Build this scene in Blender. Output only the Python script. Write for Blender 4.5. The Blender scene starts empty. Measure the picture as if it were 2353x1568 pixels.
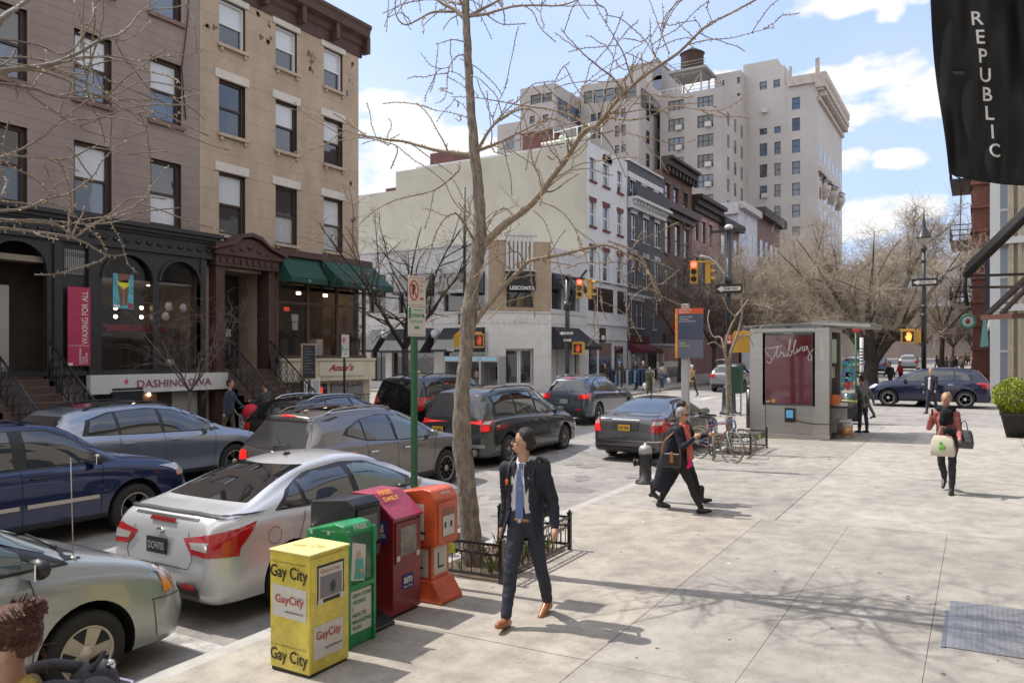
import bpy,bmesh,math,random
from mathutils import Vector,Matrix,noise as mnoise
from mathutils.bvhtree import BVHTree
R=math.radians
SC=bpy.context.scene
COL=SC.collection
# camera
CAM_H=2.57
YAW=math.atan((2250.0-1176.0)/1800.0)
cd=bpy.data.cameras.new("camera")
cam=bpy.data.objects.new("camera",cd);COL.objects.link(cam)
cam.location=(0,0,CAM_H)
cam.rotation_euler=(R(90),0,YAW)
cd.sensor_width=36.0;cd.lens=27.55;cd.shift_y=0.0132
cd.clip_start=0.05;cd.clip_end=3000
cd.dof.use_dof=True;cd.dof.focus_distance=8.5;cd.dof.aperture_fstop=4.0
SC.camera=cam
# light, sky, exposure
SUN_EL=R(57.0);SUN_DIR=Vector((-1.0,-0.045,0)).normalized()
sund=bpy.data.lights.new("sun",'SUN');sun=bpy.data.objects.new("sun",sund);COL.objects.link(sun)
sund.energy=3.45;sund.angle=R(0.53);sund.color=(1.0,0.95,0.88)
_t=Vector((SUN_DIR.x*math.cos(SUN_EL),SUN_DIR.y*math.cos(SUN_EL),math.sin(SUN_EL)))
sun.rotation_euler=_t.to_track_quat('Z','Y').to_euler()
SC.view_settings.view_transform='Standard';SC.view_settings.look='None'
SC.view_settings.exposure=0.40;SC.view_settings.gamma=1.0
SC.cycles.max_bounces=6;SC.cycles.transparent_max_bounces=12
SC.cycles.caustics_reflective=False;SC.cycles.caustics_refractive=False
def px_dir(x,y):
 a=(x-1176)/1800.0;s,c=math.sin(YAW),math.cos(YAW)
 v=Vector((-s+a*c,c+a*s,-(y-815)/1800.0)).normalized()
 return math.atan2(v.x,v.y),math.asin(v.z)
world=bpy.data.worlds.new("World");SC.world=world;world.use_nodes=True
def build_world():
 nt=world.node_tree;N=nt.nodes;L=nt.links
 N.clear()
 out=N.new('ShaderNodeOutputWorld');bg=N.new('ShaderNodeBackground');L.new(bg.outputs[0],out.inputs[0])
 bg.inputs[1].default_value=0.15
 sky=N.new('ShaderNodeTexSky');sky.sky_type='NISHITA';sky.sun_disc=False
 sky.sun_elevation=SUN_EL;sky.sun_rotation=math.atan2(SUN_DIR.x,SUN_DIR.y)
 sky.air_density=1.1;sky.dust_density=2.2;sky.ozone_density=1.2
 def m(op,a,b=None,c=None,clamp=False):
  n=N.new('ShaderNodeMath');n.operation=op;n.use_clamp=clamp
  for i,q in enumerate((a,b,c)):
   if q is None:continue
   if isinstance(q,(int,float)):n.inputs[i].default_value=q
   else:L.new(q,n.inputs[i])
  return n.outputs[0]
 tc=N.new('ShaderNodeTexCoord');sp=N.new('ShaderNodeSeparateXYZ');L.new(tc.outputs['Generated'],sp.inputs[0])
 az=m('ARCTAN2',sp.outputs[0],sp.outputs[1]);el=m('ARCSINE',sp.outputs[2])
 nz=N.new('ShaderNodeTexNoise');nz.inputs['Scale'].default_value=13.0;nz.inputs['Detail'].default_value=9;nz.inputs['Roughness'].default_value=0.55
 cb=N.new('ShaderNodeCombineXYZ');L.new(az,cb.inputs[0]);L.new(m('MULTIPLY',el,1.9),cb.inputs[1]);L.new(cb.outputs[0],nz.inputs['Vector'])
 nf=m('SUBTRACT',nz.outputs[0],0.5)
 tot=None
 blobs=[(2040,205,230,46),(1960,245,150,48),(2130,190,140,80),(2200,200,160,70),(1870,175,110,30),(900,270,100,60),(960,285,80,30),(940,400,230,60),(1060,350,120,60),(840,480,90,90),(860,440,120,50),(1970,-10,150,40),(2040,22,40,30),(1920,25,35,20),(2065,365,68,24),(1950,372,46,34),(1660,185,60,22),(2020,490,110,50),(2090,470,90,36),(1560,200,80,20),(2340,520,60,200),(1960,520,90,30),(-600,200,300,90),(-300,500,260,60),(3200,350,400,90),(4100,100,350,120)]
 for(x,y,rx,ry)in blobs:
  a0,e0=px_dir(x,y);k=1/1800.0
  aa=((x-1176)/1800.0);sc=1/(1+aa*aa)
  ra,re=rx*k*sc*1.05,ry*k*math.sqrt(sc)*1.05
  u=m('MULTIPLY',m('SUBTRACT',az,a0),1/ra);v=m('MULTIPLY',m('SUBTRACT',el,e0),1/re)
  r2=m('ADD',m('MULTIPLY',u,u),m('MULTIPLY',v,v))
  q=m('SUBTRACT',1.0,r2)
  tot=q if tot is None else m('SMOOTH_MAX',tot,q,0.25)
 n2=N.new('ShaderNodeTexNoise');n2 .inputs['Scale'].default_value=3.0;n2 .inputs['Detail'].default_value=6
 L.new(cb.outputs[0],n2 .inputs['Vector'])
 tot=m('ADD',tot,m('MULTIPLY',nf,5.5))
 mask=N.new('ShaderNodeMapRange');mask.interpolation_type='SMOOTHSTEP';L.new(tot,mask.inputs[0])
 mask.inputs[1].default_value=-0.25;mask.inputs[2].default_value=0.75
 wisp=N.new('ShaderNodeMapRange');L.new(n2 .outputs[0],wisp.inputs[0]);wisp.inputs[1].default_value=0.42;wisp.inputs[2].default_value=0.8
 wisp.inputs[4].default_value=0.35
 mk=m('MAXIMUM',mask.outputs[0],wisp.outputs[0])
 veil=N.new('ShaderNodeMix');veil.data_type='RGBA';veil.inputs[0].default_value=0.5
 L.new(sky.outputs[0],veil.inputs[6]);veil.inputs[7].default_value=(3.5,4.5,7.2,1)
 cl=N.new('ShaderNodeMix');cl.data_type='RGBA';L.new(mk,cl.inputs[0]);L.new(veil.outputs[2],cl.inputs[6])
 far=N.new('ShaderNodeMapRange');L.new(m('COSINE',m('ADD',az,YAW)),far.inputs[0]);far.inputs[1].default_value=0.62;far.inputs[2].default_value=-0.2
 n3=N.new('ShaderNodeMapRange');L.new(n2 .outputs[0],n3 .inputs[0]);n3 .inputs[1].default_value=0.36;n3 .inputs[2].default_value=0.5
 fill_cloud=m('MULTIPLY',far.outputs[0],n3 .outputs[0]);cl.inputs[7].default_value=(5.2,5.25,5.3,1)
 c2=N.new('ShaderNodeMix');c2 .data_type='RGBA';L.new(fill_cloud,c2 .inputs[0]);c2 .inputs[7].default_value=(7.2,7.1,7.0,1)  # bright clouds outside the view, added to fill light onto the shaded facades
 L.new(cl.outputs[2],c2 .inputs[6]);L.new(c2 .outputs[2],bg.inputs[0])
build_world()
# terrain heights and a pixel-ray helper with real distances
def gy(Y):return 0.012*max(-40.0,min(Y,175.0))
def zside(X,Y):return 0.02*(X+5.6)+gy(Y)
def zroad(X,Y):return-0.15+gy(Y)
def zfar(X,Y):return-0.02+gy(Y)
_s,_c=math.sin(YAW),math.cos(YAW)
def atX(x,y,X):
 a=(x-1176)/1800.0;kx=-_s+a*_c;ky=_c+a*_s;d=X/kx
 return Vector((X,d*ky,CAM_H-(y-815)*d/1800.0))
def atY(x,y,Y):
 a=(x-1176)/1800.0;kx=-_s+a*_c;ky=_c+a*_s;d=Y/ky
 return Vector((d*kx,Y,CAM_H-(y-815)*d/1800.0))
def atD(x,y,d):
 a=(x-1176)/1800.0
 return Vector((d*(-_s+a*_c),d*(_c+a*_s),CAM_H-(y-815)*d/1800.0))
# materials
MATS={}
def mat(name,col,rough=0.7,metal=0.0,var=0.0,vscale=3.0,bump=0.0,bscale=40.0,coat=0.0,spec=0.5,emit=None,es=1.0,var2=None,stretch=None,alpha=None):
 if name in MATS:return MATS[name]
 m=bpy.data.materials.new(name);m.use_nodes=True;MATS[name]=m
 nt=m.node_tree;N=nt.nodes;L=nt.links;b=N['Principled BSDF']
 c4=(col[0],col[1],col[2],1)
 b.inputs['Base Color'].default_value=c4;b.inputs['Roughness'].default_value=rough;b.inputs['Metallic'].default_value=metal
 b.inputs['Specular IOR Level'].default_value=spec;b.inputs['Coat Weight'].default_value=coat;b.inputs['Coat Roughness'].default_value=0.04
 if alpha is not None:b.inputs['Alpha'].default_value=alpha
 if emit:
  b.inputs['Emission Color'].default_value=(*emit,1);b.inputs['Emission Strength'].default_value=es
 vec=None
 if var or bump:
  tc=N.new('ShaderNodeTexCoord');vec=tc.outputs['Object']
  if stretch:
   mp=N.new('ShaderNodeMapping');mp.inputs['Scale'].default_value=stretch;L.new(vec,mp.inputs[0]);vec=mp.outputs[0]
 if var:
  n=N.new('ShaderNodeTexNoise');n.inputs['Scale'].default_value=vscale;n.inputs['Detail'].default_value=7;n.inputs['Roughness'].default_value=0.65;L.new(vec,n.inputs['Vector'])
  r=N.new('ShaderNodeMapRange');L.new(n.outputs[0],r.inputs[0]);r.inputs[1].default_value=0.32;r.inputs[2].default_value=0.68
  mx=N.new('ShaderNodeMix');mx.data_type='RGBA';L.new(r.outputs[0],mx.inputs[0])
  lo=var2 if var2 else tuple(q*(1-var)for q in col)
  mx.inputs[6].default_value=(*lo,1);mx.inputs[7].default_value=(*[min(1,q*(1+var*0.5))for q in col],1)
  L.new(mx.outputs[2],b.inputs['Base Color'])
 if bump:
  n=N.new('ShaderNodeTexNoise');n.inputs['Scale'].default_value=bscale;n.inputs['Detail'].default_value=5;L.new(vec,n.inputs['Vector'])
  bp=N.new('ShaderNodeBump');bp.inputs['Strength'].default_value=bump;bp.inputs['Distance'].default_value=0.02;L.new(n.outputs[0],bp.inputs['Height']);L.new(bp.outputs[0],b.inputs['Normal'])
 return m
def concrete(name,col,stain=0.25):
 m=mat(name,col,0.9,bump=0.25,bscale=150);nt=m.node_tree;N=nt.nodes;L=nt.links;b=N['Principled BSDF'];tc=N.new('ShaderNodeTexCoord');out=None
 for sc,lo,hi,a,c in((0.55,.35,.65,1-stain*.6,1.04),(3.5,.30,.62,1-stain,1.03),(28,.30,.45,.86,1.0),(160,.3,.7,.93,1.06)):
  n=N.new('ShaderNodeTexNoise');n.inputs['Scale'].default_value=sc;n.inputs['Detail'].default_value=6;n.inputs['Roughness'].default_value=.62;L.new(tc.outputs['Object'],n.inputs['Vector'])
  r=N.new('ShaderNodeMapRange');L.new(n.outputs[0],r.inputs[0]);r.inputs[1].default_value=lo;r.inputs[2].default_value=hi;r.inputs[3].default_value=a;r.inputs[4].default_value=c
  mx=N.new('ShaderNodeMix');mx.data_type='RGBA';mx.blend_type='MULTIPLY';mx.inputs[0].default_value=1
  if out is None:mx.inputs[6].default_value=(*col,1)
  else:L.new(out,mx.inputs[6])
  L.new(r.outputs[0],mx.inputs[7]);out=mx.outputs[2]
 L.new(out,b.inputs['Base Color']);return m
def brick(name,c1,c2,mortar,bw=0.22,bh=0.075,msize=0.008,rough=0.85,bump=0.4,var=0.25,ms=3.0):
 if name in MATS:return MATS[name]
 m=bpy.data.materials.new(name);m.use_nodes=True;MATS[name]=m
 nt=m.node_tree;N=nt.nodes;L=nt.links;b=N['Principled BSDF'];b.inputs['Roughness'].default_value=rough
 tc=N.new('ShaderNodeTexCoord');sp=N.new('ShaderNodeSeparateXYZ');L.new(tc.outputs['Object'],sp.inputs[0])
 ad=N.new('ShaderNodeMath');L.new(sp.outputs[0],ad.inputs[0]);L.new(sp.outputs[1],ad.inputs[1])
 cb=N.new('ShaderNodeCombineXYZ');L.new(ad.outputs[0],cb.inputs[0]);L.new(sp.outputs[2],cb.inputs[1])
 bt=N.new('ShaderNodeTexBrick');L.new(cb.outputs[0],bt.inputs['Vector']);bt.inputs['Scale'].default_value=1.0
 bt.inputs['Color1'].default_value=(*c1,1);bt.inputs['Color2'].default_value=(*c2,1);bt.inputs['Mortar'].default_value=(*mortar,1)
 bt.inputs['Brick Width'].default_value=bw;bt.inputs['Row Height'].default_value=bh;bt.inputs['Mortar Size'].default_value=msize
 n=N.new('ShaderNodeTexNoise');n.inputs['Scale'].default_value=ms;n.inputs['Detail'].default_value=8;n.inputs['Roughness'].default_value=0.6;L.new(tc.outputs['Object'],n.inputs['Vector'])
 r=N.new('ShaderNodeMapRange');L.new(n.outputs[0],r.inputs[0]);r.inputs[1].default_value=0.3;r.inputs[2].default_value=0.7;r.inputs[3].default_value=1-var;r.inputs[4].default_value=1+var*0.4
 mx=N.new('ShaderNodeMix');mx.data_type='RGBA';mx.blend_type='MULTIPLY';mx.inputs[0].default_value=1;L.new(bt.outputs[0],mx.inputs[6]);L.new(r.outputs[0],mx.inputs[7]);L.new(mx.outputs[2],b.inputs['Base Color'])
 bp=N.new('ShaderNodeBump');bp.invert=True;bp.inputs['Strength'].default_value=bump;bp.inputs['Distance'].default_value=0.01;L.new(bt.outputs['Fac'],bp.inputs['Height']);L.new(bp.outputs[0],b.inputs['Normal'])
 return m
def glassmat(name,tint=(0.02,0.025,0.03),clear=0.0,rough=0.02,var=0.0):
 if name in MATS:return MATS[name]
 m=bpy.data.materials.new(name);m.use_nodes=True;MATS[name]=m
 nt=m.node_tree;N=nt.nodes;L=nt.links;b=N['Principled BSDF']
 b.inputs['Base Color'].default_value=(*tint,1);b.inputs['Roughness'].default_value=rough;b.inputs['IOR'].default_value=1.52
 b.inputs['Specular IOR Level'].default_value=0.9;b.inputs['Coat Weight'].default_value=0.6
 if clear:b.inputs['Alpha'].default_value=1-clear
 if var:
  tc=N.new('ShaderNodeTexCoord');n=N.new('ShaderNodeTexNoise');n.inputs['Scale'].default_value=1.3;L.new(tc.outputs['Object'],n.inputs['Vector'])
  bp=N.new('ShaderNodeBump');bp.inputs['Strength'].default_value=var;bp.inputs['Distance'].default_value=0.03;L.new(n.outputs[0],bp.inputs['Height']);L.new(bp.outputs[0],b.inputs['Normal'])
 return m
# mesh builder
WORLDROOT=set()
class MB:
 def __init__(s):s.v=[];s.f=[];s.mi=[];s.sm=[];s.M=None
 def add(s,vs,fs,m=0,sm=False):
  o=len(s.v)
  if s.M is not None:vs=[s.M@Vector(q)for q in vs]
  s.v.extend([tuple(q)for q in vs])
  for f in fs:s.f.append(tuple(i+o for i in f));s.mi.append(m);s.sm.append(sm)
 def box(s,x0,x1,y0,y1,z0,z1,m=0):
  if x0>x1:x0,x1=x1,x0
  if y0>y1:y0,y1=y1,y0
  if z0>z1:z0,z1=z1,z0
  s.add([(x0,y0,z0),(x1,y0,z0),(x1,y1,z0),(x0,y1,z0),(x0,y0,z1),(x1,y0,z1),(x1,y1,z1),(x0,y1,z1)],[(3,2,1,0),(4,5,6,7),(0,1,5,4),(1,2,6,5),(2,3,7,6),(3,0,4,7)],m)
 def prism(s,pts,O,U,V,D,m=0,sm=False):
  O,U,V,D=map(Vector,(O,U,V,D));n=len(pts)
  a=[O+U*p[0]+V*p[1]for p in pts];b=[q+D for q in a]
  fl=U.cross(V).dot(D)>0
  side=[(i,(i+1)%n,n+(i+1)%n,n+i)for i in range(n)]
  if fl:fs=[tuple(range(n-1,-1,-1)),tuple(range(n,2*n))]+side
  else:fs=[tuple(range(n)),tuple(range(2*n-1,n-1,-1))]+[tuple(reversed(q))for q in side]
  s.add(a+b,fs[:2],m);o=len(s.v)-2*n
  for q in fs[2:]:s.f.append(tuple(i+o for i in q));s.mi.append(m);s.sm.append(sm)
 def bar(s,p0,p1,w,h=None,up=(0,0,1),m=0):
  p0,p1=Vector(p0),Vector(p1);d=(p1-p0);h=h or w
  sd=d.cross(Vector(up));
  if sd.length<1e-6:sd=d.cross(Vector((1,0,0)))
  sd.normalize();u=sd.cross(d).normalized()
  s.prism([(-w/2,-h/2),(w/2,-h/2),(w/2,h/2),(-w/2,h/2)],p0,sd,u,d,m)
 def tube(s,pts,rad,n=8,m=0,caps=True,sm=True):
  pts=[Vector(p)for p in pts];k=len(pts)
  if isinstance(rad,(int,float)):rad=[rad]*k
  t0=(pts[1]-pts[0]).normalized();ref=Vector((0,0,1))if abs(t0 .z)<0.9 else Vector((1,0,0))
  u=t0 .cross(ref).normalized();vs=[]
  for i,p in enumerate(pts):
   t=((pts[min(i+1,k-1)]-pts[max(i-1,0)]));t=t.normalized()if t.length>1e-9 else t0
   u=(u-t*u.dot(t));u=u.normalized()if u.length>1e-6 else t.orthogonal().normalized();w=t.cross(u)
   for j in range(n):
    a=2*math.pi*j/n;vs.append(p+(u*math.cos(a)+w*math.sin(a))*rad[i])
  fs=[(i*n+j,i*n+(j+1)%n,(i+1)*n+(j+1)%n,(i+1)*n+j)for i in range(k-1)for j in range(n)]
  s.add(vs,fs,m,sm)
  if caps:
   o=len(s.v)-len(vs)
   s.f.append(tuple(o+j for j in range(n-1,-1,-1)));s.f.append(tuple(o+(k-1)*n+j for j in range(n)));s.mi+=[m,m];s.sm+=[False,False]
 def cyl(s,p0,p1,r,r2=None,n=16,m=0,sm=True):s.tube([p0,p1],[r,r if r2 is None else r2],n,m,True,sm)
 def lathe(s,prof,c=(0,0,0),n=20,m=0,sm=True):
  c=Vector(c);k=len(prof)
  vs=[c+Vector((r*math.cos(2*math.pi*j/n),r*math.sin(2*math.pi*j/n),z))for r,z in prof for j in range(n)]
  fs=[(i*n+j,i*n+(j+1)%n,(i+1)*n+(j+1)%n,(i+1)*n+j)for i in range(k-1)for j in range(n)]
  s.add(vs,fs,m,sm);o=len(s.v)-len(vs)
  s.f.append(tuple(o+j for j in range(n-1,-1,-1)));s.f.append(tuple(o+(k-1)*n+j for j in range(n)));s.mi+=[m,m];s.sm+=[False,False]
 def ball(s,c,r,n=12,m=0):
  if isinstance(r,(int,float)):r=(r,r,r)
  h=n//2;vs=[];c=Vector(c)
  for i in range(h+1):
   a=math.pi*i/h
   for j in range(n):
    b=2*math.pi*j/n;vs.append(c+Vector((r[0]*math.sin(a)*math.cos(b),r[1]*math.sin(a)*math.sin(b),-r[2]*math.cos(a))))
  s.add(vs,[(i*n+j,i*n+(j+1)%n,(i+1)*n+(j+1)%n,(i+1)*n+j)for i in range(h)for j in range(n)],m,True)
 def quad(s,a,b,c,d,m=0):s.add([a,b,c,d],[(0,1,2,3)],m)
 def mesh(s,name,mats):
  me=bpy.data.meshes.new(name);me.from_pydata(s.v,[],s.f)
  for q in mats:me.materials.append(q)
  me.polygons.foreach_set('material_index',s.mi);me.polygons.foreach_set('use_smooth',s.sm)
  me.update();return me
 def build(s,name,mats,parent=None,bevel=0,seg=2,angle=None,fixn=False):
  if not isinstance(mats,(list,tuple)):mats=[mats]
  me=s.mesh(name,mats)
  if fixn:
   bm=bmesh.new();bm.from_mesh(me);bmesh.ops.recalc_face_normals(bm,faces=bm.faces);bm.to_mesh(me);bm.free()
  if angle:
   me.polygons.foreach_set('use_smooth',[True]*len(me.polygons));me.set_sharp_from_angle(angle=R(angle))
  o=obj(name,me,parent)
  if bevel:
   b=o.modifiers.new('b','BEVEL');b.width=bevel;b.segments=seg;b.limit_method='ANGLE';b.angle_limit=R(40)
  return o
def obj(name,me,parent=None):
 o=bpy.data.objects.new(name,me);COL.objects.link(o)
 if parent is not None:
  o.parent=parent;root=parent
  while root.parent is not None:root=root.parent
  if parent in WORLDROOT or root in WORLDROOT:
   if parent is root:o.matrix_parent_inverse=root.matrix_basis.inverted()
 return o
def tag(o,label=None,cat=None,group=None,kind=None):
 if label:o['label']=label
 if cat:o['category']=cat
 if group:o['group']=group
 if kind:o['kind']=kind
 return o
def thing(name,label,cat,loc=(0,0,0),rz=0.0,group=None,world=False):
 o=bpy.data.objects.new(name,None);COL.objects.link(o);o.empty_display_size=0.3
 o.location=loc;o.rotation_euler=(0,0,rz)
 if world:WORLDROOT.add(o)
 return tag(o,label,cat,group)
def kids(o):return[c for c in COL.objects if c.parent==o]
def copy_tree(o,parent=None,cache=None):
 c=o.copy();COL.objects.link(c)
 if parent is not None:c.parent=parent
 for ch in list(o.children):copy_tree(ch,c)
 return c
_txt={}
def text_mesh(body,bold=0.0,shear=0.0,space=1.0,ext=0.0):
 k=(body,bold,shear,space,ext)
 if k in _txt:return _txt[k]
 cu=bpy.data.curves.new('lettering','FONT');cu.body=body;cu.size=1;cu.offset=bold;cu.shear=shear;cu.space_character=space
 cu.extrude=ext;cu.resolution_u=3;cu.align_x='LEFT'
 o=bpy.data.objects.new('lettering',cu);COL.objects.link(o)
 dg=bpy.context.evaluated_depsgraph_get();me=bpy.data.meshes.new_from_object(o.evaluated_get(dg))
 bpy.data.objects.remove(o);_txt[k]=me;return me
def text(mb,body,O,U,V,width=None,height=None,m=0,bold=0.0,shear=0.0,space=1.0,ext=0.004,center=False):
 """lettering as geometry: bounding box fitted to width and/or height, lower left corner at O"""
 me=text_mesh(body,bold,shear,space,0.0)
 if not len(me.vertices):return
 xs=[v.co.x for v in me.vertices];ys=[v.co.y for v in me.vertices]
 x0,x1,y0,y1=min(xs),max(xs),min(ys),max(ys)
 sx=width/(x1-x0)if width else None;sy=height/(y1-y0)if height else None
 sx=sx or sy;sy=sy or sx
 U,V,O=Vector(U).normalized(),Vector(V).normalized(),Vector(O);Nn=U.cross(V)
 if center:O=O-U*(x1-x0)*sx/2
 mb.add([O+U*(v.co.x-x0)*sx+V*(v.co.y-y0)*sy+Nn*ext for v in me.vertices],[tuple(p.vertices)for p in me.polygons],m)
# the ground
asphalt=concrete('asphalt',(0.345,0.322,0.30),0.3)
c_beige=concrete('concrete_beige',(0.45,0.405,0.345),0.34)
c_grey=concrete('concrete_grey',(0.40,0.37,0.33),0.32)
c_light=concrete('concrete_light',(0.45,0.42,0.375),0.3)
c_dirt=mat('joint_dirt',(0.20,0.175,0.15),0.95)
kerb_m=mat('kerb_stone',(0.44,0.42,0.39),0.85,var=0.2,vscale=5,bump=0.3,bscale=60)
paint_w=mat('road_paint',(0.50,0.48,0.45),0.8,var=0.45,vscale=5,var2=(0.24,0.23,0.22))
def strips(b,ys,xs,zf,m,top=0.0):
 for y0,y1 in zip(ys,ys[1:]):
  for x0,x1 in zip(xs,xs[1:]):
   b.quad((x0,y0,zf(x0,y0)+top),(x1,y0,zf(x1,y0)+top),(x1,y1,zf(x1,y1)+top),(x0,y1,zf(x0,y1)+top),m)
b=MB();strips(b,[-900,-40,0,40,175,1400],[-900,-60,-16,-5.6,60,900],zroad,0)
tag(b.build('road',[asphalt]),kind='structure')
def slab(b,x0,x1,y0,y1,m,zf=zside,th=0.14,g=0.006):
 x0+=g;x1-=g;y0+=g;y1-=g
 z=[zf(x0,y0),zf(x1,y0),zf(x1,y1),zf(x0,y1)]
 b.add([(x0,y0,z[0]-th),(x1,y0,z[1]-th),(x1,y1,z[2]-th),(x0,y1,z[3]-th),(x0,y0,z[0]),(x1,y0,z[1]),(x1,y1,z[2]),(x0,y1,z[3])],[(3,2,1,0),(4,5,6,7),(0,1,5,4),(1,2,6,5),(2,3,7,6),(3,0,4,7)],m)
b=MB()
xs1=[-5.45,-2.70,-1.55,-0.36,0.9,2.6]
for(y0,y1)in((-14,-8),(-8,-2.5),(-2.5,1.8),(1.8,5.7),(5.7,11.63)):
 for i,(x0,x1)in enumerate(zip(xs1,xs1[1:])):
  slab(b,x0,x1,y0,y1,0 if i==0 else 1,g=0.005 if i in(0,)else 0.0022)
for(y0,y1)in((11.63,16.2),(16.2,20.9),(20.9,26.6)):
 for i,(x0,x1)in enumerate(((-5.45,-2.52),(-2.52,0.9),(0.9,2.6))):
  slab(b,x0,x1,y0,y1,1 if i==0 and y0<15 else(1 if i==0 else 2))
b.box(2.55,60,-60,12,-0.3,0.16,1);b.box(-5.45,2.6,-60,-14,-0.6,-0.17,1);slab(b,-8.9,-5.63,23.0,30.6,1,zf=lambda X,Y:gy(Y)-0.005);slab(b,-5.62,-4.9,26.8,30.6,1,zf=lambda X,Y:gy(Y)-0.005)
slab(b,2.55,60,12,26.6,1)
tag(b.build('pavement',[c_beige,c_grey,c_light]),kind='structure')
b=MB();strips(b,[-14,0,26.55],[-5.44,60],zside,0,-0.03);tag(b.build('ground',[c_dirt]),kind='structure')
b=MB()
for i in range(18):
 y0=-9+i*2.0;slab(b,-5.62,-5.45,y0,y0+2.0,0,zf=lambda X,Y:gy(Y)+0.0,th=0.3,g=0.003)
slab(b,-5.62,60,26.6,26.78,0,zf=lambda X,Y:gy(Y)+0.02*max(0,X+5.6)*1.0,th=0.3,g=0.002)
tag(b.build('kerb',[kerb_m]),kind='structure')
b=MB()
for(y0,y1)in((42.2,50),(50,60),(60,80),(80,110),(110,175)):
 for(x0,x1)in((-4.6,-1.0),(-1.0,2.6),(2.6,60)):slab(b,x0,x1,y0,y1,1,zf=lambda X,Y:gy(Y)+0.01)
tag(b.build('pavement',[c_beige,c_grey]),kind='structure')
b=MB()
for(y0,y1)in((-20,0),(0,5),(5,10),(10,15),(15,20),(20,25.2)):
 for(x0,x1)in((-18.2,-15.9),(-21.6,-18.2)):slab(b,x0,x1,y0,y1,1,zf=zfar)
slab(b,-80,-21.6,23.4,25.2,1,zf=zfar)
tag(b.build('pavement',[c_beige,c_grey]),kind='structure')
b=MB()
slab(b,-80,-16.4,37.0,41.4,1,zf=zfar);slab(b,-22.2,-16.4,41.4,175,1,zf=zfar)
tag(b.build('pavement',[c_beige,c_grey]),kind='structure')
b=MB()
def mark(x0,x1,y0,y1,dz=0.004):b.quad((x0,y0,zroad(x0,y0)+dz),(x1,y0,zroad(x1,y0)+dz),(x1,y1,zroad(x1,y1)+dz),(x0,y1,zroad(x0,y1)+dz))
mark(-7.9,-5.64,4.62,4.80);mark(-8.0,-7.86,4.1,5.2)
for i in range(5):mark(-9.9-i*1.25,-9.3-i*1.25,27.6,30.4)
for i in range(8):mark(-6.2-i*1.25,-5.6-i*1.25,38.4,41.4)
mark(-15.2,-6.0,26.6,26.9)
for i in range(6):mark(-19.4,-16.6,28.0+i*1.4,28.6+i*1.4)
tag(b.build('road_marking',[paint_w]),kind='structure')
b=MB()
random.seed(3)
for(cx,cy,rx,ry)in((-7.2,13.4,1.1,0.35),(-8.9,21.5,0.7,0.6),(-6.8,20.6,1.5,0.3)):
 pts=[(cx+rx*math.cos(a)*(1+random.uniform(-.18,.18)),cy+ry*math.sin(a)*(1+random.uniform(-.18,.18)))for a in[k*2*math.pi/18 for k in range(18)]]
 b.add([(x,y,zroad(x,y)+0.004)for x,y in pts],[tuple(range(18))])
tag(b.build('road_patch',[mat('asphalt_patch',(0.22,0.20,0.185),0.9,var=0.2,vscale=6,bump=0.4,bscale=90)]),kind='structure')
b=MB();random.seed(11)
for i in range(130):
 x=random.uniform(-5.2,2.0);y=random.uniform(2.5,14);r=random.uniform(0.008,0.022)
 b.add([(x+r*math.cos(a)*random.uniform(.7,1.3),y+r*math.sin(a)*random.uniform(.7,1.3),zside(x,y)+0.003)for a in[k*math.pi/3 for k in range(6)]],[(0,1,2,3,4,5)],0 if random.random()<0.88 else 1)
tag(b.build('gum_spots',[mat('gum',(0.14,0.12,0.11),0.8),mat('scrap',(0.75,0.73,0.7),0.8)]),kind='stuff',label='dark gum spots and small scraps trodden into the pale sidewalk',cat='litter')
# facade tools
g_dark=glassmat('pane_dark',(0.03,0.035,0.045),var=0.15)
g_blue=glassmat('pane_blue',(0.05,0.09,0.16),var=0.1)
g_shop=glassmat('shop_glass',(0.02,0.02,0.02),clear=0.62,rough=0.01);g_shop.node_tree.nodes['Principled BSDF'].inputs['Coat Weight'].default_value=0.0;g_shop.node_tree.nodes['Principled BSDF'].inputs['Specular IOR Level'].default_value=0.5
blind_w=mat('blind_white',(0.55,0.57,0.60),0.25,coat=0.7,var=0.1,vscale=3,stretch=(1,1,22))
curtain=mat('curtain_pale',(0.42,0.43,0.44),0.3,coat=0.7,var=0.35,vscale=3,stretch=(8,8,1))
f_dark=mat('frame_dark',(0.03,0.022,0.02),0.6)
f_white=mat('frame_white',(0.62,0.62,0.62),0.6)
f_brown=mat('frame_brown',(0.055,0.032,0.026),0.6,var=0.2)
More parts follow.
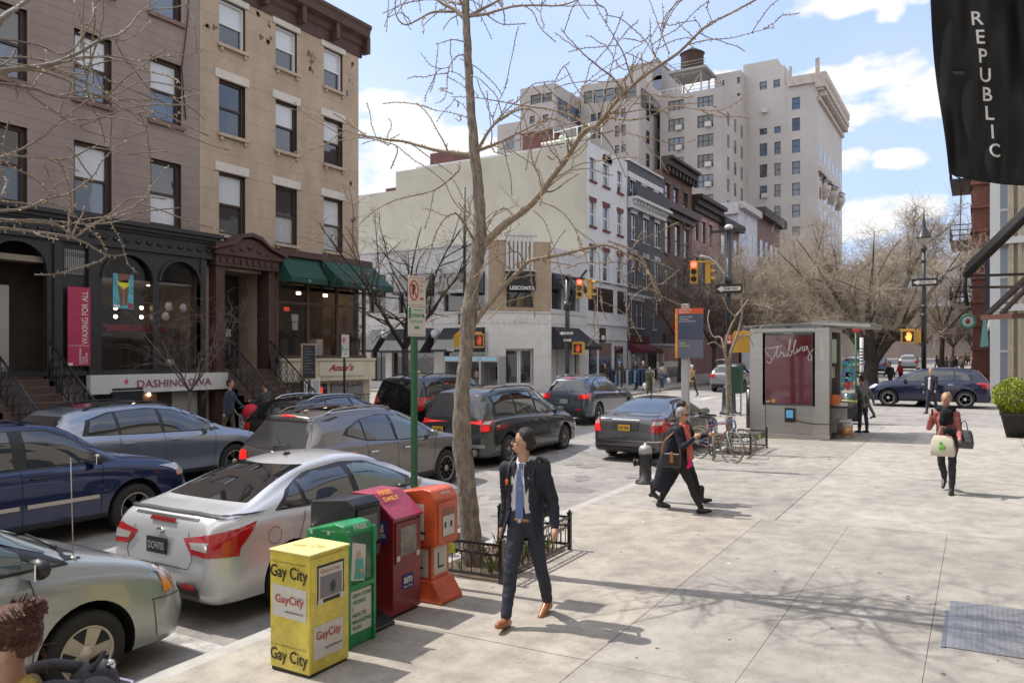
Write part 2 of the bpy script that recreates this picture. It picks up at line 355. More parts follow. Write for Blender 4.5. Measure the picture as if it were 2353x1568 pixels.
def wall(b,O,u,n,W,Z0,Z1,holes,reveal=0.18,m=0,mr=None):
 """front sheet with openings (u0,u1,z0,z1) and their reveals; O lower origin, u along, n outward"""
 O,u,n=Vector(O),Vector(u),Vector(n);Zv=Vector((0,0,1));mr=m if mr is None else mr
 us=sorted(set([0,W]+[h[0]for h in holes]+[h[1]for h in holes]));zs=sorted(set([Z0,Z1]+[h[2]for h in holes]+[h[3]for h in holes]))
 P=lambda a,z,d=0:O+u*a+Zv*z-n*d
 fl=u.cross(Zv).dot(n)>0
 def q(a,b_,c,d,mm):b.quad(*((a,b_,c,d)if fl else(d,c,b_,a)),mm)
 for a0,a1 in zip(us,us[1:]):
  for z0,z1 in zip(zs,zs[1:]):
   ac,zc=(a0+a1)/2,(z0+z1)/2
   if any(h[0]<ac<h[1]and h[2]<zc<h[3]for h in holes):continue
   q(P(a0,z0),P(a1,z0),P(a1,z1),P(a0,z1),m)
 for h in holes:
  a0,a1,z0,z1=h;r=reveal
  q(P(a0,z0),P(a0,z1),P(a0,z1,r),P(a0,z0,r),mr);q(P(a1,z1),P(a1,z0),P(a1,z0,r),P(a1,z1,r),mr)
  q(P(a0,z1),P(a1,z1),P(a1,z1,r),P(a0,z1,r),mr);q(P(a1,z0),P(a0,z0),P(a0,z0,r),P(a1,z0,r),mr)
def lbox(b,O,u,n,a0,a1,z0,z1,d0,d1,m=0):
 O,u,n=Vector(O),Vector(u),Vector(n)
 b.prism([(a0,z0),(a1,z0),(a1,z1),(a0,z1)],O+n*d0,u,(0,0,1),n*(d1-d0),m)
def window(par,O,u,n,r,depth=0.16,fm=None,style='sash',upper=None,lower=None,fw=0.06,mullions=0,small=False):
 a0,a1,z0,z1=r;fm=fm or f_dark;upper=upper or g_dark;lower=lower or g_dark
 b=MB();d=-depth;zc=(z0+z1)/2
 if small:
  b2=MB();lbox(b2,O,u,n,a0,a1,z0,z1,d-0.05,d,0)
  lbox(b2,O,u,n,a0,a1,zc-fw/2,zc+fw/2,d,d+0.03,1)
  lbox(b2,O,u,n,a0,a0+fw,z0,z1,d,d+0.035,1);lbox(b2,O,u,n,a1-fw,a1,z0,z1,d,d+0.035,1)
  for k in range(mullions):
   c=a0+(a1-a0)*(k+1)/(mullions+1);lbox(b2,O,u,n,c-fw/2,c+fw/2,z0,z1,d,d+0.04,1)
  return b2 .build('window',[upper,fm],par)
 lbox(b,O,u,n,a0,a0+fw,z0,z1,d-0.05,d+0.05);lbox(b,O,u,n,a1-fw,a1,z0,z1,d-0.05,d+0.05)
 lbox(b,O,u,n,a0+fw,a1-fw,z1-fw,z1,d-0.05,d+0.05);lbox(b,O,u,n,a0+fw,a1-fw,z0,z0+fw,d-0.05,d+0.05)
 if style=='sash':
  lbox(b,O,u,n,a0+fw,a1-fw,zc-0.035,zc+0.035,d-0.03,d+0.03)
 for k in range(mullions):
  c=a0+(a1-a0)*(k+1)/(mullions+1);lbox(b,O,u,n,c-0.02,c+0.02,z0+fw,z1-fw,d-0.02,d+0.02)
 w=b.build('window',[fm],par)
 g=MB()
 if style=='sash':
  lbox(g,O,u,n,a0+fw,a1-fw,z0+fw,zc-0.035,d-0.05,d-0.022,0);lbox(g,O,u,n,a0+fw,a1-fw,zc+0.035,z1-fw,d-0.035,d-0.008,1)
 else:lbox(g,O,u,n,a0+fw,a1-fw,z0+fw,z1-fw,d-0.035,d-0.01,0)
 g.build('pane',[lower,upper],w)
 return w
def mass(b,x0,x1,y0,y1,z0,z1,m=0):b.box(x0,x1,y0,y1,z0,z1,m)
# left row: tan house and brownstone
XF=-21.0
U,Nn=(0,1,0),(1,0,0)
stucco_tan=mat('stucco_tan',(0.42,0.325,0.245),0.9,var=0.2,vscale=1.1,bump=0.3,bscale=25,stretch=(1,1,0.5))
stucco_brown=mat('brownstone',(0.285,0.225,0.20),0.9,var=0.16,vscale=1.0,bump=0.3,bscale=25,stretch=(1,1,0.5))
lint_m=mat('lintel_cream',(0.58,0.54,0.49),0.8,var=0.12)
sill_m=mat('sill_tan',(0.44,0.35,0.27),0.8,var=0.15)
corn_m=mat('cornice_brown',(0.085,0.045,0.036),0.7,var=0.3,vscale=2)
scar_m=mat('stucco_scar',(0.16,0.115,0.085),0.9)
def scored(b,O,u,n,W,Z0,Z1,step,m,holes):
 z=Z0;k=0
 while z<Z1:
  segs=[(0.0,W)]
  for h in holes:
   if h[2]-0.02<z<h[3]+0.02:
    segs=[s2 for s in segs for s2 in((s[0],min(s[1],h[0])),(max(s[0],h[1]),s[1]))if s2[1]-s2[0]>0.02]
  for s in segs:lbox(b,O,u,n,s[0],s[1],z,z+0.007,-0.02,0.002,m)
  z+=step;k+=1
tan=thing('town_house','tan stucco four-storey house with cream lintels and brown roof cornice','building',(XF,19.7,0.2),world=True)
Y0,Y1=16.07,23.40
O=(XF,Y0,0);W=Y1-Y0
cols=[(16.81,17.86),(19.17,20.16),(21.50,22.50)]
rows=[(6.46,8.47),(9.72,11.46),(12.60,14.06)]
holes=[(c0-Y0,c1-Y0,z0,z1)for(z0,z1)in rows for(c0,c1)in cols]
b=MB();wall(b,O,U,Nn,W,0.0,14.6,holes+[(2.95,7.3,2.5,5.1),(0.7,2.48,2.1,5.3)],0.22,0,1)
mass(b,XF-12,XF-0.30,Y0,Y1,5.3,14.6,0);mass(b,XF-12,XF-3.4,Y0,Y1,0,5.3,0);mass(b,XF-3.4,XF-.3,Y0,Y1,0,2.1,0);mass(b,XF-3.4,XF-.25,Y0,Y0+.1,2.1,5.3,0);mass(b,XF-3.4,XF-.25,18.56,18.9,2.1,5.3,0);mass(b,XF-3.4,XF-.25,Y1-.05,Y1,2.1,5.3,0)
lbox(b,O,U,Nn,0,0.004,0,14.6,-0.3,0);lbox(b,O,U,Nn,W-0.004,W,0,14.6,-0.3,0)
b.build('wall',[stucco_tan,f_brown],tan)
b=MB();scored(b,O,U,Nn,W,6.6,14.4,0.62,0,holes)
random.seed(5)
for(yy,zz)in((18.35,14.0),(18.6,13.3),(18.9,13.35),(16.3,13.0),(16.6,13.05),(20.75,13.45),(20.95,13.2),(21.0,13.55),(22.95,13.3),(22.85,12.7),(23.0,13.9),(20.8,13.1),(22.9,9.2),(23.1,7.8),(18.9,13.9)):
 for _ in range(3):
  y_,z_=yy+random.uniform(-.12,.12),zz+random.uniform(-.15,.15);r=random.uniform(.03,.08)
  b.add([(XF+0.005,y_+r*math.cos(a)*random.uniform(.6,1.4),z_+r*math.sin(a)*random.uniform(.7,1.8))for a in[k*math.pi/4 for k in range(8)]],[tuple(range(8))],0)
b.build('score_line',[scar_m],tan)
for(z0,z1)in rows:
 for(c0,c1)in cols:
  top=z0>12
  i=cols.index((c0,c1));j=rows.index((z0,z1))
  window(tan,O,U,Nn,(c0-Y0,c1-Y0,z0,z1),0.16,f_white if top else f_brown,'sash',upper=(blind_w if(i+j)%3!=1 or top else g_dark),lower=(curtain if(i,j)in((1,0),(2,0))else g_dark),fw=0.08)
for(z0,z1)in rows:
 for(c0,c1)in cols:b=MB();lbox(b,O,U,Nn,c0-Y0-0.16,c1-Y0+0.14,z1+0.02,z1+0.30,-0.05,0.045);b.build('lintel',[lint_m],tan,bevel=0.01)
for(z0,z1)in rows:
 for(c0,c1)in cols:
  b=MB();lbox(b,O,U,Nn,c0-Y0-0.07,c1-Y0+0.09,z0-0.11,z0-0.003,-0.1,0.12)
  for e in(c0-Y0+0.02,c1-Y0-0.08):lbox(b,O,U,Nn,e,e+0.09,z0-0.23,z0-0.113,-0.02,0.09)
  b.build('sill',[sill_m],tan,bevel=0.01)
b=MB()
prof=[(0,0),(0.10,0.0),(0.12,0.35),(0.22,0.45),(0.25,0.62),(0.5,0.72),(0.55,0.95),(0.62,1.05),(0.62,1.15),(0,1.2)]
b.prism(prof,(XF-0.05,Y0,14.28),(1,0,0),(0,0,1),(0,W+0.15,0))
for k in range(5):b.box(XF+0.06,XF+0.4,Y0+0.6+k*1.7,Y0+0.78+k*1.7,14.4,15.05)
b.build('cornice',[corn_m],tan)
b=MB();mass(b,XF-12,XF-0.1,Y0+0.02,Y1-0.02,14.6,15.3);b.build('roof',[mat('roof_tar',(0.07,0.07,0.07),0.9)],tan)
bro=thing('town_house','mauve brown brownstone above the black arched storefront with red hanging banner','building',(XF,12.3,0.2),world=True)
Y0,Y1=8.6,16.06
O=(XF,Y0,0);W=Y1-Y0
cols=[(9.80,10.90),(12.11,13.18),(14.37,15.42)]
rows=[(6.42,8.39),(9.54,11.41),(12.70,14.4)]
holes=[(c0-Y0,c1-Y0,z0,z1)for(z0,z1)in rows for(c0,c1)in cols]
b=MB();wall(b,O,U,Nn,W,0.0,16.4,holes+[(0.8,7.3,2.1,5.55)],0.24,0,1);mass(b,XF-12,XF-0.32,Y0,Y1,5.55,16.4,0);mass(b,XF-12,XF-3.4,Y0,Y1,0,5.55,0);mass(b,XF-3.4,XF-.32,Y0,Y1,0,2.05,0);mass(b,XF-3.4,XF-.3,Y0,Y0+.1,2.05,5.55,0);mass(b,XF-3.4,XF-.3,Y1-.05,Y1,2.05,5.55,0)
b.build('wall',[stucco_brown,f_brown],bro)
b=MB();scored(b,O,U,Nn,W,6.5,16.2,0.31,0,holes);b.build('score_line',[mat('score',(0.12,0.085,0.08),0.9)],bro)
for(z0,z1)in rows:
 for(c0,c1)in cols:
  i=cols.index((c0,c1));j=rows.index((z0,z1))
  window(bro,O,U,Nn,(c0-Y0,c1-Y0,z0,z1),0.18,f_brown,'sash',upper=(blind_w if(j==1 and i)or(i==1 and j==0)else g_dark),lower=(blind_w if i==2 and j==0 else g_blue),fw=0.10)
for(z0,z1)in rows:
 for(c0,c1)in cols:b=MB();lbox(b,O,U,Nn,c0-Y0-0.08,c1-Y0+0.10,z0-0.13,z0-0.003,-0.1,0.10);b.build('sill',[mat('sill_brown',(0.20,0.13,0.11),0.8,var=0.2)],bro,bevel=0.01)
b=MB();mass(b,XF-12,XF+0.5,Y0,Y1,16.45,17.2);b.build('cornice',[corn_m],bro)
b=MB();b.tube([(XF+0.05,15.7,16.4),(XF+0.06,15.62,13.0),(XF+0.05,15.4,11.3),(XF+0.04,15.55,9.8)],0.02,5);b.build('cable',[f_dark],bro)
b=MB();mass(b,XF-12,XF-0.02,-24,8.58,-0.6,15.5)  # out-of-view stretch of the row, added for its shading
for k in range(10):
 for z in(3,6.4,9.7,12.8):b.box(XF-0.03,XF-0.005,-22+k*3,-20.9+k*3,z,z+1.8,1)
tag(b.build('town_house',[stucco_brown,g_dark]),'unseen brown row house continuing the street to the left of the brownstone','building')
blk=mat('iron_black',(0.022,0.021,0.023),0.45,var=0.3,vscale=5,bump=0.15,bscale=18)
wood_dk=mat('wood_dark',(0.045,0.027,0.02),0.5,var=0.3)
inter=mat('shop_interior',(0.24,0.205,0.16),0.9,var=0.3,vscale=1.5)
inter_d=mat('shop_interior_dark',(0.06,0.045,0.035),0.9,var=0.3)
XS=XF+0.12
def arch_poly(a0,a1,zs,n=14):
 c=(a0+a1)/2;r=(a1-a0)/2
 return[(c-r*math.cos(math.pi*i/n),zs+r*math.sin(math.pi*i/n)*0.95)for i in range(n+1)]
b=MB()
Os=Vector((XS,0,0))
def arched_panel(a0,a1,z0,z1,ar0,ar1,sill,spring,d=0.16):
 ap=arch_poly(ar0,ar1,spring)
 b.prism([(a0,z0),(ar0,z0),(ar0,spring),(ar0,z1),(a0,z1)],Os,U,(0,0,1),(d,0,0));b.prism([(ar1,z0),(a1,z0),(a1,z1),(ar1,z1)],Os,U,(0,0,1),(d,0,0))
 for p,q in zip(ap,ap[1:]):
  b.prism([p,q,(q[0],z1),(p[0],z1)],Os,U,(0,0,1),(d,0,0))
  b.bar(Os+Vector((d+0.03,p[0],p[1])),Os+Vector((d+0.03,q[0],q[1])),0.07,0.06,(1,0,0))
 b.box(XS,XS+d,ar0,ar1,z0,sill)
arched_panel(12.50,14.36,2.0,5.55,12.72,14.28,2.16,4.70)
arched_panel(14.36,16.05,2.0,5.55,14.48,15.88,2.16,4.75)
arched_panel(9.55,11.55,1.9,5.55,9.75,11.25,1.95,4.75)
b.box(XS,XS+0.22,12.32,12.56,1.2,5.6);b.box(XS,XS+0.22,11.40,11.62,1.2,5.6);b.box(XS,XS+0.2,15.88,16.07,0.4,5.6);b.box(XS,XS+0.2,9.3,9.56,0.4,5.6)
b.box(XS-0.05,XS+0.10,11.62,12.32,2.0,5.6)
b.box(XS,XS+0.25,8.6,16.3,5.56,6.02)
b.box(XS,XS+0.42,8.6,16.42,6.10,6.20);b.box(XS,XS+0.52,8.6,16.5,6.205,6.32);b.box(XS,XS+0.32,8.6,16.35,6.025,6.098)
for k in range(22):b.ball((XS+0.27,9.0+k*0.34,5.8),(0.03,0.10,0.07),8)
b.box(XS-0.02,XS+0.18,8.6,16.05,2.02,2.14)
b.build('storefront',[blk],bro)
b=MB();b.quad((XS+0.05,12.72,2.16),(XS+0.05,14.28,2.16),(XS+0.05,14.28,5.5),(XS+0.05,12.72,5.5));b.quad((XS+0.05,14.48,2.16),(XS+0.05,15.88,2.16),(XS+0.05,15.88,5.5),(XS+0.05,14.48,5.5));b.build('shop_window',[g_shop],bro)
b=MB()
b.box(XS-3.3,XS-3.28,11.7,16.0,2.1,5.5,0);b.box(XS-3.28,XS,11.7,16.0,2.05,2.1,1);b.box(XS-3.28,XS-0.3,11.7,11.8,2.1,5.5,0);b.box(XS-3.28,XS-0.3,15.9,16.0,2.1,5.5,0)
b.box(XS-3.28,XS-0.25,11.7,16.0,4.7,4.75,4);b.box(XS-2.6,XS-2.4,12.2,15.6,2.1,3.1,1);b.box(XS-3.27,XS-3.2,12.6,15.4,3.3,4.2,1)
for y in(12.9,13.9,14.9):b.cyl((XS-.9,y,4.68),(XS-.9,y,4.69),.09,n=10,m=2);b.cyl((XS-2.2,y,4.68),(XS-2.2,y,4.69),.09,n=10,m=2)
b.box(XS-0.6,XS-0.3,12.9,13.9,2.75,2.80,1);b.box(XS-0.6,XS-0.3,12.9,13.0,2.1,2.75,1);b.box(XS-0.6,XS-0.3,13.8,13.9,2.1,2.75,1)
b.box(XS-0.8,XS-0.5,14.6,15.4,2.1,3.0,1);b.box(XS-0.5,XS-0.3,15.3,15.5,2.1,3.4,1);b.ball((XS-0.4,13.1,3.35),0.12,8,1);b.box(XS-0.5,XS-0.3,12.95,13.3,2.8,3.25,1)
b.box(XS-1.6,XS-1.55,12.6,15.9,3.3,3.5,3)
for(y,z)in((13.35,3.9),(13.35,3.66),(14.15,3.95),(14.15,3.68)):b.ball((XS-0.2,y,z),0.055,8,2)
b.build('shop_interior',[inter,inter_d,mat('lamp_warm',(1,0.7,0.3),0.5,emit=(1,0.72,0.42),es=14.0),mat('crimson',(0.32,0.02,0.05),0.6),mat('ceiling_pale',(0.6,0.55,0.47),0.9)],bro)
b=MB()
for(y,z)in((14.95,4.02),(15.45,4.0),(14.85,3.72),(15.0,2.34)):b.ball((XS-0.06,y,z),(0.10,0.12,0.14)if z>3 else(0.1,0.16,0.11),12,0)
for(y,z)in((14.97,4.04),(15.47,4.02),(14.87,3.75)):b.box(XS+0.02,XS+0.04,y-0.02,y+0.06,z-0.01,z+0.03,1)
b.build('balloon',[mat('balloon_white',(0.75,0.75,0.76),0.3,coat=0.5),mat('red_print',(0.6,0.05,0.04),0.6)],bro)
b=MB();b.quad((XS+0.11,11.72,4.72),(XS+0.11,12.27,4.72),(XS+0.11,12.27,5.38),(XS+0.11,11.72,5.38))
for k in range(10):b.cyl((XS+0.13,11.74+k*0.055,4.7),(XS+0.13,11.74+k*0.055,5.4),0.007,n=5,m=1)
for z in(4.8,4.86,5.22,5.28):b.cyl((XS+0.13,11.72,z),(XS+0.13,12.27,z),0.006,n=5,m=1)
b.build('transom',[mat('frosted',(0.35,0.35,0.33),0.5),blk],bro)
b=MB();b.box(XS-0.9,XS-0.85,9.3,11.7,1.9,5.5,0);b.quad((XS-0.44,10.15,2.15),(XS-0.44,10.62,2.15),(XS-0.44,10.62,4.35),(XS-0.44,10.15,4.35),1)
b.quad((XS-0.43,10.15,3.0),(XS-0.43,10.32,3.0),(XS-0.43,10.32,3.25),(XS-0.43,10.15,3.25),2);b.box(XS-0.44,XS+0.1,9.4,11.2,4.95,5.1,3)
b.build('entrance_door',[inter_d,mat('milky_glass',(0.34,0.33,0.30),0.3,coat=0.5),mat('crimson2',(0.34,0.03,0.05),0.6),inter],bro)
wht=mat('paint_white',(0.72,0.70,0.68),0.5);crim=mat('banner_crimson',(0.42,0.035,0.085),0.6,var=0.15)
b=MB();b.box(XS+0.24,XS+0.26,11.73,12.34,2.28,4.38,0)
text(b,'WAXING FOR ALL',(XS+0.262,12.27,2.86),(0,0,1),(0,-1,0),width=1.42,height=0.17,m=1)
for k,s_ in enumerate(('EUROPEAN','WAX','CENTER')):text(b,s_,(XS+0.262,12.09+k*0.085,2.33),(0,0,1),(0,-1,0),height=0.06,m=1,bold=0.01)
b.box(XS+0.26,XS+0.263,11.76,12.31,2.815,2.825,1);b.box(XS+0.26,XS+0.263,11.74,11.86,2.29,2.36,1)
tag(b.build('shop_banner',[crim,wht]),'tall crimson vertical banner reading WAXING FOR ALL beside the arched windows','banner')
b=MB();x=XS+0.07;b.box(x-0.01,x,13.10,13.72,3.88,4.86,0)
b.add([(x+.003,13.24,4.86),(x+.003,13.62,4.86),(x+.003,13.56,4.62),(x+.003,13.27,4.62)],[(0,1,2,3)],1)
b.add([(x+.003,13.22,4.64),(x+.003,13.60,4.70),(x+.003,13.56,4.52),(x+.003,13.42,4.42),(x+.003,13.26,4.54)],[(0,1,2,3,4)],2)
b.add([(x+.003,13.24,4.53),(x+.003,13.41,4.43),(x+.003,13.40,3.96),(x+.003,13.31,3.96)],[(0,1,2,3)],3);b.add([(x+.003,13.43,4.43),(x+.003,13.58,4.52),(x+.003,13.52,3.98),(x+.003,13.44,3.96)],[(0,1,2,3)],3)
b.box(x,x+0.004,13.55,13.70,3.9,4.04,4);b.box(x,x+0.004,13.12,13.30,3.9,3.98,5)
b.build('poster',[mat('poster_cyan',(0.10,0.42,0.50),0.4,var=0.4,vscale=2),mat('poster_skin',(0.20,0.08,0.06),0.5),mat('poster_yellow',(0.75,0.68,0.05),0.5),mat('poster_legs',(0.20,0.09,0.045),0.5),crim,wht],bro)
b=MB();b.box(XS+0.18,XS+0.38,12.27,16.76,1.50,2.02,0)
text(b,'DASHING DIVA',(XS+0.39,13.62,1.64),(0,1,0),(0,0,1),width=2.5,height=0.22,m=1,bold=0.012)
b.add([(XS+.386,13.22,1.84),(XS+.386,13.30,1.74),(XS+.386,13.38,1.84),(XS+.386,13.33,1.86),(XS+.386,13.31,1.95),(XS+.386,13.27,1.86)],[(0,1,2,3,4,5)],2)
tag(b.build('shop_sign',[mat('sign_white',(0.62,0.60,0.58),0.4,var=0.06),mat('sign_plum',(0.26,0.05,0.11),0.5),mat('sign_pink',(0.65,0.05,0.22),0.5)],bevel=0.004),'long white sign board reading DASHING DIVA above the basement shop','sign')
b=MB();b.box(XF-0.5,XF+0.12,12.4,16.0,0.0,1.49,0);b.box(XF+0.12,XF+0.16,15.0,16.0,0.0,1.48,1);b.box(XF+0.12,XF+0.15,13.6,14.5,0.0,1.45,2)
b.ball((XF+0.2,14.2,1.42),0.05,8,3);b.box(XF+0.12,XF+0.14,12.9,13.5,0.3,1.3,4)
b.build('basement_front',[inter_d,mat('plaster_grey',(0.30,0.29,0.27),0.8,var=0.15),mat('wood_tan',(0.16,0.09,0.045),0.6),MATS['lamp_warm'],g_dark],bro)
iron=mat('wrought_iron',(0.018,0.018,0.022),0.4)
b=MB();b.box(-19.35,-19.30,12.15,13.0,0.05,1.62)
for k in range(12):b.ball((-19.32,12.18+k*0.073,1.67),0.042,6)
b.box(-19.36,-19.29,12.12,13.03,1.54,1.60)
tag(b.build('iron_gate',[iron]),'black iron gate panel with curled crest in front of the white sign','gate')
stone_dk=mat('stoop_stone',(0.10,0.065,0.05),0.8,var=0.25)
def scroll_rail(b,p0,p1,hgt,n):
 p0,p1=Vector(p0),Vector(p1);up=Vector((0,0,1))
 b.tube([p0+up*hgt,p1+up*hgt],0.028,6);b.tube([p0+up*0.08,p1+up*0.08],0.018,6)
 for k in range(n+1):
  p=p0 .lerp(p1,k/n);b.tube([p+up*0.0,p+up*hgt],0.014 if 0<k<n else 0.04,5)
 for k in range(n):
  p=p0 .lerp(p1,(k+0.5)/n);r=(p1-p0).length/n*0.42;ax=(p1-p0).normalized();ax=Vector((ax.x,ax.y,ax.z))
  for zc in(0.25,0.5,0.74):
   pts=[p+up*hgt*zc+ax*r*math.cos(t)*(1-t/14)+up*r*math.sin(t)*(1-t/14)for t in[q*0.8 for q in range(11)]]
   b.tube(pts,0.011,4,caps=False)
def stoop(ya,yb,topz,label,rlabel,run=2.9):
 b=MB();n=10;zb=0.12
 for k in range(n):
  x1=XF+0.1+run*(k+1)/n;b.box(XF-0.3+0.0,x1,ya,yb,zb-0.2 if k==n-1 else zb-0.2,topz-(topz-zb)*k/n-k*0.0005)
 o=b.build('front_steps',[stone_dk],bevel=0.012);tag(o,label,'steps')
 r=thing('stair_railing',rlabel,'railing',(XF+run,(ya+yb)/2,zb),world=True)
 for y in(ya+0.05,yb-0.05):
  q=MB();scroll_rail(q,(XF+0.5,y,topz),(XF+0.1+run,y,zb),0.95,9)
  q.tube([(XF+0.1+run,y,zb),(XF+0.1+run,y,zb+1.1)],0.05,8);q.ball((XF+0.1+run,y,zb+1.15),0.07,8)
  q.build('rail',[iron],r)
 return o
stoop(9.7,11.25,1.95,'dark stone front steps leading up to the arched black entrance','pair of black scrollwork railings on the steps beside the red banner')
stoop(16.75,18.5,2.1,'dark brown front steps up to the carved doorway of the tan house','pair of black scrollwork railings on the steps beside the cafe')
brn=mat('door_brown',(0.075,0.036,0.028),0.55,var=0.25,vscale=4,bump=0.2,bscale=30)
b=MB()
b.box(XF,XF+0.35,16.42,16.75,0.3,5.4);b.box(XF,XF+0.35,18.55,18.84,0.3,5.4);b.box(XF,XF+0.45,16.35,18.92,5.4,5.75)
b.prism([(16.25,5.75),(19.0,5.75),(19.0,5.86),(18.4,6.05),(18.0,6.28),(17.6,6.36),(17.2,6.28),(16.85,6.05),(16.25,5.86)],(XF,0,0),U,(0,0,1),(0.55,0,0))
b.prism([(16.15,5.87),(16.9,6.10),(17.2,6.33),(17.6,6.42),(18.0,6.33),(18.35,6.10),(19.1,5.87),(19.1,5.97),(18.35,6.2),(18.0,6.45),(17.6,6.55),(17.2,6.45),(16.9,6.2),(16.15,5.97)],(XF,0,0),U,(0,0,1),(0.68,0,0))
for(y,z,r)in((17.6,6.08,.13),(17.25,5.98,.09),(17.95,5.98,.09),(16.9,5.9,.07),(18.3,5.9,.07)):b.ball((XF+0.56,y,z),(0.05,r,r*0.8),8)
for k in range(9):b.box(XF+0.45,XF+0.5,16.5+k*0.26,16.62+k*0.26,5.5,5.66)
b.build('doorway',[brn],tan)
b=MB();b.box(XF-1.2,XF-1.16,16.7,18.6,2.0,5.4,0);b.box(XF-1.15,XF-1.1,16.85,17.6,2.1,4.6,1);b.box(XF-1.15,XF-1.1,17.7,18.45,2.1,4.6,1)
for y in(16.95,17.8):b.box(XF-1.1,XF-1.085,y,y+0.55,2.9,4.4,2)
b.box(XF-1.08,XF-1.07,17.95,18.15,3.2,3.45,3)
b.build('door',[inter_d,wood_dk,g_dark,wht],tan)
cream=mat('fascia_cream',(0.56,0.50,0.38),0.7,var=0.1)
XC=XF+0.35
YL,YR=18.9,23.45
b=MB()
for y in(18.9,20.35,21.85,23.35):b.box(XC-0.08,XC+0.02,y-0.06,y+0.06,2.52,5.2)
b.box(XC-0.08,XC+0.03,YL,YR,2.45,2.56);b.box(XC-0.06,XC+0.01,YL,YR,4.35,4.43);b.box(XC-0.08,XC+0.03,YL,YR,5.1,6.0)
for x in(XC-0.5,):b.box(x,x+0.08,YR-0.04,YR+0.04,2.52,5.2)
b.box(XC-0.6,XC+0.15,16.8+2.1,YR+0.2,6.0,6.22)
b.build('cafe_bay',[brn],tan)
b=MB();b.quad((XC-0.03,YL,2.55),(XC-0.03,YR,2.55),(XC-0.03,YR,5.1),(XC-0.03,YL,5.1));b.build('shop_window',[g_shop],tan)
b=MB();b.box(XF-3.3,XF-3.25,YL,YR,2.4,5.2,0);b.box(XF-3.25,XF-.3,YL,YR,2.3,2.35,1);b.box(XF-3.2,XF-2.9,19.2,23,2.4,3.4,1)
for y in(19.8,21.2,22.6):b.cyl((XF-1,y,4.85),(XF-1,y,4.94),.08,n=10,m=5);b.box(XF-0.45,XF+0.3,YL,YR,2.40,2.44,1);b.box(XF-0.45,XF+0.3,YL,YR,4.95,5.0,1)
for y in(19.3,20.0,21.0,22.2,22.9):b.box(XF-0.3,XF+0.1,y,y+0.35,2.44,3.15,1 if y!=21.0 else 2);b.ball((XF-0.1,y+0.2,3.3),0.11,8,1)
for(y,z,m_)in((19.3,4.1,3),(23.1,3.6,4)):b.box(XF+0.26,XF+0.28,y,y+0.24,z,z+0.14,m_)
b.box(XF+0.3,XF+0.31,19.62,19.92,3.75,4.0,2);b.box(XF+0.3,XF+0.31,19.66,19.9,3.45,3.72,2)
b.build('shop_interior',[inter,inter_d,wht,mat('neon_red',(0.8,0.05,0.03),0.5,emit=(1,0.12,0.05),es=0.35),wht,MATS['lamp_warm']],tan)
b=MB()
b.box(XF-0.3,XC-0.01,19.1,24.0,1.62,2.44,0);b.box(XC-0.01,XC+0.04,19.0,24.0,2.36,2.45,0);b.box(XC-0.01,XC+0.03,20.9,23.3,1.80,2.30,1)
text(b,"Andy's",(XC+0.04,21.35,1.90),(0,1,0),(0,0,1),width=1.35,height=0.34,m=2,shear=0.35,bold=0.03)
tag(b.build('shop_sign',[cream,mat('fascia_panel',(0.60,0.54,0.42),0.6),mat('andy_red',(0.33,0.02,0.03),0.5)]),"cream fascia board with dark red script name below the cafe windows",'sign')
b=MB();b.box(XF-0.3,XF+0.05,19.0,24.0,0.0,1.62,0)
for(a0,a1)in((20.7,21.6),(21.8,22.6),(22.7,23.6)):b.box(XF+0.05,XF+0.08,a0,a1,0.5,1.5,1)
b.box(XF+0.081,XF+0.10,20.75,21.35,1.15,1.38,2)
for k in range(14):b.tube([(XC+0.1,20.6+k*0.22,0.2),(XC+0.1,20.6+k*0.22,1.05)],0.012,5,m=3)
b.box(XC+0.09,XC+0.12,20.6,23.6,1.03,1.06,3)
b.build('basement_front',[mat('base_cream',(0.42,0.36,0.26),0.8,var=0.15),g_dark,MATS['neon_red'],iron],tan)
b=MB();b.box(XC+0.02,XC+0.10,20.0,20.28,0.9,2.1,0);b.box(XC+0.101,XC+0.11,20.06,20.22,1.1,1.95,1)
b.box(XC+0.02,XC+0.10,20.42,20.85,0.85,1.75,1);b.box(XC+0.101,XC+0.11,20.49,20.78,0.93,1.66,2)
tag(b.build('menu_board',[brn,wht,mat('menu_grey',(0.42,0.43,0.42),0.4)]),'framed white menu cases mounted by the cafe steps','menu board')
grn=mat('awning_green',(0.008,0.055,0.038),0.75,var=0.12)
def awning(name,label,ya,yb,ztop,zbot,out,m,x0=XC+0.03,valance=0.2,txt=None,tm=None,flare=0.0,par=None):
 b=MB();x1=x0+out;nseg=8
 for k in range(nseg):
  t0,t1=k/nseg,(k+1)/nseg
  P=lambda t,y:(x0+out*t,y,ztop+(zbot+valance-ztop)*t-0.04*math.sin(math.pi*t))
  b.quad(P(t0,ya-flare*t0),P(t1,ya-flare*t1),P(t1,yb+flare*t1),P(t0,yb+flare*t0),0)
  for y,s_ in((ya,-1),(yb,1)):
   p0=Vector(P(t0,y+s_*flare*t0));p1=Vector(P(t1,y+s_*flare*t1));b.quad(p0,p1,(p1 .x,p1 .y,zbot),(p0 .x,p0 .y,zbot),0)
 b.quad((x1,ya-flare,zbot+valance),(x1,ya-flare,zbot),(x1,yb+flare,zbot),(x1,yb+flare,zbot+valance),0)
 for y in(ya-flare,yb+flare):b.cyl((x0,y,zbot+0.02),(x1,y,zbot+0.02),0.012,n=5,m=1)
 b.cyl((x1,ya-flare,zbot+0.02),(x1,yb+flare,zbot+0.02),0.012,n=5,m=1)
 if txt:text(b,txt,(x1+0.004,(ya+yb)/2,zbot+0.05),(0,1,0),(0,0,1),height=0.09,m=2,center=True,shear=0.2)
 o=b.build(name,[m,f_dark,wht],par)
 if par is None:tag(o,label,'awning')
 return o
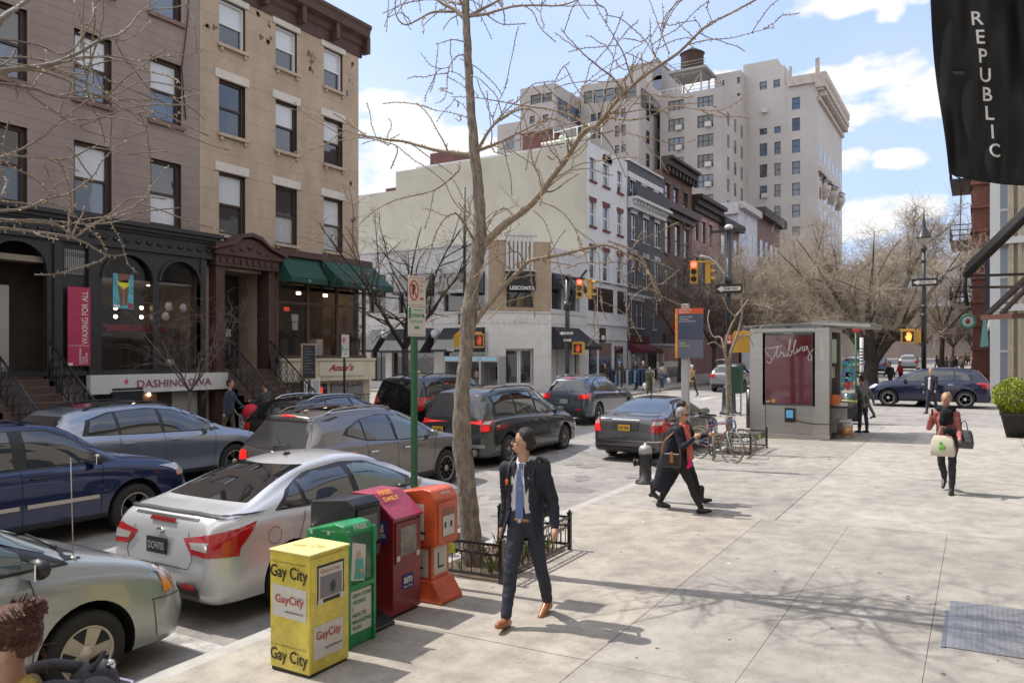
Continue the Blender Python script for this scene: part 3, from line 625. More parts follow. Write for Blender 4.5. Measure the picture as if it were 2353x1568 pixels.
awning('awning','small dark green awning over the cafe side window',19.0,20.75,6.0,5.05,0.55,grn,txt='Tr')
awning('awning','long dark green awning over the cafe at the corner of the tan house',20.95,23.75,6.1,5.0,1.1,grn,txt='Trattoria Amici')
b=MB();b.add([(0,0,0)],[])if False else None
b.box(-19.35,-19.31,18.75,19.4,1.75,2.95,0);b.M=None
o=b.build('chalk_board',[mat('board_frame',(0.42,0.30,0.18),0.6)]);tag(o,'wood framed chalkboard leaning at the top of the cafe steps','chalkboard')
b=MB();b.box(-19.308,-19.30,18.80,19.35,1.80,2.90,0)
for k in range(9):b.box(-19.299,-19.298,18.86,19.1+0.2*((k*7)%3)/2,2.78-k*0.1,2.795-k*0.1,1)
b.build('slate',[mat('slate',(0.03,0.035,0.04),0.8),mat('chalk',(0.3,0.3,0.3),0.9)],o)
# low corner store across the side street
tile=brick('glazed_tile_white',(0.60,0.585,0.57),(0.56,0.545,0.53),(0.47,0.455,0.44),0.6,0.42,0.008,rough=0.6,bump=0.15,var=0.12,ms=1.5)
wbrick=brick('brick_whitewashed',(0.56,0.56,0.58),(0.51,0.51,0.53),(0.44,0.44,0.45),0.22,0.075,0.006,var=0.15)
ybrick=brick('brick_yellow',(0.42,0.32,0.22),(0.38,0.28,0.19),(0.26,0.2,0.15),0.22,0.085,0.012,var=0.2)
low=thing('corner_store','low two-storey white corner store with black awnings across the side street','building',(-24,41,0.45),world=True)
YS,XW=38.7,-36.5
Ul,Nl=(1,0,0),(0,-1,0)
Ol=(XW,YS,0);Wl=-24.7-XW
up=[(x0-XW,x1-XW,z0,z1)for x0,x1,z0,z1 in((-36.3,-34.9,5.25,7.65),(-33.84,-32.46,5.27,7.68),(-31.41,-28.62,5.2,7.58),(-27.92,-24.95,5.2,7.5))]
dn=[(x0-XW,x1-XW,z0,z1)for x0,x1,z0,z1 in((-33.67,-32.46,0.9,4.18),(-31.96,-28.66,0.9,4.2),(-27.92,-24.95,0.9,4.2),(-36.2,-34.6,0.9,4.2))]
b=MB();wall(b,Ol,Ul,Nl,Wl,0,5.15,dn,0.35,0);b.build('lower_wall',[tile],low)
b=MB();wall(b,(XW,YS,0),Ul,Nl,Wl,5.15,9.1,up,0.3,0);mass(b,XW-20,-24.8,YS+0.4,46.3,0,8.95);mass(b,-26,-22.3,41.9,46.3,0,8.9);b.build('upper_wall',[wbrick],low)
cs=Vector((2.7,2.7,0)).normalized();cn=Vector((2.7,-2.7,0)).normalized();Oc=Vector((-24.7,38.7,0));Wc=2.7*math.sqrt(2)
b=MB();wall(b,Oc,cs,cn,Wc,0,5.15,[(1.05,2.75,0.75,2.95)],0.5,0);wall(b,(-22,41.4,0),U,Nn,5.0,0,5.15,[(0.1,3.9,0.75,4.25)],0.35,0);b.build('corner_wall',[tile],low)
b=MB();wall(b,Oc,cs,cn,Wc,5.15,9.3,[(1.1,2.75,5.4,7.5)],0.3,0);b.build('corner_brick',[ybrick],low)
b=MB();wall(b,(-22,41.4,0),U,Nn,5.0,5.15,9.05,[(0.1,1.9,5.3,7.5),(2.1,3.9,5.3,7.4)],0.3,0);b.build('upper_wall',[wbrick],low)
b=MB()
for k in range(7):lbox(b,Oc,cs,cn,1.05+k*0.25,1.2+k*0.25,7.6,9.7,0.0,0.10)
lbox(b,Oc,cs,cn,0.95,2.9,7.5,7.6,0,0.14);lbox(b,Oc,cs,cn,0.9,2.95,9.6,9.75,-0.2,0.15)
lbox(b,Oc,cs,cn,0,Wc,5.05,5.15,0,0.05);lbox(b,Ol,Ul,Nl,0,Wl,5.05,5.15,0,0.05);lbox(b,(-22,41.4,0),U,Nn,0,5,5.05,5.15,0,0.05)
lbox(b,Ol,Ul,Nl,0,Wl,9.1,9.2,-0.3,0.08)
for k in range(34):lbox(b,Ol,Ul,Nl,0.2+k*0.34,0.37+k*0.34,4.42,4.52,0,0.04)
for k in range(10):lbox(b,Oc,cs,cn,0.15+k*0.36,0.33+k*0.36,4.42,4.52,0,0.04)
for k in range(12):lbox(b,(-22,41.4,0),U,Nn,0.15+k*0.4,0.35+k*0.4,4.42,4.52,0,0.04)
for i in range(5):lbox(b,Oc,cs,cn,1.5+i*0.1,2.3-i*0.1,4.52+i*0.08,4.6+i*0.08,0,0.05)
for x in(-34.4,-32.0,-28.3):
 lbox(b,Ol,Ul,Nl,x-XW-0.3,x-XW+0.3,7.75,7.9,0,0.22)
 b.ball((x,YS-0.1,7.45),(0.27,0.12,0.32),8);b.ball((x,YS-0.1,7.05),(0.17,0.08,0.3),8)
b.build('trim',[mat('terracotta_white',(0.50,0.50,0.50),0.6,var=0.12)],low)
for h in up:window(low,Ol,Ul,Nl,h,0.25,f_dark,'fixed',lower=g_dark,mullions=1)
for h in dn:window(low,Ol,Ul,Nl,h,0.3,f_dark,'fixed',lower=g_dark,mullions=1)
window(low,Oc,cs,cn,(1.1,2.75,5.4,7.5),0.25,f_dark,'fixed',mullions=0)
window(low,(-22,41.4,0),U,Nn,(0.1,1.9,5.3,7.5),0.25,f_white,'fixed');window(low,(-22,41.4,0),U,Nn,(2.1,3.9,5.3,7.4),0.25,f_white,'fixed')
window(low,(-22,41.4,0),U,Nn,(0.1,3.9,0.75,4.25),0.3,f_dark,'fixed',mullions=2)
d_=MB();
for a0,a1 in((1.05,1.92),(1.95,2.75)):
 lbox(d_,Oc,cs,cn,a0,a0+0.09,0.75,2.95,-0.45,-0.38);lbox(d_,Oc,cs,cn,a1-0.09,a1,0.75,2.95,-0.45,-0.38);lbox(d_,Oc,cs,cn,a0,a1,2.83,2.95,-0.451,-0.379);lbox(d_,Oc,cs,cn,a0,a1,0.75,0.9,-0.451,-0.379)
d1=d_.build('door',[f_white],low);g=MB();lbox(g,Oc,cs,cn,1.1,2.7,0.85,2.9,-0.44,-0.41);g.build('pane',[g_dark],d1)
g=MB()
for x in(-34.4,-32.2,-28.3):
 g.lathe([(0.0,-0.25),(0.22,-0.22),(0.28,0),(0.22,0.22),(0,0.25)],(x,YS-0.35,3.85),14);g.box(x-0.04,x+0.04,YS-0.3,YS,3.8,3.9)
g.build('wall_lamp',[mat('lamp_globe',(0.42,0.45,0.5),0.3,coat=0.6)],low)
awb=mat('awning_black',(0.016,0.016,0.02),0.7,var=0.2);awg=mat('awning_charcoal',(0.075,0.073,0.07),0.8,var=0.12)
def awn_front(label,x0,x1,zt,zb,out,m,val=0.15,txt=None,par=None):
 b=MB()
 for k in range(6):
  t0,t1=k/6,(k+1)/6;P=lambda t,x:(x-0.5*t*0,YS-0.02-out*t,zt+(zb+val-zt)*t)
  b.quad(P(t0,x0),P(t0,x1),P(t1,x1),P(t1,x0),0)
  for x in(x0,x1):b.quad(P(t0,x),P(t1,x),(x,P(t1,x)[1],zb),(x,P(t0,x)[1],zb),0)
 b.quad((x0,YS-0.02-out,zb+val),(x1,YS-0.02-out,zb+val),(x1,YS-0.02-out,zb),(x0,YS-0.02-out,zb),1)
 if txt:text(b,txt,((x0+x1)/2,YS-0.05-out,zb+0.02),(1,0,0),(0,0,1),height=0.17,m=2,center=True,bold=0.02)
 tag(b.build('awning',[m,m,wht]),label,'awning')
awn_front('charcoal awning over the narrow upper window left of the corner store',-33.7,-32.5,7.6,6.35,0.8,awg)
awn_front('charcoal upper awning between the two plaster capitals',-31.3,-28.7,7.55,6.3,0.8,awg)
awn_front('charcoal upper awning with white lettering nearest the store corner',-27.8,-25.0,7.5,6.2,0.8,awg,txt='CONCORDO')
awn_front('leftmost black ground-floor awning of the corner store',-36.2,-34.7,4.18,2.75,1.2,awb)
awn_front('narrow black ground-floor awning of the corner store',-33.6,-32.5,4.18,2.75,1.2,awb)
awn_front('wide black ground-floor awning between the two round wall lamps',-31.9,-28.7,4.2,2.7,1.3,awb)
awn_front('black ground-floor awning with white script beside the corner door',-27.9,-25.0,4.2,2.75,1.3,awb,txt='Sunday')
b=MB()
lbox(b,Oc,cs,cn,1.1,2.75,6.9,7.5,0,0.35);lbox(b,Oc,cs,cn,1.1,2.75,6.35,6.9,0.3,0.5)
text(b,'LESCONTA',Oc+cs*1.93+cn*0.505+Vector((0,0,6.38)),cs,(0,0,1),height=0.22,width=1.5,m=1,center=True,bold=0.02)
tag(b.build('awning',[awb,wht]),'black awning with white letters over the chamfered corner window','awning')
awning('awning','black upper awning on the street side of the corner store',41.55,45.2,7.5,6.5,0.7,awb,x0=-21.98,txt='CONTA')
awning('awning','large black ground-floor awning on the street side of the corner store',41.55,45.2,4.27,2.9,1.6,awb,x0=-21.98)
# row houses of the next block
def rowhouse(label,Ya,Yb,H,wm,wins,fm,zb=0.4,cornice=None,cm=None,lint=None,lm=None,sills=None,sm_=None,extra=None,Xf=-22.0,small=True,deep=14,upper=None):
 t=thing('row_house',label,'building',(Xf,(Ya+Yb)/2,zb),world=True)
 Oo=(Xf,Ya,0);Wd=Yb-Ya
 holes=[(a-Ya,c-Ya,z0,z1)for(a,c,z0,z1)in wins]
 b=MB();wall(b,Oo,U,Nn,Wd,0,H,holes,0.2,0);b.build('wall',[wm],t)
 b=MB();mass(b,Xf-deep,Xf-0.24,Ya+0.003,Yb-0.003,0,H-0.02);b.quad((Xf,Ya,0),(Xf,Ya,H),(Xf-0.24,Ya,H),(Xf-0.24,Ya,0));b.quad((Xf,Yb,0),(Xf-0.24,Yb,0),(Xf-0.24,Yb,H),(Xf,Yb,H));b.build('side_wall',[wm],t)
 for h in holes:window(t,Oo,U,Nn,h,0.14,fm,'sash',upper=upper or g_dark,fw=0.09,small=small)
 if lint:
  for h in holes:b=MB();lbox(b,Oo,U,Nn,h[0]-0.12,h[1]+0.12,h[3]+0.01,h[3]+lint,0,0.06);b.build('lintel',[lm],t)
 if sills:
  for h in holes:b=MB();lbox(b,Oo,U,Nn,h[0]-0.1,h[1]+0.1,h[2]-sills,h[2]-0.003,0,0.1);b.build('sill',[sm_],t)
 if cornice:
  b=MB()
  for(z0,z1,d)in cornice:lbox(b,Oo,U,Nn,-0.05,Wd-0.1,z0,z1,-0.1,d)
  b.build('cornice',[cm],t)
 if extra:extra(t,Oo)
 return t
beige_m=mat('stucco_beige',(0.43,0.41,0.345),0.9,var=0.12,vscale=0.6,bump=0.2,bscale=10)
wpaint=mat('painted_brick_white',(0.58,0.58,0.60),0.8,var=0.13,vscale=0.9,bump=0.15,bscale=30)
redbr=mat('red_sandstone',(0.13,0.035,0.028),0.8,var=0.2)
def ex_white(t,Oo):
 b=MB();mass(b,-37.9,-22.02,46.38,46.42,0,16.4);mass(b,-60,-37.9,46.4,53,0,15.0);b.build('party_wall',[beige_m],t)
 b=MB()
 for(y,w)in((47.0,.05),):pass
 for k in range(9):
  for(r0,z)in((0.45,16.0),):
   y=49.6+random.uniform(-.6,.6);b.add([(-21.995,y+r0*math.cos(a)*random.uniform(.3,1),z+r0*0.9*math.sin(a)*random.uniform(.3,1))for a in[q*math.pi/5 for q in range(10)]],[tuple(range(10))])
 b.build('flaked_paint',[mat('flaked',(0.24,0.15,0.14),0.9)],t)
 b=MB()
 for(a,c,z0,z1,m_)in((46.7,47.9,0.5,3.2,0),(48.3,50.3,0.5,3.4,0),(50.9,52.4,0.4,3.2,0),(46.6,47.9,5.5,7.1,1),(48.1,50.6,5.5,7.1,1),(51.4,52.9,5.5,7.1,1)):
  lbox(b,(-22,0,0),U,Nn,a,c,z0,z1,0.0,0.03,m_)
 b.build('shopfront',[g_dark,mat('pane_redbrown',(0.03,0.014,0.013),0.3)],t)
 b=MB();lbox(b,(-22,0,0),U,Nn,46.4,53.2,7.5,7.62,0,0.12);lbox(b,(-22,0,0),U,Nn,46.4,53.2,4.6,4.7,0,0.1);lbox(b,(-22,0,0),U,Nn,46.4,53.2,3.6,3.68,0,0.08);b.build('string_course',[wpaint],t)
 b=MB();lbox(b,(-22,0,0),U,Nn,48.3,49.2,3.45,4.4,0.03,0.1,0);lbox(b,(-22,0,0),U,Nn,48.5,49.0,3.6,3.9,0.1,0.11,1);lbox(b,(-22,0,0),U,Nn,48.6,48.9,3.95,4.2,0.1,0.11,2);b.build('sign_plate',[f_dark,wht,redbr],t)
cw=[(46.85,47.75),(48.95,49.95),(51.4,52.35)]
random.seed(21)
H1=rowhouse('white painted four-storey house with big blank beige side wall facing the side street',46.4,53.2,16.55,wpaint,[(a,c,z0,z1)for(z0,z1)in((14.1,15.6),(11.1,12.7),(7.6,9.6))for(a,c)in cw],f_white,sills=0.14,sm_=redbr,extra=ex_white)
for(z1)in(12.72,9.62):
 for(a,c)in cw:b=MB();lbox(b,(-22,0,0),U,Nn,a-0.1,c+0.1,z1,z1+0.28,0,0.05);b.build('lintel',[redbr],H1)
slate_m=mat('painted_slate_grey',(0.085,0.088,0.10),0.8,var=0.15,bump=0.1)
cream_w=mat('trim_white',(0.55,0.55,0.56),0.7,var=0.15,vscale=3)
def ex_grey(t,Oo):
 b=MB();O0=(-22,0,0)
 lbox(b,O0,U,Nn,53.2,60.5,16.72,16.85,-0.1,0.15);lbox(b,O0,U,Nn,53.25,60.5,15.55,15.95,0,0.1)
 lbox(b,O0,U,Nn,53.3,60.9,13.9,14.1,0,0.75);lbox(b,O0,U,Nn,53.3,60.6,13.3,13.9,0,0.35);lbox(b,O0,U,Nn,53.3,60.5,6.9,7.1,0,0.12)
 for k in range(12):lbox(b,O0,U,Nn,53.5+k*0.6,53.65+k*0.6,13.6,13.9,0.35,0.6)
 lbox(b,O0,U,Nn,57.6,60.9,3.3,3.45,0,1.2);lbox(b,O0,U,Nn,57.8,60.6,3.1,3.3,0,0.9);lbox(b,O0,U,Nn,58.2,58.5,0.4,3.1,0.6,0.9);lbox(b,O0,U,Nn,53.4,57.2,0.4,2.9,0,0.06)
 b.build('trim',[cream_w],t)
 b=MB();lbox(b,O0,U,Nn,53.3,60.4,14.1,15.0,0.68,0.72);
 b.build('balcony_rail',[f_dark],t)
 b=MB()
 for(a,c,z0,z1)in((53.9,54.5,0.9,2.6),(54.9,55.5,0.9,2.6),(55.9,56.5,0.9,2.6),(59.0,59.8,0.5,2.8)):lbox(b,O0,U,Nn,a,c,z0,z1,0.06,0.09)
 b.build('shopfront',[g_dark],t)
 b=MB();lbox(b,O0,U,Nn,53.4,57.6,3.5,4.0,0,0.1,0);text(b,'SUSHI',(-21.89,54.6,3.62),(0,1,0),(0,0,1),height=0.22,m=1);b.build('fascia',[mat('fascia_maroon',(0.10,0.012,0.015),0.7),mat('gilt',(0.5,0.35,0.15),0.6)],t)
rowhouse('slate grey painted house with white window trim and white bracketed cornice',53.2,60.6,16.75,slate_m,[(a,c,z0,z1)for(z0,z1)in((11.1,13.0),(7.6,10.0))for(a,c)in((54.0,55.0),(56.4,57.4),(58.8,59.8))]+[(a,c,14.1,15.4)for(a,c)in((53.8,54.6),(56.0,56.8),(58.6,59.4))]+[(a,a+0.6,4.6,6.6)for a in(53.8,54.8,55.8,58.4)],f_white,lint=0.34,lm=cream_w,sills=0.1,sm_=cream_w,extra=ex_grey,upper=g_dark)
awning('awning','small maroon awning of the slate grey house',53.6,57.6,3.4,2.7,1.1,mat('awning_maroon',(0.12,0.012,0.02),0.7),x0=-21.9)
brk=brick('brick_brown',(0.17,0.085,0.06),(0.13,0.065,0.05),(0.12,0.09,0.08))
def ex_brown(t,Oo):
 b=MB();O0=(-22,0,0)
 lbox(b,O0,U,Nn,60.4,68.6,14.4,15.0,0,0.7);lbox(b,O0,U,Nn,60.5,68.3,13.9,14.4,0,0.35)
 for k in range(9):lbox(b,O0,U,Nn,60.8+k*0.9,61.0+k*0.9,17.4,18.2,0.25,0.5)
 b.build('cornice_band',[f_brown],t)
 b=MB();lbox(b,O0,U,Nn,60.8,67.8,0.3,3.4,0,0.05);b.build('shopfront',[g_dark],t)
 b=MB();lbox(b,O0,U,Nn,60.8,68.0,3.4,4.3,0,0.2);b.build('fascia',[f_brown],t)
rowhouse('dark brown brick house with heavy black-brown projecting cornice',60.6,68.2,17.6,brk,[(a,a+1.2,15.1,16.6)for a in(61.2,63.3,65.8)]+[(a,a+1.3,10.9,13.5)for a in(61.2,63.6,66.0)]+[(a,a+1.3,6.9,9.6)for a in(61.2,63.6,66.0)],f_brown,cornice=[(17.5,17.9,0.35),(17.9,18.4,0.6),(18.4,18.62,0.9)],cm=mat('cornice_black',(0.03,0.022,0.02),0.7,var=0.2),lint=0.3,lm=f_brown,sills=0.15,sm_=f_brown,extra=ex_brown)
b=MB();b.box(-21.3,-20.5,60.9,61.0,4.3,7.0,0);text(b,'HABANA',(-20.75,60.895,6.8),(0,0,-1),(1,0,0),height=0.4,width=2.2,m=1);b.box(-22,-20.5,60.93,60.96,7.05,7.1,2)
tag(b.build('hanging_sign',[mat('sign_orange_red',(0.55,0.07,0.03),0.6),wht,f_dark]),'vertical red shop sign with white letters hanging from the brown house','sign')
pink=mat('pink_stone',(0.30,0.18,0.17),0.85,var=0.25,vscale=0.8)
rowhouse('dusty pink stone house with black bracketed cornice beyond the brown brick house',68.2,76.4,15.6,pink,[(a,a+1.1,z0,z1)for(z0,z1)in((12.9,14.9),(9.0,11.4),(5.4,7.8))for a in(69.0,71.1,73.2)],f_dark,cornice=[(15.5,16.0,0.3),(16.0,16.5,0.6),(16.5,16.85,0.95)],cm=MATS['cornice_black'],lint=0.25,lm=mat('pink_pale',(0.38,0.27,0.26),0.8))
wp2=mat('white_gable',(0.50,0.51,0.55),0.8,var=0.3,vscale=1.0)
b=MB();mass(b,-34,-22,84.0,92,0,18.2,0);mass(b,-27,-22.01,83.6,84.0,17.6,18.8,0);mass(b,-32,-28,83.6,84.0,17.6,18.6,0)
for k in range(3):
 for z in(7,10.5,14):b.box(-22,-21.97,85+k*2.4,86.1+k*2.4,z,z+1.9,1)
b.box(-22.2,-21.4,84.1,92,18.2,18.9,2)
tag(b.build('row_house',[wp2,g_dark,mat('cornice_pale',(0.45,0.44,0.44),0.8,var=0.2)]),'house with mottled white gable wall rising behind the pink house','building')
b=MB();mass(b,-34,-22,76.4,83.9,0,15.4,0);mass(b,-22.3,-21.3,76.4,83.9,15.4,16.1,1)
for k in range(3):
 for z in(5.4,9,12.6):b.box(-22,-21.97,77.2+k*2.3,78.3+k*2.3,z,z+1.9,2)
tag(b.build('row_house',[mat('brown_dim',(0.16,0.10,0.085),0.8,var=0.2),MATS['cornice_black'],g_dark]),'dim brown row house between the pink house and the white gable','building')
b=MB();mass(b,-34,-22,92,104,0,18.6,0);mass(b,-22.3,-21.1,92,104,18.6,19.6,1)
for k in range(4):
 for z in(6,10,14):b.box(-22,-21.97,93.2+k*2.6,94.4+k*2.6,z,z+2.0,2)
tag(b.build('row_house',[MATS['brown_dim'],MATS['cornice_black'],g_dark]),'dark brown row house farthest along the row under the tall tower','building')
bkr=brick('brick_bulkhead',(0.16,0.055,0.05),(0.13,0.05,0.045),(0.12,0.08,0.075))
b=MB();b.box(-37.4,-35.2,50,52.5,15.5,18.5);b.box(-37.4,-36.0,49.99,52.4,15,17.6);tag(b.build('roof_bulkhead',[bkr],bevel=0.02),'smaller red brick bulkhead on the beige roof','roof structure')
p0=atY(1200,345,50);p1=atY(1265,300,50)
b=MB();b.box(p0 .x,p1 .x,50,52.6,15.5,p1 .z);b.box(p0 .x-0.1,p1 .x+0.1,49.9,52.7,p1 .z,p1 .z+0.12);tag(b.build('roof_bulkhead',[bkr],bevel=0.02),'larger red brick bulkhead behind the tree trunk on the beige roof','roof structure')
b=MB();a0=atY(1243,345,46.2);a1=atY(1355,318,46.2)
b.tube([(a0 .x,46.3,16.7),(a1 .x,46.3,16.75)],0.14,8);b.ball((a0 .x+1.5,46.3,16.95),0.2,8)
for z in(17.5,18.2):b.tube([(a0 .x,48,z-0.3),(a1 .x,48,z)],0.035,5)
for k in range(5):q=a0 .x+(a1 .x-a0 .x)*k/4;b.tube([(q,48,16.3),(q,48,18.1)],0.035,5)
tag(b.build('roof_railing',[mat('pipe_pale',(0.6,0.64,0.55),0.5)]),'pale pipe and railing along the edge of the beige roof','railing')
b=MB();q=atY(900,470,55);b.box(q.x-0.7,q.x+0.8,55,57,0,q.z+1.5);tag(b.build('chimney',[bkr]),'slim brick chimney left of the beige wall','chimney')
b=MB();q=atY(825,580,70);r_=atY(905,470,70);mass(b,q.x-14,r_.x,70,84,0,r_.z+0.5,0)
for k in range(9):
 for z in(3.5,6.6,9.7,12.6):b.box(r_.x-1.2-k*1.7,r_.x-2.1-k*1.7,69.97,69.99,z,z+1.7,1)
tag(b.build('apartment_building',[mat('brick_far',(0.20,0.12,0.09),0.9,var=0.3,vscale=1.5),g_dark]),'brown brick apartment block glimpsed between the tan house and the beige wall','building')
# tall pale towers
tbr=brick('brick_tower',(0.50,0.48,0.465),(0.475,0.455,0.44),(0.42,0.40,0.385),0.9,0.3,0.03,var=0.10,bump=0.1,ms=0.15)
tbr2=mat('tower_stone',(0.41,0.38,0.37),0.9,var=0.12,vscale=0.2)
tmf=mat('tower_frame',(0.035,0.045,0.06),0.5)
ac_m=mat('ac_unit',(0.5,0.5,0.48),0.6)
def tower(name,label,Yp,xl,xr,ytop_x,ytop,deep,cols,rows,m,zb=0,side_cols=(),mull=0,acs=()):
 """cols in photo columns (x0,x1), rows in photo rows (y0,y1) read at column xr, on plane Y=Yp"""
 t=thing(name,label,'building',((atY(xl,815,Yp).x+atY(xr,815,Yp).x)/2,Yp,0.5),world=True)
 X0,X1=atY(xl,815,Yp).x,atY(xr,815,Yp).x;H=atY(ytop_x,ytop,Yp).z
 holes=[]
 for(c0,c1,ref,rr)in cols:
  a0,a1=atY(c0,815,Yp).x-X0,atY(c1,815,Yp).x-X0
  for(y0,y1)in rr:holes.append((a0,a1,atY(ref,y1,Yp).z,atY(ref,y0,Yp).z))
 b=MB();wall(b,(X0,Yp,0),(1,0,0),(0,-1,0),X1-X0,zb,H,holes,0.35,0)
 b.quad((X1,Yp,zb),(X1,Yp+deep,zb),(X1,Yp+deep,H),(X1,Yp,H));b.quad((X0,Yp,zb),(X0,Yp,H),(X0,Yp+deep,H),(X0,Yp+deep,zb));b.quad((X0,Yp,H-0.5),(X1,Yp,H-0.5),(X1,Yp+deep,H-0.5),(X0,Yp+deep,H-0.5));b.quad((X0,Yp+deep,zb),(X0,Yp+deep,H),(X1,Yp+deep,H),(X1,Yp+deep,zb))
 b.build('wall',[m],t)
 for h in holes:window(t,(X0,Yp,0),(1,0,0),(0,-1,0),h,0.25,tmf,'sash',upper=g_blue if random.random()<.35 else g_dark,fw=0.12,mullions=mull,small=True)
 b=MB()
 for(ci,ri)in acs:
  n_=0
  c0,c1,ref,rr=cols[ci];y0,y1=rr[ri];cx=atY(c0+(c1-c0)*0.7,815,Yp).x;cz=atY(ref,y1,Yp).z
  b.box(cx-0.45,cx+0.45,Yp-0.55,Yp+0.2,cz,cz+0.75)
 if b.v:b.build('air_conditioner',[ac_m],t)
 return t,X0,X1,H
random.seed(8)
zz=zb2=None
def Z2(x,y):return((2250+x*700/1829)/1.47279,(200+y*700/1829)/1.47279)
rowsA=[(Z2(0,y0)[1],Z2(0,y1)[1])for(y0,y1)in((375,480),(558,668),(745,858),(932,1045),(1120,1230),(1308,1415))]
rowsT=[(Z2(0,205)[1],Z2(0,290)[1])]
rowsB=[(Z2(0,y0)[1],Z2(0,y1)[1])for(y0,y1)in((358,465),(542,655),(730,842),(920,1032),(1107,1220),(1298,1410))]
rowsC=[(Z2(0,y0)[1],Z2(0,y1)[1])for(y0,y1)in((338,445),(520,635),(710,828),(902,1018),(1092,1208),(1284,1398),(1478,1560))]
XT=lambda x:Z2(x,0)[0]
T1,X0,X1,HT=tower('tower','tallest pale brick apartment tower with ornate cornice at its right corner',134,XT(668),XT(1348),1885,207,26,[(XT(835),XT(902),1780,rowsA),(XT(965),XT(1020),1805,rowsB),(XT(1122),XT(1192),1850,rowsC)],None,tbr,acs=())if False else(None,None,None,None)
def tw1():
 Yp=134
 return tower('tower','tallest pale brick apartment tower with ornate cornice at its right corner',Yp,XT(668),XT(1348),XT(1200),Z2(0,215)[1],26,[(XT(835),XT(902),XT(870),rowsA),(XT(965),XT(1020),XT(990),rowsB),(XT(1122),XT(1192),XT(1160),rowsC)],None,tbr,acs=((0,0),(0,4)))
T1,X0,X1,HT=tw1()
b=MB();x2=atY(XT(1060),815,134).x;zt=atY(XT(900),Z2(0,85)[1],134).z
holesT=[(atY(XT(a),815,134).x-X0,atY(XT(c),815,134).x-X0,atY(XT(a),Z2(0,y1)[1],134).z,atY(XT(a),Z2(0,y0)[1],134).z)for(a,c,y0,y1)in((835,900,205,290),(958,1015,188,272))]
hb=HT
b=MB();wall(b,(X0,133.98,0),(1,0,0),(0,-1,0),x2-X0,hb-6.5,zt,[h for h in holesT if h[2]>hb-6.4],0.3,0)
b.box(X0,x2,134.4,150,HT-1,zt-0.1,0);b.box(X0+0.4,X0+6,134.2,140,zt-0.2,zt+1.4,0);b.build('penthouse_wall',[tbr],T1)
for h in holesT:window(T1,(X0,134,0),(1,0,0),(0,-1,0),h,0.2,tmf,'sash',upper=g_blue,fw=0.12,small=True)
b=MB()
b.box(X1-0.1,X1+0.45,134.0,160,HT-3.2,HT-2.6);b.box(X1-0.1,X1+0.9,133.8,160.2,HT-1.6,HT-1.2);b.box(X1-0.3,X1+1.25,133.5,160.4,HT-1.2,HT-0.3);b.box(X1-4.5,X1+1.2,133.6,134.4,HT-0.3,HT+1.2);b.box(X1-4.4,X1-4.0,133.7,134.2,HT+1.2,HT+3);b.box(X1-0.3,X1+0.3,133.7,134.2,HT+1.2,HT+3.6)
for k in range(14):b.box(X1,X1+1.2,134.5+k*1.85,135.2+k*1.85,HT-2.4,HT-1.61)
for k in range(18):b.ball((X1+1.1,134.2+k*1.45,HT+0.4),(0.5,0.55,1.1),6)
b.box(X1,X1+0.5,134,160,HT-14.6,HT-13.9)
for(y,z)in((139,HT-16.5),(147,HT-16.0),(155,HT-15.8)):b.lathe([(0.2,-1.9),(0.6,-1.3),(1.0,-0.5),(1.15,0.3)],(X1+0.2,y,z),10)
b.build('cornice',[mat('terracotta_tan',(0.46,0.41,0.37),0.8,var=0.25,vscale=1.5)],T1)
for k in range(6):
 for j in range(10):b=MB();b.box(X1,X1+0.03,135.5+k*4.2,137.2+k*4.2,4.5+j*3.35,6.6+j*3.35);b.build('window',[g_dark],T1)
for(y,z)in((139,HT-16),(147,HT-15.5),(155,HT-15.3)):b=MB();b.lathe([(0.1,1.1),(1.05,0.5),(1.2,0.3)],(X1+0.2,y,z+0.2),10);b.build('balcony_hood',[g_dark],T1)
w2=[(XT(28),XT(167)),(XT(285),XT(426))]
r2a=[(Z2(0,y0)[1],Z2(0,y1)[1])for(y0,y1)in((365,455),(528,635),(695,810),(872,985),(1045,1160))]
r2b=[(Z2(0,y0)[1],Z2(0,y1)[1])for(y0,y1)in((330,420),(495,605),(665,775),(842,958),(1020,1132),(1200,1300))]
T2,x0,x1,h2=tower('tower','cream tower with rows of triple windows and the wooden water tank above',118,1516,XT(500),XT(400),Z2(0,262)[1],16,[(w2[0][0],w2[0][1],XT(98),r2a),(w2[1][0],w2[1][1],XT(355),r2b)],None,tbr2,mull=2,acs=((0,1),(0,2),(1,1),(1,3),(1,4)))
b=MB()
for z in(0.7,1.3):b.tube([(x0,118.1,h2+z-0.3),(x1,118.1,h2+z-0.3)],0.05,4)
for k in range(10):q=x0+(x1-x0)*k/9;b.tube([(q,118.1,h2-0.5),(q,118.1,h2+1.0)],0.05,4)
b.build('roof_rail',[mat('rail_pale',(0.5,0.5,0.48),0.6)],T2)
for k in range(3):
 for j in range(9):b=MB();b.box(x1,x1+0.03,121+k*4,122.2+k*4,h2-5-j*3.4,h2-3-j*3.4);b.build('window',[g_dark],T2)
T2b,xa,xb_,h2b=tower('tower','recessed pale block joining the two right-hand towers',131,1641,XT(672),XT(560),Z2(0,118)[1],12,[(XT(490),XT(522),XT(505),[(Z2(0,188)[1],Z2(0,235)[1])]),(XT(636),XT(664),XT(650),[(Z2(0,160)[1],Z2(0,218)[1]),(Z2(0,302)[1],Z2(0,328)[1])])],None,tbr2)
def Z6(x,y):return((1650+x*850/2353)/1.47279,(180+y*850/2353)/1.47279)
X6=lambda x:Z6(x,0)[0];Y6=lambda y:Z6(0,y)[1]
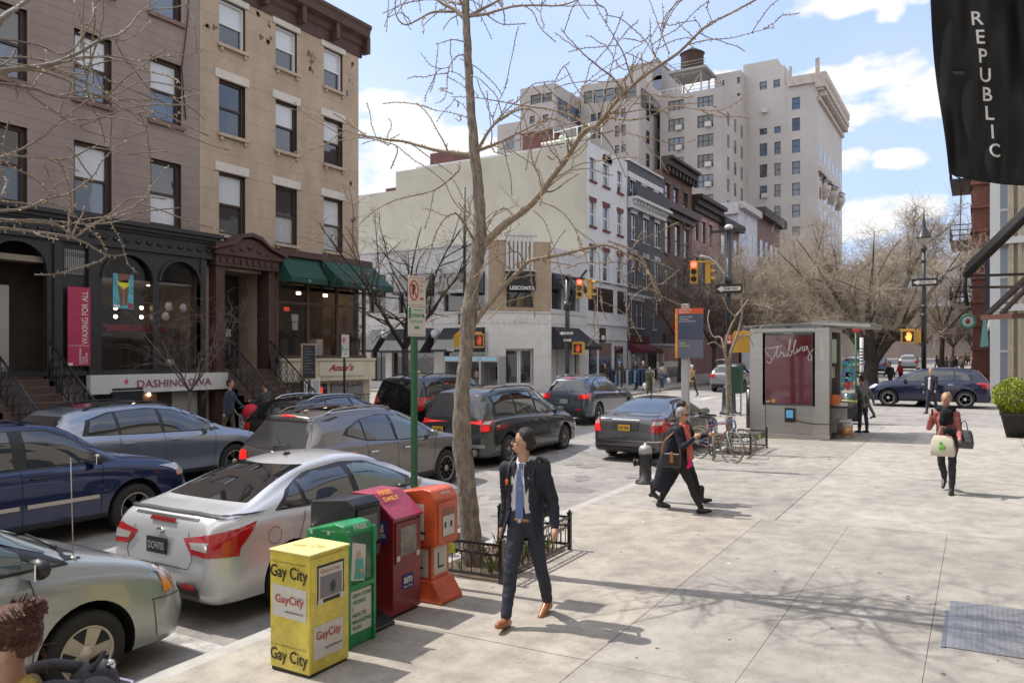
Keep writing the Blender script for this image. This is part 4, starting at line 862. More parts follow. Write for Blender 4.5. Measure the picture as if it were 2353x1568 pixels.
T3,x0,x1,h3=tower('tower','pale tower with a glazed top storey left of the water tank',112,X6(872),X6(1415),X6(1200),Y6(245),18,[(X6(900),X6(980),X6(940),[(Y6(358),Y6(470))]),(X6(990),X6(1080),X6(1030),[(Y6(345),Y6(465))]),(X6(1088),X6(1180),X6(1130),[(Y6(330),Y6(450))]),(X6(1186),X6(1276),X6(1230),[(Y6(318),Y6(440))]),(X6(1282),X6(1392),X6(1330),[(Y6(305),Y6(425))]),(X6(965),X6(1012),X6(990),[(Y6(570),Y6(640)),(Y6(735),Y6(800))]),(X6(1028),X6(1070),X6(1050),[(Y6(555),Y6(625)),(Y6(705),Y6(800)),(Y6(880),Y6(960))]),(X6(1190),X6(1230),X6(1210),[(Y6(528),Y6(600)),(Y6(680),Y6(785)),(Y6(862),Y6(940))]),(X6(1250),X6(1292),X6(1270),[(Y6(518),Y6(598)),(Y6(672),Y6(775)),(Y6(855),Y6(930))])],None,tbr2)
b=MB();xx=atY(X6(1330),815,126).x;xy=atY(X6(1600),815,126).x;zz_=atY(X6(1500),Y6(100),126).z
b.box(xx,xy,126,138,20,zz_)
for(x_,y_)in((1585,190),(1585,275),(1545,480)):q=atY(X6(x_),Y6(y_),125.9);b.box(q.x-0.8,q.x+0.8,125.9,125.98,q.z-1.1,q.z+1.1,1)
b.box(xx-0.2,xy+0.2,125.8,138,zz_,zz_+0.3);b.build('penthouse_wall',[tbr2,g_blue],T3)
def sidewin(par,lst,m):
 for q in lst:b=MB();b.box(*q);b.build('window',[m],par)
sidewin(T3,[(x1,x1+0.03,115+k*5,116.4+k*5,h3-6-j*3.6,h3-4-j*3.6)for k in range(3)for j in range(7)]+[(x1,x1+0.03,112.8+k*4,116.2+k*4,h3-4.6,h3-1.6)for k in range(4)],g_dark)
T4,x0,x1,h4=tower('tower','leftmost pale tower with glazed penthouse corner',104,X6(305),X6(625),X6(470),Y6(305),22,[(X6(400),X6(500),X6(450),[(Y6(388),Y6(475))]),(X6(508),X6(600),X6(550),[(Y6(375),Y6(460))]),(X6(392),X6(440),X6(415),[(Y6(590),Y6(660))]),(X6(515),X6(568),X6(540),[(Y6(575),Y6(650))])],None,tbr2)
sidewin(T4,[(x1,x1+0.03,105+k*4,108.4+k*4,h4-4.4,h4-1.9)for k in range(5)]+[(x1,x1+0.03,106+k*5,107.3+k*5,h4-9-j*3.6,h4-7.2-j*3.6)for k in range(4)for j in range(4)],g_blue)
b=MB();q0=atY(X6(90),815,104);q1=atY(X6(310),815,104);zq=atY(X6(200),Y6(655),104).z;b.box(q0 .x,q1 .x,104,118,0,zq,0)
for k in range(3):
 for j in range(3):b.box(q0 .x+1.5+k*4,q0 .x+3+k*4,103.95,103.99,zq-4-j*3.6,zq-2.2-j*3.6,1)
tag(b.build('apartment_building',[tbr2,g_blue]),'lower pale block at the left foot of the towers','building')
tk=thing('water_tank','round dark wooden rooftop water tank with conical roof on a steel deck','water tank',(atY(1590,815,128).x,128,h2),world=True)
cx=atY(1590,815,128).x;z0=atY(1590,168,128).z;z1=atY(1590,125,128).z;rr=1.85
b=MB();b.lathe([(rr*0.96,z0),(rr,z0+0.3),(rr,z1),(rr*1.0,z1+0.02)],(cx,128,0),24)
for k in range(8):zk=z0+(z1-z0)*(k+0.5)/8;b.lathe([(rr+0.04,zk),(rr+0.05,zk+0.06),(rr+0.04,zk+0.12)],(cx,128,0),24)
b.build('barrel',[mat('tank_wood',(0.07,0.038,0.032),0.85,var=0.3,stretch=(4,4,0.3))],tk)
b=MB();b.lathe([(rr+0.25,z1),(0.25,z1+1.1),(0.02,z1+1.5)],(cx,128,0),16);b.build('roof',[mat('tank_roof',(0.10,0.10,0.10),0.7)],tk)
b=MB();b.box(cx-3.2,cx+3.2,125,131,z0-0.5,z0-0.1);b.box(cx-2.4,cx+2.4,125.6,130.4,z0-0.9,z0-0.5)
for sx in(-2.2,2.2):
 for sy in(125.8,130.2):b.bar((cx+sx,sy,h2-1),(cx+sx,sy,z0-0.9),0.22)
b.bar((cx-2.2,125.8,h2),(cx+2.2,125.8,z0-0.9),0.14);b.bar((cx+2.2,125.8,h2),(cx-2.2,125.8,z0-0.9),0.14)
for z in(0.5,1.0):b.tube([(cx-3.1,125.1,z0+z-.1),(cx+3.1,125.1,z0+z-.1)],0.05,4)
b.build('deck',[mat('deck_grey',(0.28,0.28,0.27),0.7)],tk)
# right-hand side buildings
cr=mat('stone_cream',(0.50,0.46,0.39),0.8,var=0.15,bump=0.15)
def right2(t):
 F=lambda x,y:atY(x,y,43.0)
 x0=0.62;b=MB();b.box(x0,22,43,51.9,0,13.5,0)
 for(a,c)in((2316,2328),(2337,2346)):b.box(F(a,0).x,F(c,0).x,42.7,43,0,13.5,1)
 b.box(x0,22,42.6,43,7.7,8.0,2);b.box(x0,22,42.6,43,4.6,4.9,2);b.box(x0-.1,22,42.8,43,0,1.1,2)
 b.box(x0-0.25,x0,43,51.9,3.9,4.3,2);b.box(x0-.2,x0+.2,42.75,43.2,0,13.5,2)
 b.build('wall',[mat('stone_pale',(0.52,0.50,0.45),0.8,var=0.15),mat('stone_yellow',(0.42,0.35,0.25),0.8,var=0.2),mat('panel_white',(0.55,0.56,0.56),0.6)],t)
 for(z0,z1)in((1.2,4.5),(5.0,7.5),(8.1,10.6),(10.8,13.2)):
  b=MB();xa,xb=F(2293,0).x,F(2314,0).x;b.box(xa,xb,42.9,42.96,z0,z1,0);b.box(xa-.05,xa,42.8,42.97,z0,z1,1);b.box(xb,xb+.05,42.8,42.97,z0,z1,1);b.box(xa,xb,42.86,42.9,z0+(z1-z0)*.45,z0+(z1-z0)*.45+.12,1);b.build('window',[mat('pane_sky',(0.26,0.30,0.36),0.15,coat=0.5),MATS['panel_white']],t)
 return t
def right_building():
 t=thing('shop_building','cream and yellow shop building at the right edge behind the planter','building',(3.3,26,0.4),world=True)
 return right2(t)
 xw=2.35
 b=MB();mass(b,xw,30,20.2,26.3,0,14,0)
 mass(b,xw-0.35,xw,20.2,20.9,0,14,0);mass(b,xw-0.25,xw,23.0,23.4,0,14,0);mass(b,xw-0.3,xw,25.7,26.3,0,14,1)
 mass(b,xw-0.3,xw,20.2,26.3,3.9,4.2,1);mass(b,xw-0.35,xw,20.2,26.3,7.6,7.9,1)
 b.build('wall',[mat('stone_yellow',(0.42,0.35,0.25),0.8,var=0.2),mat('stone_pale',(0.52,0.50,0.45),0.8,var=0.15)],t)
 b=MB()
 for(y0,y1)in((21.0,22.9),(23.5,25.6)):
  for(z0,z1)in((0.8,3.8),(4.4,7.4),(8.1,11.4)):b.box(xw-0.06,xw-0.02,y0,y1,z0,z1,0);b.box(xw-0.1,xw-0.06,y0,y1,(z0+z1)/2,(z0+z1)/2+0.1,1);b.box(xw-0.1,xw-0.06,(y0+y1)/2-0.05,(y0+y1)/2+0.05,z0,z1,1)
 b.build('window',[mat('pane_sky',(0.28,0.31,0.36),0.15,coat=0.5),f_white],t)
 for k in range(3):
  b=MB();xk=xw-0.55;b.lathe([(0.02,0.28),(0.09,0.26),(0.2,0.0),(0.21,-0.02)],(xk,21.3+k*1.5,6.9-k*0.0),12);b.tube([(xw,21.3+k*1.5,7.3),(xk,21.3+k*1.5,7.35),(xk,21.3+k*1.5,7.15)],0.02,5)
  b.build('gooseneck_lamp',[f_dark],t)
 return t
right_building()
def near_row():
 t=thing('shop_building','cream stone shop building beside the camera carrying the black banner and awning','building',(4,4,0.2),world=True)
 b=MB();mass(b,1.3,24,-34,26.2,-1,15.5,0)
 for k in range(14):
  y=-32+k*3.7
  for z in(4.6,8.2,11.8):b.box(1.25,1.3,y,y+1.5,z,z+2.2,1)
  b.box(1.2,1.3,y,y+2.9,0.5,3.5,1)
 b.box(1.15,1.3,-34,26.2,3.9,4.3,2);b.box(0.9,1.3,-34,26.2,15.0,15.6,2)
 b.build('wall',[cr,g_dark,MATS['stone_pale']],t)
near_row()
rb=thing('brick_building','tall dark red brick building with fire escapes beyond the side street on the right','building',(1,54,0.5),world=True)
rbm=brick('brick_red_dark',(0.20,0.065,0.05),(0.16,0.055,0.045),(0.12,0.07,0.06))
b=MB();mass(b,-0.35,30,52.2,62,0,21,0);
for k in range(15):b.box(-0.45,1.4,52.05,62,1.5+k*1.35,1.7+k*1.35,0)
b.build('wall',[rbm],rb)
b=MB()
for j in range(5):
 for y in(53,56,59):b.box(-0.4,-0.36,y,y+1.4,2.6+j*3.1,4.6+j*3.1)
b.build('window',[g_dark],rb)
b=MB()
for j in range(5):
 z=5.6+j*3.6;b.box(-1.5,-0.4,52.6,58,z,z+0.06)
 for zz in(0.35,0.65,0.95):b.tube([(-1.5,52.6,z+zz),(-1.5,58,z+zz)],0.03,4);b.tube([(-1.5,52.6,z+zz),(-.4,52.6,z+zz)],0.03,4)
 for k in range(14):b.tube([(-1.5,52.6+k*0.4,z),(-1.5,52.6+k*0.4,z+0.95)],0.02,4)
 if j<3:b.bar((-1.0,53,z),(-1.0,57,z+3.6),0.06,0.3)
b.build('fire_escape',[iron],rb)
b=MB();q=atY(2262,715,45);r_=atY(2288,640,45);b.box(q.x,r_.x,44.9,45.0,q.z,r_.z+1.2);tag(b.build('shop_banner',[mat('banner_navy',(0.02,0.018,0.05),0.7)]),'dark blue banner on the red brick building','banner')
b=MB();b.box(0.3,26,62,170,0,12.5,0)
for k in range(20):
 for z in(4.5,8,11):b.box(0.25,0.29,64+k*5,65.4+k*5,z,z+1.8,1)
tag(b.build('row_house',[brick('brick_mid',(0.24,0.13,0.10),(0.2,0.11,0.09),(0.2,0.16,0.14)),g_dark]),'long brick row on the right side closing the far end of the street','building')
b=MB();b.box(-70,40,172,190,0,12.0,0)
for k in range(26):
 for z in(3.5,7):b.box(-66+k*4,-64.6+k*4,171.9,171.98,z+1.8,z+3.4,1)
tag(b.build('row_house',[mat('far_stone',(0.33,0.28,0.25),0.9,var=0.2,vscale=0.3),g_dark]),'pale low buildings closing the far end of the street behind the trees','building')
# black banner hung over the sidewalk, letters sewn on
def cloth_banner():
 t=thing('shop_banner','big black hanging banner with white vertical letters REPUBLIC at the top right','banner',(0.6,9.0,5.0),world=True)
 TL=atD(2128,-90,8.6);BL=atD(2178,400,8.9);TR=atD(2450,-90,8.2);BR=atD(2455,424,8.2)
 nrm=(TR-TL).cross(BL-TL).normalized()
 if nrm.y>0:nrm=-nrm
 def S(u,v):
  p=TL.lerp(TR,u).lerp(BL.lerp(BR,u),v)
  w=0.11*math.sin(7.5*(u*0.9-v*0.55)+0.6)*(0.35+0.65*math.sin(math.pi*min(1,v+0.15)))+0.05*math.sin(17*(u-v*0.35)+1)*(1-v*0.6)+0.02*math.sin(31*u+9*v)
  sag=Vector((0,0,-0.06*math.sin(math.pi*u)*v))
  return p+nrm*w+sag
 b=MB();nu,nv=60,90;hole=lambda u,v:(abs(v-0.505)*110<1.2-abs(u-0.17)*26)
 vs=[S(i/nu,j/nv)for j in range(nv+1)for i in range(nu+1)]
 fs=[(j*(nu+1)+i,j*(nu+1)+i+1,(j+1)*(nu+1)+i+1,(j+1)*(nu+1)+i)for j in range(nv)for i in range(nu)if not hole((i+.5)/nu,(j+.5)/nv)]
 b.add(vs,fs,0,True);o=b.build('cloth',[mat('banner_black',(0.012,0.012,0.013),0.62,spec=0.35,bump=0.05,bscale=300)],t)
 sm=o.modifiers.new('s','SOLIDIFY');sm.thickness=0.004
 b=MB()
 me_cache=[]
 WU=(TR-TL).length;HV=(BL-TL).length
 for k,ch in enumerate('REPUBLIC'):
  me=text_mesh(ch,0.012);bm=bmesh.new();bm.from_mesh(me);bmesh.ops.triangulate(bm,faces=bm.faces);bmesh.ops.subdivide_edges(bm,edges=bm.edges,cuts=1)
  xs=[v.co.x for v in bm.verts];ys=[v.co.y for v in bm.verts];x0_,x1_,y0_,y1_=min(xs),max(xs),min(ys),max(ys)
  cu_=0.335+0.012*k;cv=0.262+k*0.0838;hh=0.062;ww=(x1_-x0_)/(y1_-y0_)*hh*HV/WU*0.95
  bm.verts.ensure_lookup_table()
  vs=[]
  for v in bm.verts:
   u_=cu_+((v.co.x-(x0_+x1_)/2)/(x1_-x0_))*ww;v_=cv+hh/2-((v.co.y-y0_)/(y1_-y0_))*hh
   vs.append(S(u_,v_)+nrm*0.008)
  b.add(vs,[tuple(q.index for q in f.verts)for f in bm.faces]);bm.free()
 b.build('lettering',[wht],t)
 b=MB();b.tube([S(0.0,1)+Vector((0,0,0.02)),S(0.1,1)+Vector((0.02,0,-0.03)),S(0.2,1)+Vector((0,0,0.01))],0.008,5)
 b.cyl(TL+Vector((-0.1,0,0.3)),TR+Vector((0.3,0,0.3)),0.03);b.build('rope',[f_dark],t)
cloth_banner()
aw=thing('shop_awning','open black canopy frame with rolled cloth jutting over the right sidewalk','awning',(1.5,15.5,3.0),world=True)
da=15.0
Q=lambda x,y,d=da:atD(x,y,d)
b=MB();p,q=Q(2218,632,15.8),Q(2400,455,14.3)
for k,(dx,dz)in enumerate(((0,0),(0.03,0.09),(0.06,0.17))):b.tube([p+Vector((dx,0,dz)),q+Vector((dx,0,dz))],0.085,8)
b.tube([Q(2217,628,15.8),Q(2216,665,15.8),Q(2222,702,15.8)],0.045,6);b.build('canopy',[mat('canopy_black',(0.016,0.014,0.013),0.8)],aw)
b=MB();b.bar(Q(2262,728,16.5),Q(2400,600,14.8),0.09);b.bar(Q(2218,634,15.8),Q(2400,628,14.6),0.05);b.bar(Q(2228,660,15.8),Q(2400,658,14.6),0.05);b.bar(Q(2300,720,16.0),Q(2400,620,14.6),0.07)
b.build('strut',[f_dark],aw)
b=MB();b.bar(Q(2258,729,16.5),Q(2400,722,14.6),0.11,0.1);b.build('valance_bar',[mat('rust_brown',(0.12,0.05,0.035),0.7)],aw)
b=MB();c=Q(2223,738,30);b.tube([c+Vector((0.25*math.cos(a),0,0.25*math.sin(a)))for a in[k*math.pi/8 for k in range(17)]],0.045,6,0);b.lathe([(0.01,-0.02),(0.3,-0.02),(0.3,0.02),(0.01,0.02)],(0,0,0),12)if False else None
b.ball(c,(0.22,0.03,0.22),14,1);b.ball(c+Vector((0,-0.04,0.01)),(0.09,0.02,0.11),8,2);b.bar(c+Vector((-0.3,0,0.45)),c+Vector((1.4,0,0.45)),0.03,m=3);b.bar(c+Vector((0,0,0.25)),c+Vector((0,0,0.45)),0.02,m=3)
tag(b.build('hanging_sign',[mat('sign_deepgreen',(0.02,0.12,0.08),0.6),mat('sign_teal_white',(0.35,0.42,0.40),0.6),redbr,f_dark]),'small round green hanging shop sign before the red brick building','sign')
b=MB();p=Q(2262,775,28);b.add([p+Vector((-.05,0,.7)),p+Vector((.05,0,.7)),p+Vector((.12,0,-.3)),p+Vector((-.15,0,-.35))],[(0,1,2,3)]);o=b.build('flag',[mat('flag_teal',(0.12,0.30,0.28),0.8)]);m_=o.modifiers.new('s','SOLIDIFY');m_.thickness=0.01
tag(o,'furled teal flag hanging below the round green sign','flag')
# cars
def paint(name,col,metal=0.55,rough=0.32):
 return mat('car_paint_'+name,col,rough*.72,metal=metal,coat=1.0,spec=0.5)
car_glass=glassmat('car_glass',(0.012,0.014,0.015),rough=0.015)
car_glass.node_tree.nodes['Principled BSDF'].inputs['Coat Weight'].default_value=1.0
car_glass_g=glassmat('car_glass_green',(0.07,0.10,0.09),rough=0.015);car_glass_t=glassmat('car_glass_tinted',(0.012,0.010,0.010),rough=0.03)
blackpl=mat('black_plastic',(0.018,0.018,0.019),0.45);rubber=mat('tyre_rubber',(0.022,0.021,0.02),0.8,bump=0.2,bscale=60)
alloy=mat('alloy',(0.48,0.45,0.40),0.35,metal=0.7);alloy_d=mat('alloy_dark',(0.10,0.10,0.11),0.4,metal=0.6)
tl_red=mat('tail_lamp_red',(0.45,0.008,0.012),0.15,coat=1.0);tl_lit=mat('tail_lamp_lit',(0.8,0.02,0.02),0.2,emit=(1,0.02,0.01),es=0.3,coat=0.6)
tl_clear=mat('lamp_clear',(0.55,0.52,0.50),0.1,metal=0.3,coat=1.0);amber=mat('lamp_amber',(0.85,0.28,0.02),0.2,coat=1.0);chrome=mat('chrome',(0.75,0.75,0.76),0.12,metal=1.0)
well_m=mat('wheel_well',(0.006,0.006,0.006),0.95)
def interp(tab,y):
 if y<=tab[0][0]:return tab[0][1]
 for(a,b)in zip(tab,tab[1:]):
  if y<=b[0]:
   t=(y-a[0])/max(1e-6,b[0]-a[0]);return a[1]+(b[1]-a[1])*t
 return tab[-1][1]
def smooth_tab(tab,n=3):
 for _ in range(n):
  o=[tab[0]]
  for a,b in zip(tab,tab[1:]):
   o.append((a[0]*0.75+b[0]*0.25,a[1]*0.75+b[1]*0.25));o.append((a[0]*0.25+b[0]*0.75,a[1]*0.25+b[1]*0.75))
  o.append(tab[-1]);tab=o
 return tab
def catmull(pts,k=3):
 out=[]
 for i in range(len(pts)-1):
  p0=pts[max(i-1,0)];p1=pts[i];p2=pts[i+1];p3=pts[min(i+2,len(pts)-1)]
  for j in range(k):
   t=j/k;out.append(tuple(0.5*((2*p1[d])+(-p0[d]+p2[d])*t+(2*p0[d]-5*p1[d]+4*p2[d]-p3[d])*t*t+(-p0[d]+3*p1[d]-3*p2[d]+p3[d])*t**3)for d in(0,1)))
 out.append(pts[-1]);return out
def body_mesh(S):
 L,W,rw=S['L'],S['W'],S['rw'];top=smooth_tab(S['top'],2);belt=smooth_tab(S['belt'],3);bot=S.get('bot',0.22)
 ys=set();k=0
 for y,_ in top:ys.add(round(y,4))
 y=0.0
 while y<L:ys.add(round(y,4));y+=0.07
 for e in(0,0.012,0.03,0.055,0.09,0.13,0.18,0.25):ys.add(e);ys.add(round(L-e,4))
 ys=sorted(q for q in ys if 0<=q<=L);zz=[ys[0]]
 for q in ys[1:]:
  if q-zz[-1]>0.006:zz.append(q)
 ys=zz;secs=[]
 for y in ys:
  zt=interp(top,y);zb=min(interp(belt,y),zt-0.012)
  er=y if y<L/2 else L-y;rr=S.get('round',0.42)
  t=min(1,er/rr);w=W/2*(1-0.20*(1-t)**2.4)*(1-0.035*((2*y/L-1)**4))
  zf=bot+0.10*(1-min(1,er/0.16))**2
  g=max(0.0,min(1.0,(zt-zb)/0.42));wr=w*0.93*(1-g)+rw*g
  zm=zf+(zb-zf)*0.5;hm=(zb+zt)/2;ws=w*0.955
  P=[(0,zf),(0.7*w,zf),(0.93*w,zf+0.015),(0.985*w,zf+0.09),(w,zm),(0.992*w,zb-(zb-zm)*0.28),(ws+0.01,zb-0.02),(ws-0.02*g-0.005,zb+0.02*g),((ws*0.42+wr*0.58)+0.02*g,zb+(zt-zb)*0.55),(wr,zt-0.10*g-0.006),(wr*0.93,zt-0.035*g-0.003),(wr*0.6,zt-0.006*g),(0,zt+0.012*g)]
  secs.append([(x,y,z)for x,z in catmull(P,2)])
 vs=[];n=len(secs[0]);full=2*n-2
 for s in secs:vs+=[(x,y,z)for x,y,z in s]+[(-x,y,z)for x,y,z in reversed(s[1:-1])]
 fs=[(i*full+j,(i+1)*full+j,(i+1)*full+(j+1)%full,i*full+(j+1)%full)for i in range(len(secs)-1)for j in range(full)]
 fs.append(tuple(range(full)));fs.append(tuple((len(secs)-1)*full+j for j in range(full-1,-1,-1)))
 return vs,fs
class Car:
 def __init__(c,name,label,S,pm,loc,rz=0.0,group=None,detail=2,gl=None):
  c.S=S;c.pm=pm;c.gl=gl or car_glass;L,W=S['L'],S['W']
  c.root=thing(name,label,'car',loc,rz,group)
  vs,fs=body_mesh(S);me=bpy.data.meshes.new('body');me.from_pydata(vs,[],fs)
  bm=bmesh.new();bm.from_mesh(me);bmesh.ops.recalc_face_normals(bm,faces=bm.faces);c.bvh=BVHTree.FromBMesh(bm);bm.to_mesh(me);bm.free()
  me.materials.append(pm);me.materials.append(well_m)
  o=obj('body',me);r=S['wr'];ra=r+S.get('gap',0.055)
  cb=MB()
  for y in S['wy']:
   for sx in(-1,1):
    cb.cyl((sx*(W/2+0.1),y,r+0.01),(sx*(W/2-0.32),y,r+0.01),ra,n=36,sm=False)
  cme=cb.mesh('cut',[well_m,well_m]);bmc=bmesh.new();bmc.from_mesh(cme);bmesh.ops.recalc_face_normals(bmc,faces=bmc.faces);bmc.to_mesh(cme);bmc.free()
  co=bpy.data.objects.new('cut',cme);COL.objects.link(co)
  md=o.modifiers.new('w','BOOLEAN');md.operation='DIFFERENCE';md.object=co;md.solver='EXACT';md.material_mode='TRANSFER'
  dg=bpy.context.evaluated_depsgraph_get();dg.update();new=bpy.data.meshes.new_from_object(o.evaluated_get(dg));o.modifiers.clear();o.data=new
  bpy.data.objects.remove(co)
  new.polygons.foreach_set('use_smooth',[True]*len(new.polygons));new.set_sharp_from_angle(angle=R(42))
  c.body=o;o.parent=c.root
  c.wheels(detail)
 def hit(c,mode,a,z,off):
  if mode=='side+':o_,d=Vector((3,a,z)),Vector((-1,0,0))
  elif mode=='side-':o_,d=Vector((-3,a,z)),Vector((1,0,0))
  elif mode=='rear':o_,d=Vector((a,-3,z)),Vector((0,1,0))
  elif mode=='front':o_,d=Vector((a,c.S['L']+3,z)),Vector((0,-1,0))
  else:o_,d=Vector((a,z,4)),Vector((0,0,-1))
  p,n,i,q=c.bvh.ray_cast(o_,d)
  if p is None:p,n,i,q=c.bvh.find_nearest(o_+d*2.2)
  if n.dot(d)>0:n=-n
  return p+n*off-d*off*0.5
 def patch(c,mode,bot,top,off=0.006,nu=14,nv=6,mb=None,m=0):
  def along(P,t):
   ls=[0];
   for a,b in zip(P,P[1:]):ls.append(ls[-1]+math.hypot(b[0]-a[0],b[1]-a[1]))
   if ls[-1]==0:return P[0]
   s=t*ls[-1]
   for i in range(len(P)-1):
    if s<=ls[i+1]or i==len(P)-2:
     k=(s-ls[i])/max(1e-9,ls[i+1]-ls[i]);return(P[i][0]+(P[i+1][0]-P[i][0])*k,P[i][1]+(P[i+1][1]-P[i][1])*k)
  vs=[]
  for j in range(nv+1):
   for i in range(nu+1):
    a=along(bot,i/nu);b=along(top,i/nu);t=j/nv;vs.append(c.hit(mode,a[0]+(b[0]-a[0])*t,a[1]+(b[1]-a[1])*t,off))
  fs=[(j*(nu+1)+i,j*(nu+1)+i+1,(j+1)*(nu+1)+i+1,(j+1)*(nu+1)+i)for j in range(nv)for i in range(nu)]
  if mode in('side-','front'):fs=[tuple(reversed(f))for f in fs]
  if mb is None:mb=MB()
  mb.add(vs,fs,m,True);return mb
 def line(c,mode,pts,w=0.007,off=0.004,mb=None,m=0,n=24):
  ls=[];mb=mb or MB()
  P=[]
  for a,b in zip(pts,pts[1:]):
   for k in range(n):P.append((a[0]+(b[0]-a[0])*k/n,a[1]+(b[1]-a[1])*k/n))
  P.append(pts[-1]);vs=[]
  for i,p in enumerate(P):
   a,b=P[max(i-1,0)],P[min(i+1,len(P)-1)];dx,dz=b[0]-a[0],b[1]-a[1];q=math.hypot(dx,dz)or 1;nx,nz=-dz/q*w/2,dx/q*w/2
   vs+=[c.hit(mode,p[0]+nx,p[1]+nz,off),c.hit(mode,p[0]-nx,p[1]-nz,off)]
  mb.add(vs,[(2*i,2*i+1,2*i+3,2*i+2)for i in range(len(P)-1)],m,True);return mb
 def wheels(c,detail):
  S=c.S;r=S['wr'];W=S['W'];me={}
  for sx in(-1,1):
   b=MB();b.M=Matrix.Rotation(R(90)*sx,4,'Y')
   wdt=0.21;b.lathe([(r*0.60,-wdt*.5),(r*0.66,-wdt*.5),(r*0.93,-wdt*.5),(r,-wdt*.36),(r,wdt*.36),(r*0.93,wdt*.5),(r*0.67,wdt*.52),(r*0.64,wdt*.44)],(0,0,0),36);b.M=None
   me[sx]=b.mesh('wheel',[rubber])
   g=MB();g.M=Matrix.Rotation(R(90)*sx,4,'Y')
   g.lathe([(r*0.66,wdt*.40),(r*0.655,wdt*.50),(r*0.60,wdt*.46),(r*0.58,wdt*.10),(r*0.2,wdt*.08)],(0,0,0),36,0)
   g.lathe([(0.001,wdt*.02),(r*0.60,wdt*.02),(r*0.60,wdt*.04),(0.001,wdt*.04)],(0,0,0),30,1)
   ns=S.get('spokes',5)
   for k in range(ns):
    a=2*math.pi*k/ns+0.3;u_=Vector((math.cos(a),math.sin(a),0));v_=Vector((-math.sin(a),math.cos(a),0));wi,wo=S.get('sw',(0.07,0.085))
    g.prism([(r*0.10,-wi/2),(r*0.62,-wo/2),(r*0.62,wo/2),(r*0.10,wi/2)],Vector((0,0,wdt*.22)),u_,v_,Vector((0,0,wdt*.22)),0)
   g.lathe([(0.001,wdt*.30),(r*0.20,wdt*.30),(r*0.17,wdt*.47),(0.001,wdt*.48)],(0,0,0),16,0)
   me[(sx,'r')]=g.mesh('rim',[S.get('alloy',alloy),alloy_d])
  for y in S['wy']:
   for sx in(-1,1):
    w=obj('wheel',me[sx],c.root);w.location=(sx*(W/2-0.125),y,r)
    obj('rim',me[(sx,'r')],w)
 def dress(c,D):
  S=c.S;rt=c.root
  for sd in('side+','side-'):
   if 'dlo' in D:
    c.patch(sd,D['dlo'][0],D['dlo'][1],0.003,30,6).build('window_trim',[D.get('trim',blackpl)],rt)
   for i,(bo,to)in enumerate(D.get('panes',[])):
    gm=D.get('gmats',{}).get(i,c.gl);c.patch(sd,bo,to,0.0065,14,5).build('window',[gm],rt)
   mb=MB()
   for pl in D.get('seams',[]):c.line(sd,pl,mb=mb)
   if mb.v:mb.build('door_seam',[blackpl],rt)
   for pl in D.get('mould',[]):c.line(sd,pl,w=D.get('mw',0.05),off=0.012).build('side_moulding',[D.get('mm',blackpl)],rt)
   for(bo,to,m_)in D.get('side_lamps',[]):c.patch(sd,bo,to,0.007,8,5).build('tail_light' if bo[0][0]<S['L']/2 else 'headlight',[m_],rt)
   for(bo,to)in D.get('rocker',[]):c.patch(sd,bo,to,0.004,20,3).build('rocker_panel',[blackpl],rt)
   sg=1 if sd=='side+' else-1
   for(y,z)in D.get('handles',[]):
    p=c.hit(sd,y,z,0.02);b=MB();b.tube([p+Vector((0,-0.11,0)),p+Vector((sg*0.012,-0.06,0.003)),p+Vector((sg*0.012,0.06,0.003)),p+Vector((0,0.11,0))],[0.012,0.016,0.016,0.012],8);b.build('door_handle',[D.get('hm',c.pm)],rt)
   if 'mirror' in D:
    y,z=D['mirror'];p=c.hit(sd,y,z,0.0);b=MB();b.ball(p+Vector((sg*0.15,-0.02,0.03)),(0.11,0.075,0.08),12,0);b.tube([p+Vector((-sg*0.03,0,-0.03)),p+Vector((sg*0.09,0,0))],0.03,6,1)
    b.box(*sorted((p.x+sg*0.06,p.x+sg*0.24)),p.y-0.10,p.y-0.088,p.z-0.03,p.z+0.09,2);b.build('mirror',[D.get('mirm',c.pm),blackpl,chrome],rt)
  for ip,(mode,bo,to,m_,nm)in enumerate(D.get('patches',[])):c.patch(mode,bo,to,0.005+0.0013*ip,16,6).build(nm,[m_],rt)
  if 'plate' in D:
   mode,x,z,txt,bg,fg=D['plate'];p=c.hit(mode,x,z,0.02);s_=-1 if mode=='rear' else 1;b=MB()
   b.box(x-0.16,x+0.16,p.y,p.y+0.012*s_,z-0.08,z+0.08,0);b.box(x-0.15,x+0.15,p.y+0.013*s_,p.y+0.0131*s_,z-0.07,z+0.07,1)
   text(b,txt,(x-0.125*(-s_ if False else 1),p.y+0.014*s_,z-0.04),(1,0,0),(0,0,1),width=0.25,height=0.075,m=2,ext=0.003,bold=0.015);b.build('number_plate',[blackpl,bg,fg],rt)
  if 'antenna' in D:
   y,h=D['antenna'][:2];x=D['antenna'][2]if len(D['antenna'])>2 else 0;p=c.hit('top',x,y,0.0);b=MB();b.ball(p+Vector((0,0,0.012)),(0.03,0.06,0.02),8)
   b.tube([p,p+Vector((0,-D.get('arake',0.12)*h/0.3,h))],0.004,5);b.build('antenna',[blackpl],rt)
  if 'rails' in D:
   x,y0,y1=D['rails']
   for sx in(-1,1):
    b=MB();pts=[]
    for k in range(9):
     y=y0+(y1-y0)*k/8;p=c.hit('top',sx*x,y,0.0);pts.append(p+Vector((0,0,0.06 if 0<k<8 else 0.0)))
    b.tube(pts,0.016,6);b.build('roof_rail',[D.get('railm',blackpl)],rt)
  if 'wiper' in D:
   mode,p0,p1=D['wiper'];a=c.hit(mode,*p0,0.02);e=c.hit(mode,*p1,0.02);b=MB();b.tube([a,(a+e)/2+Vector((0,-0.02,0)),e],[0.014,0.009,0.007],5);b.build('wiper',[blackpl],rt)
def H(x):return x
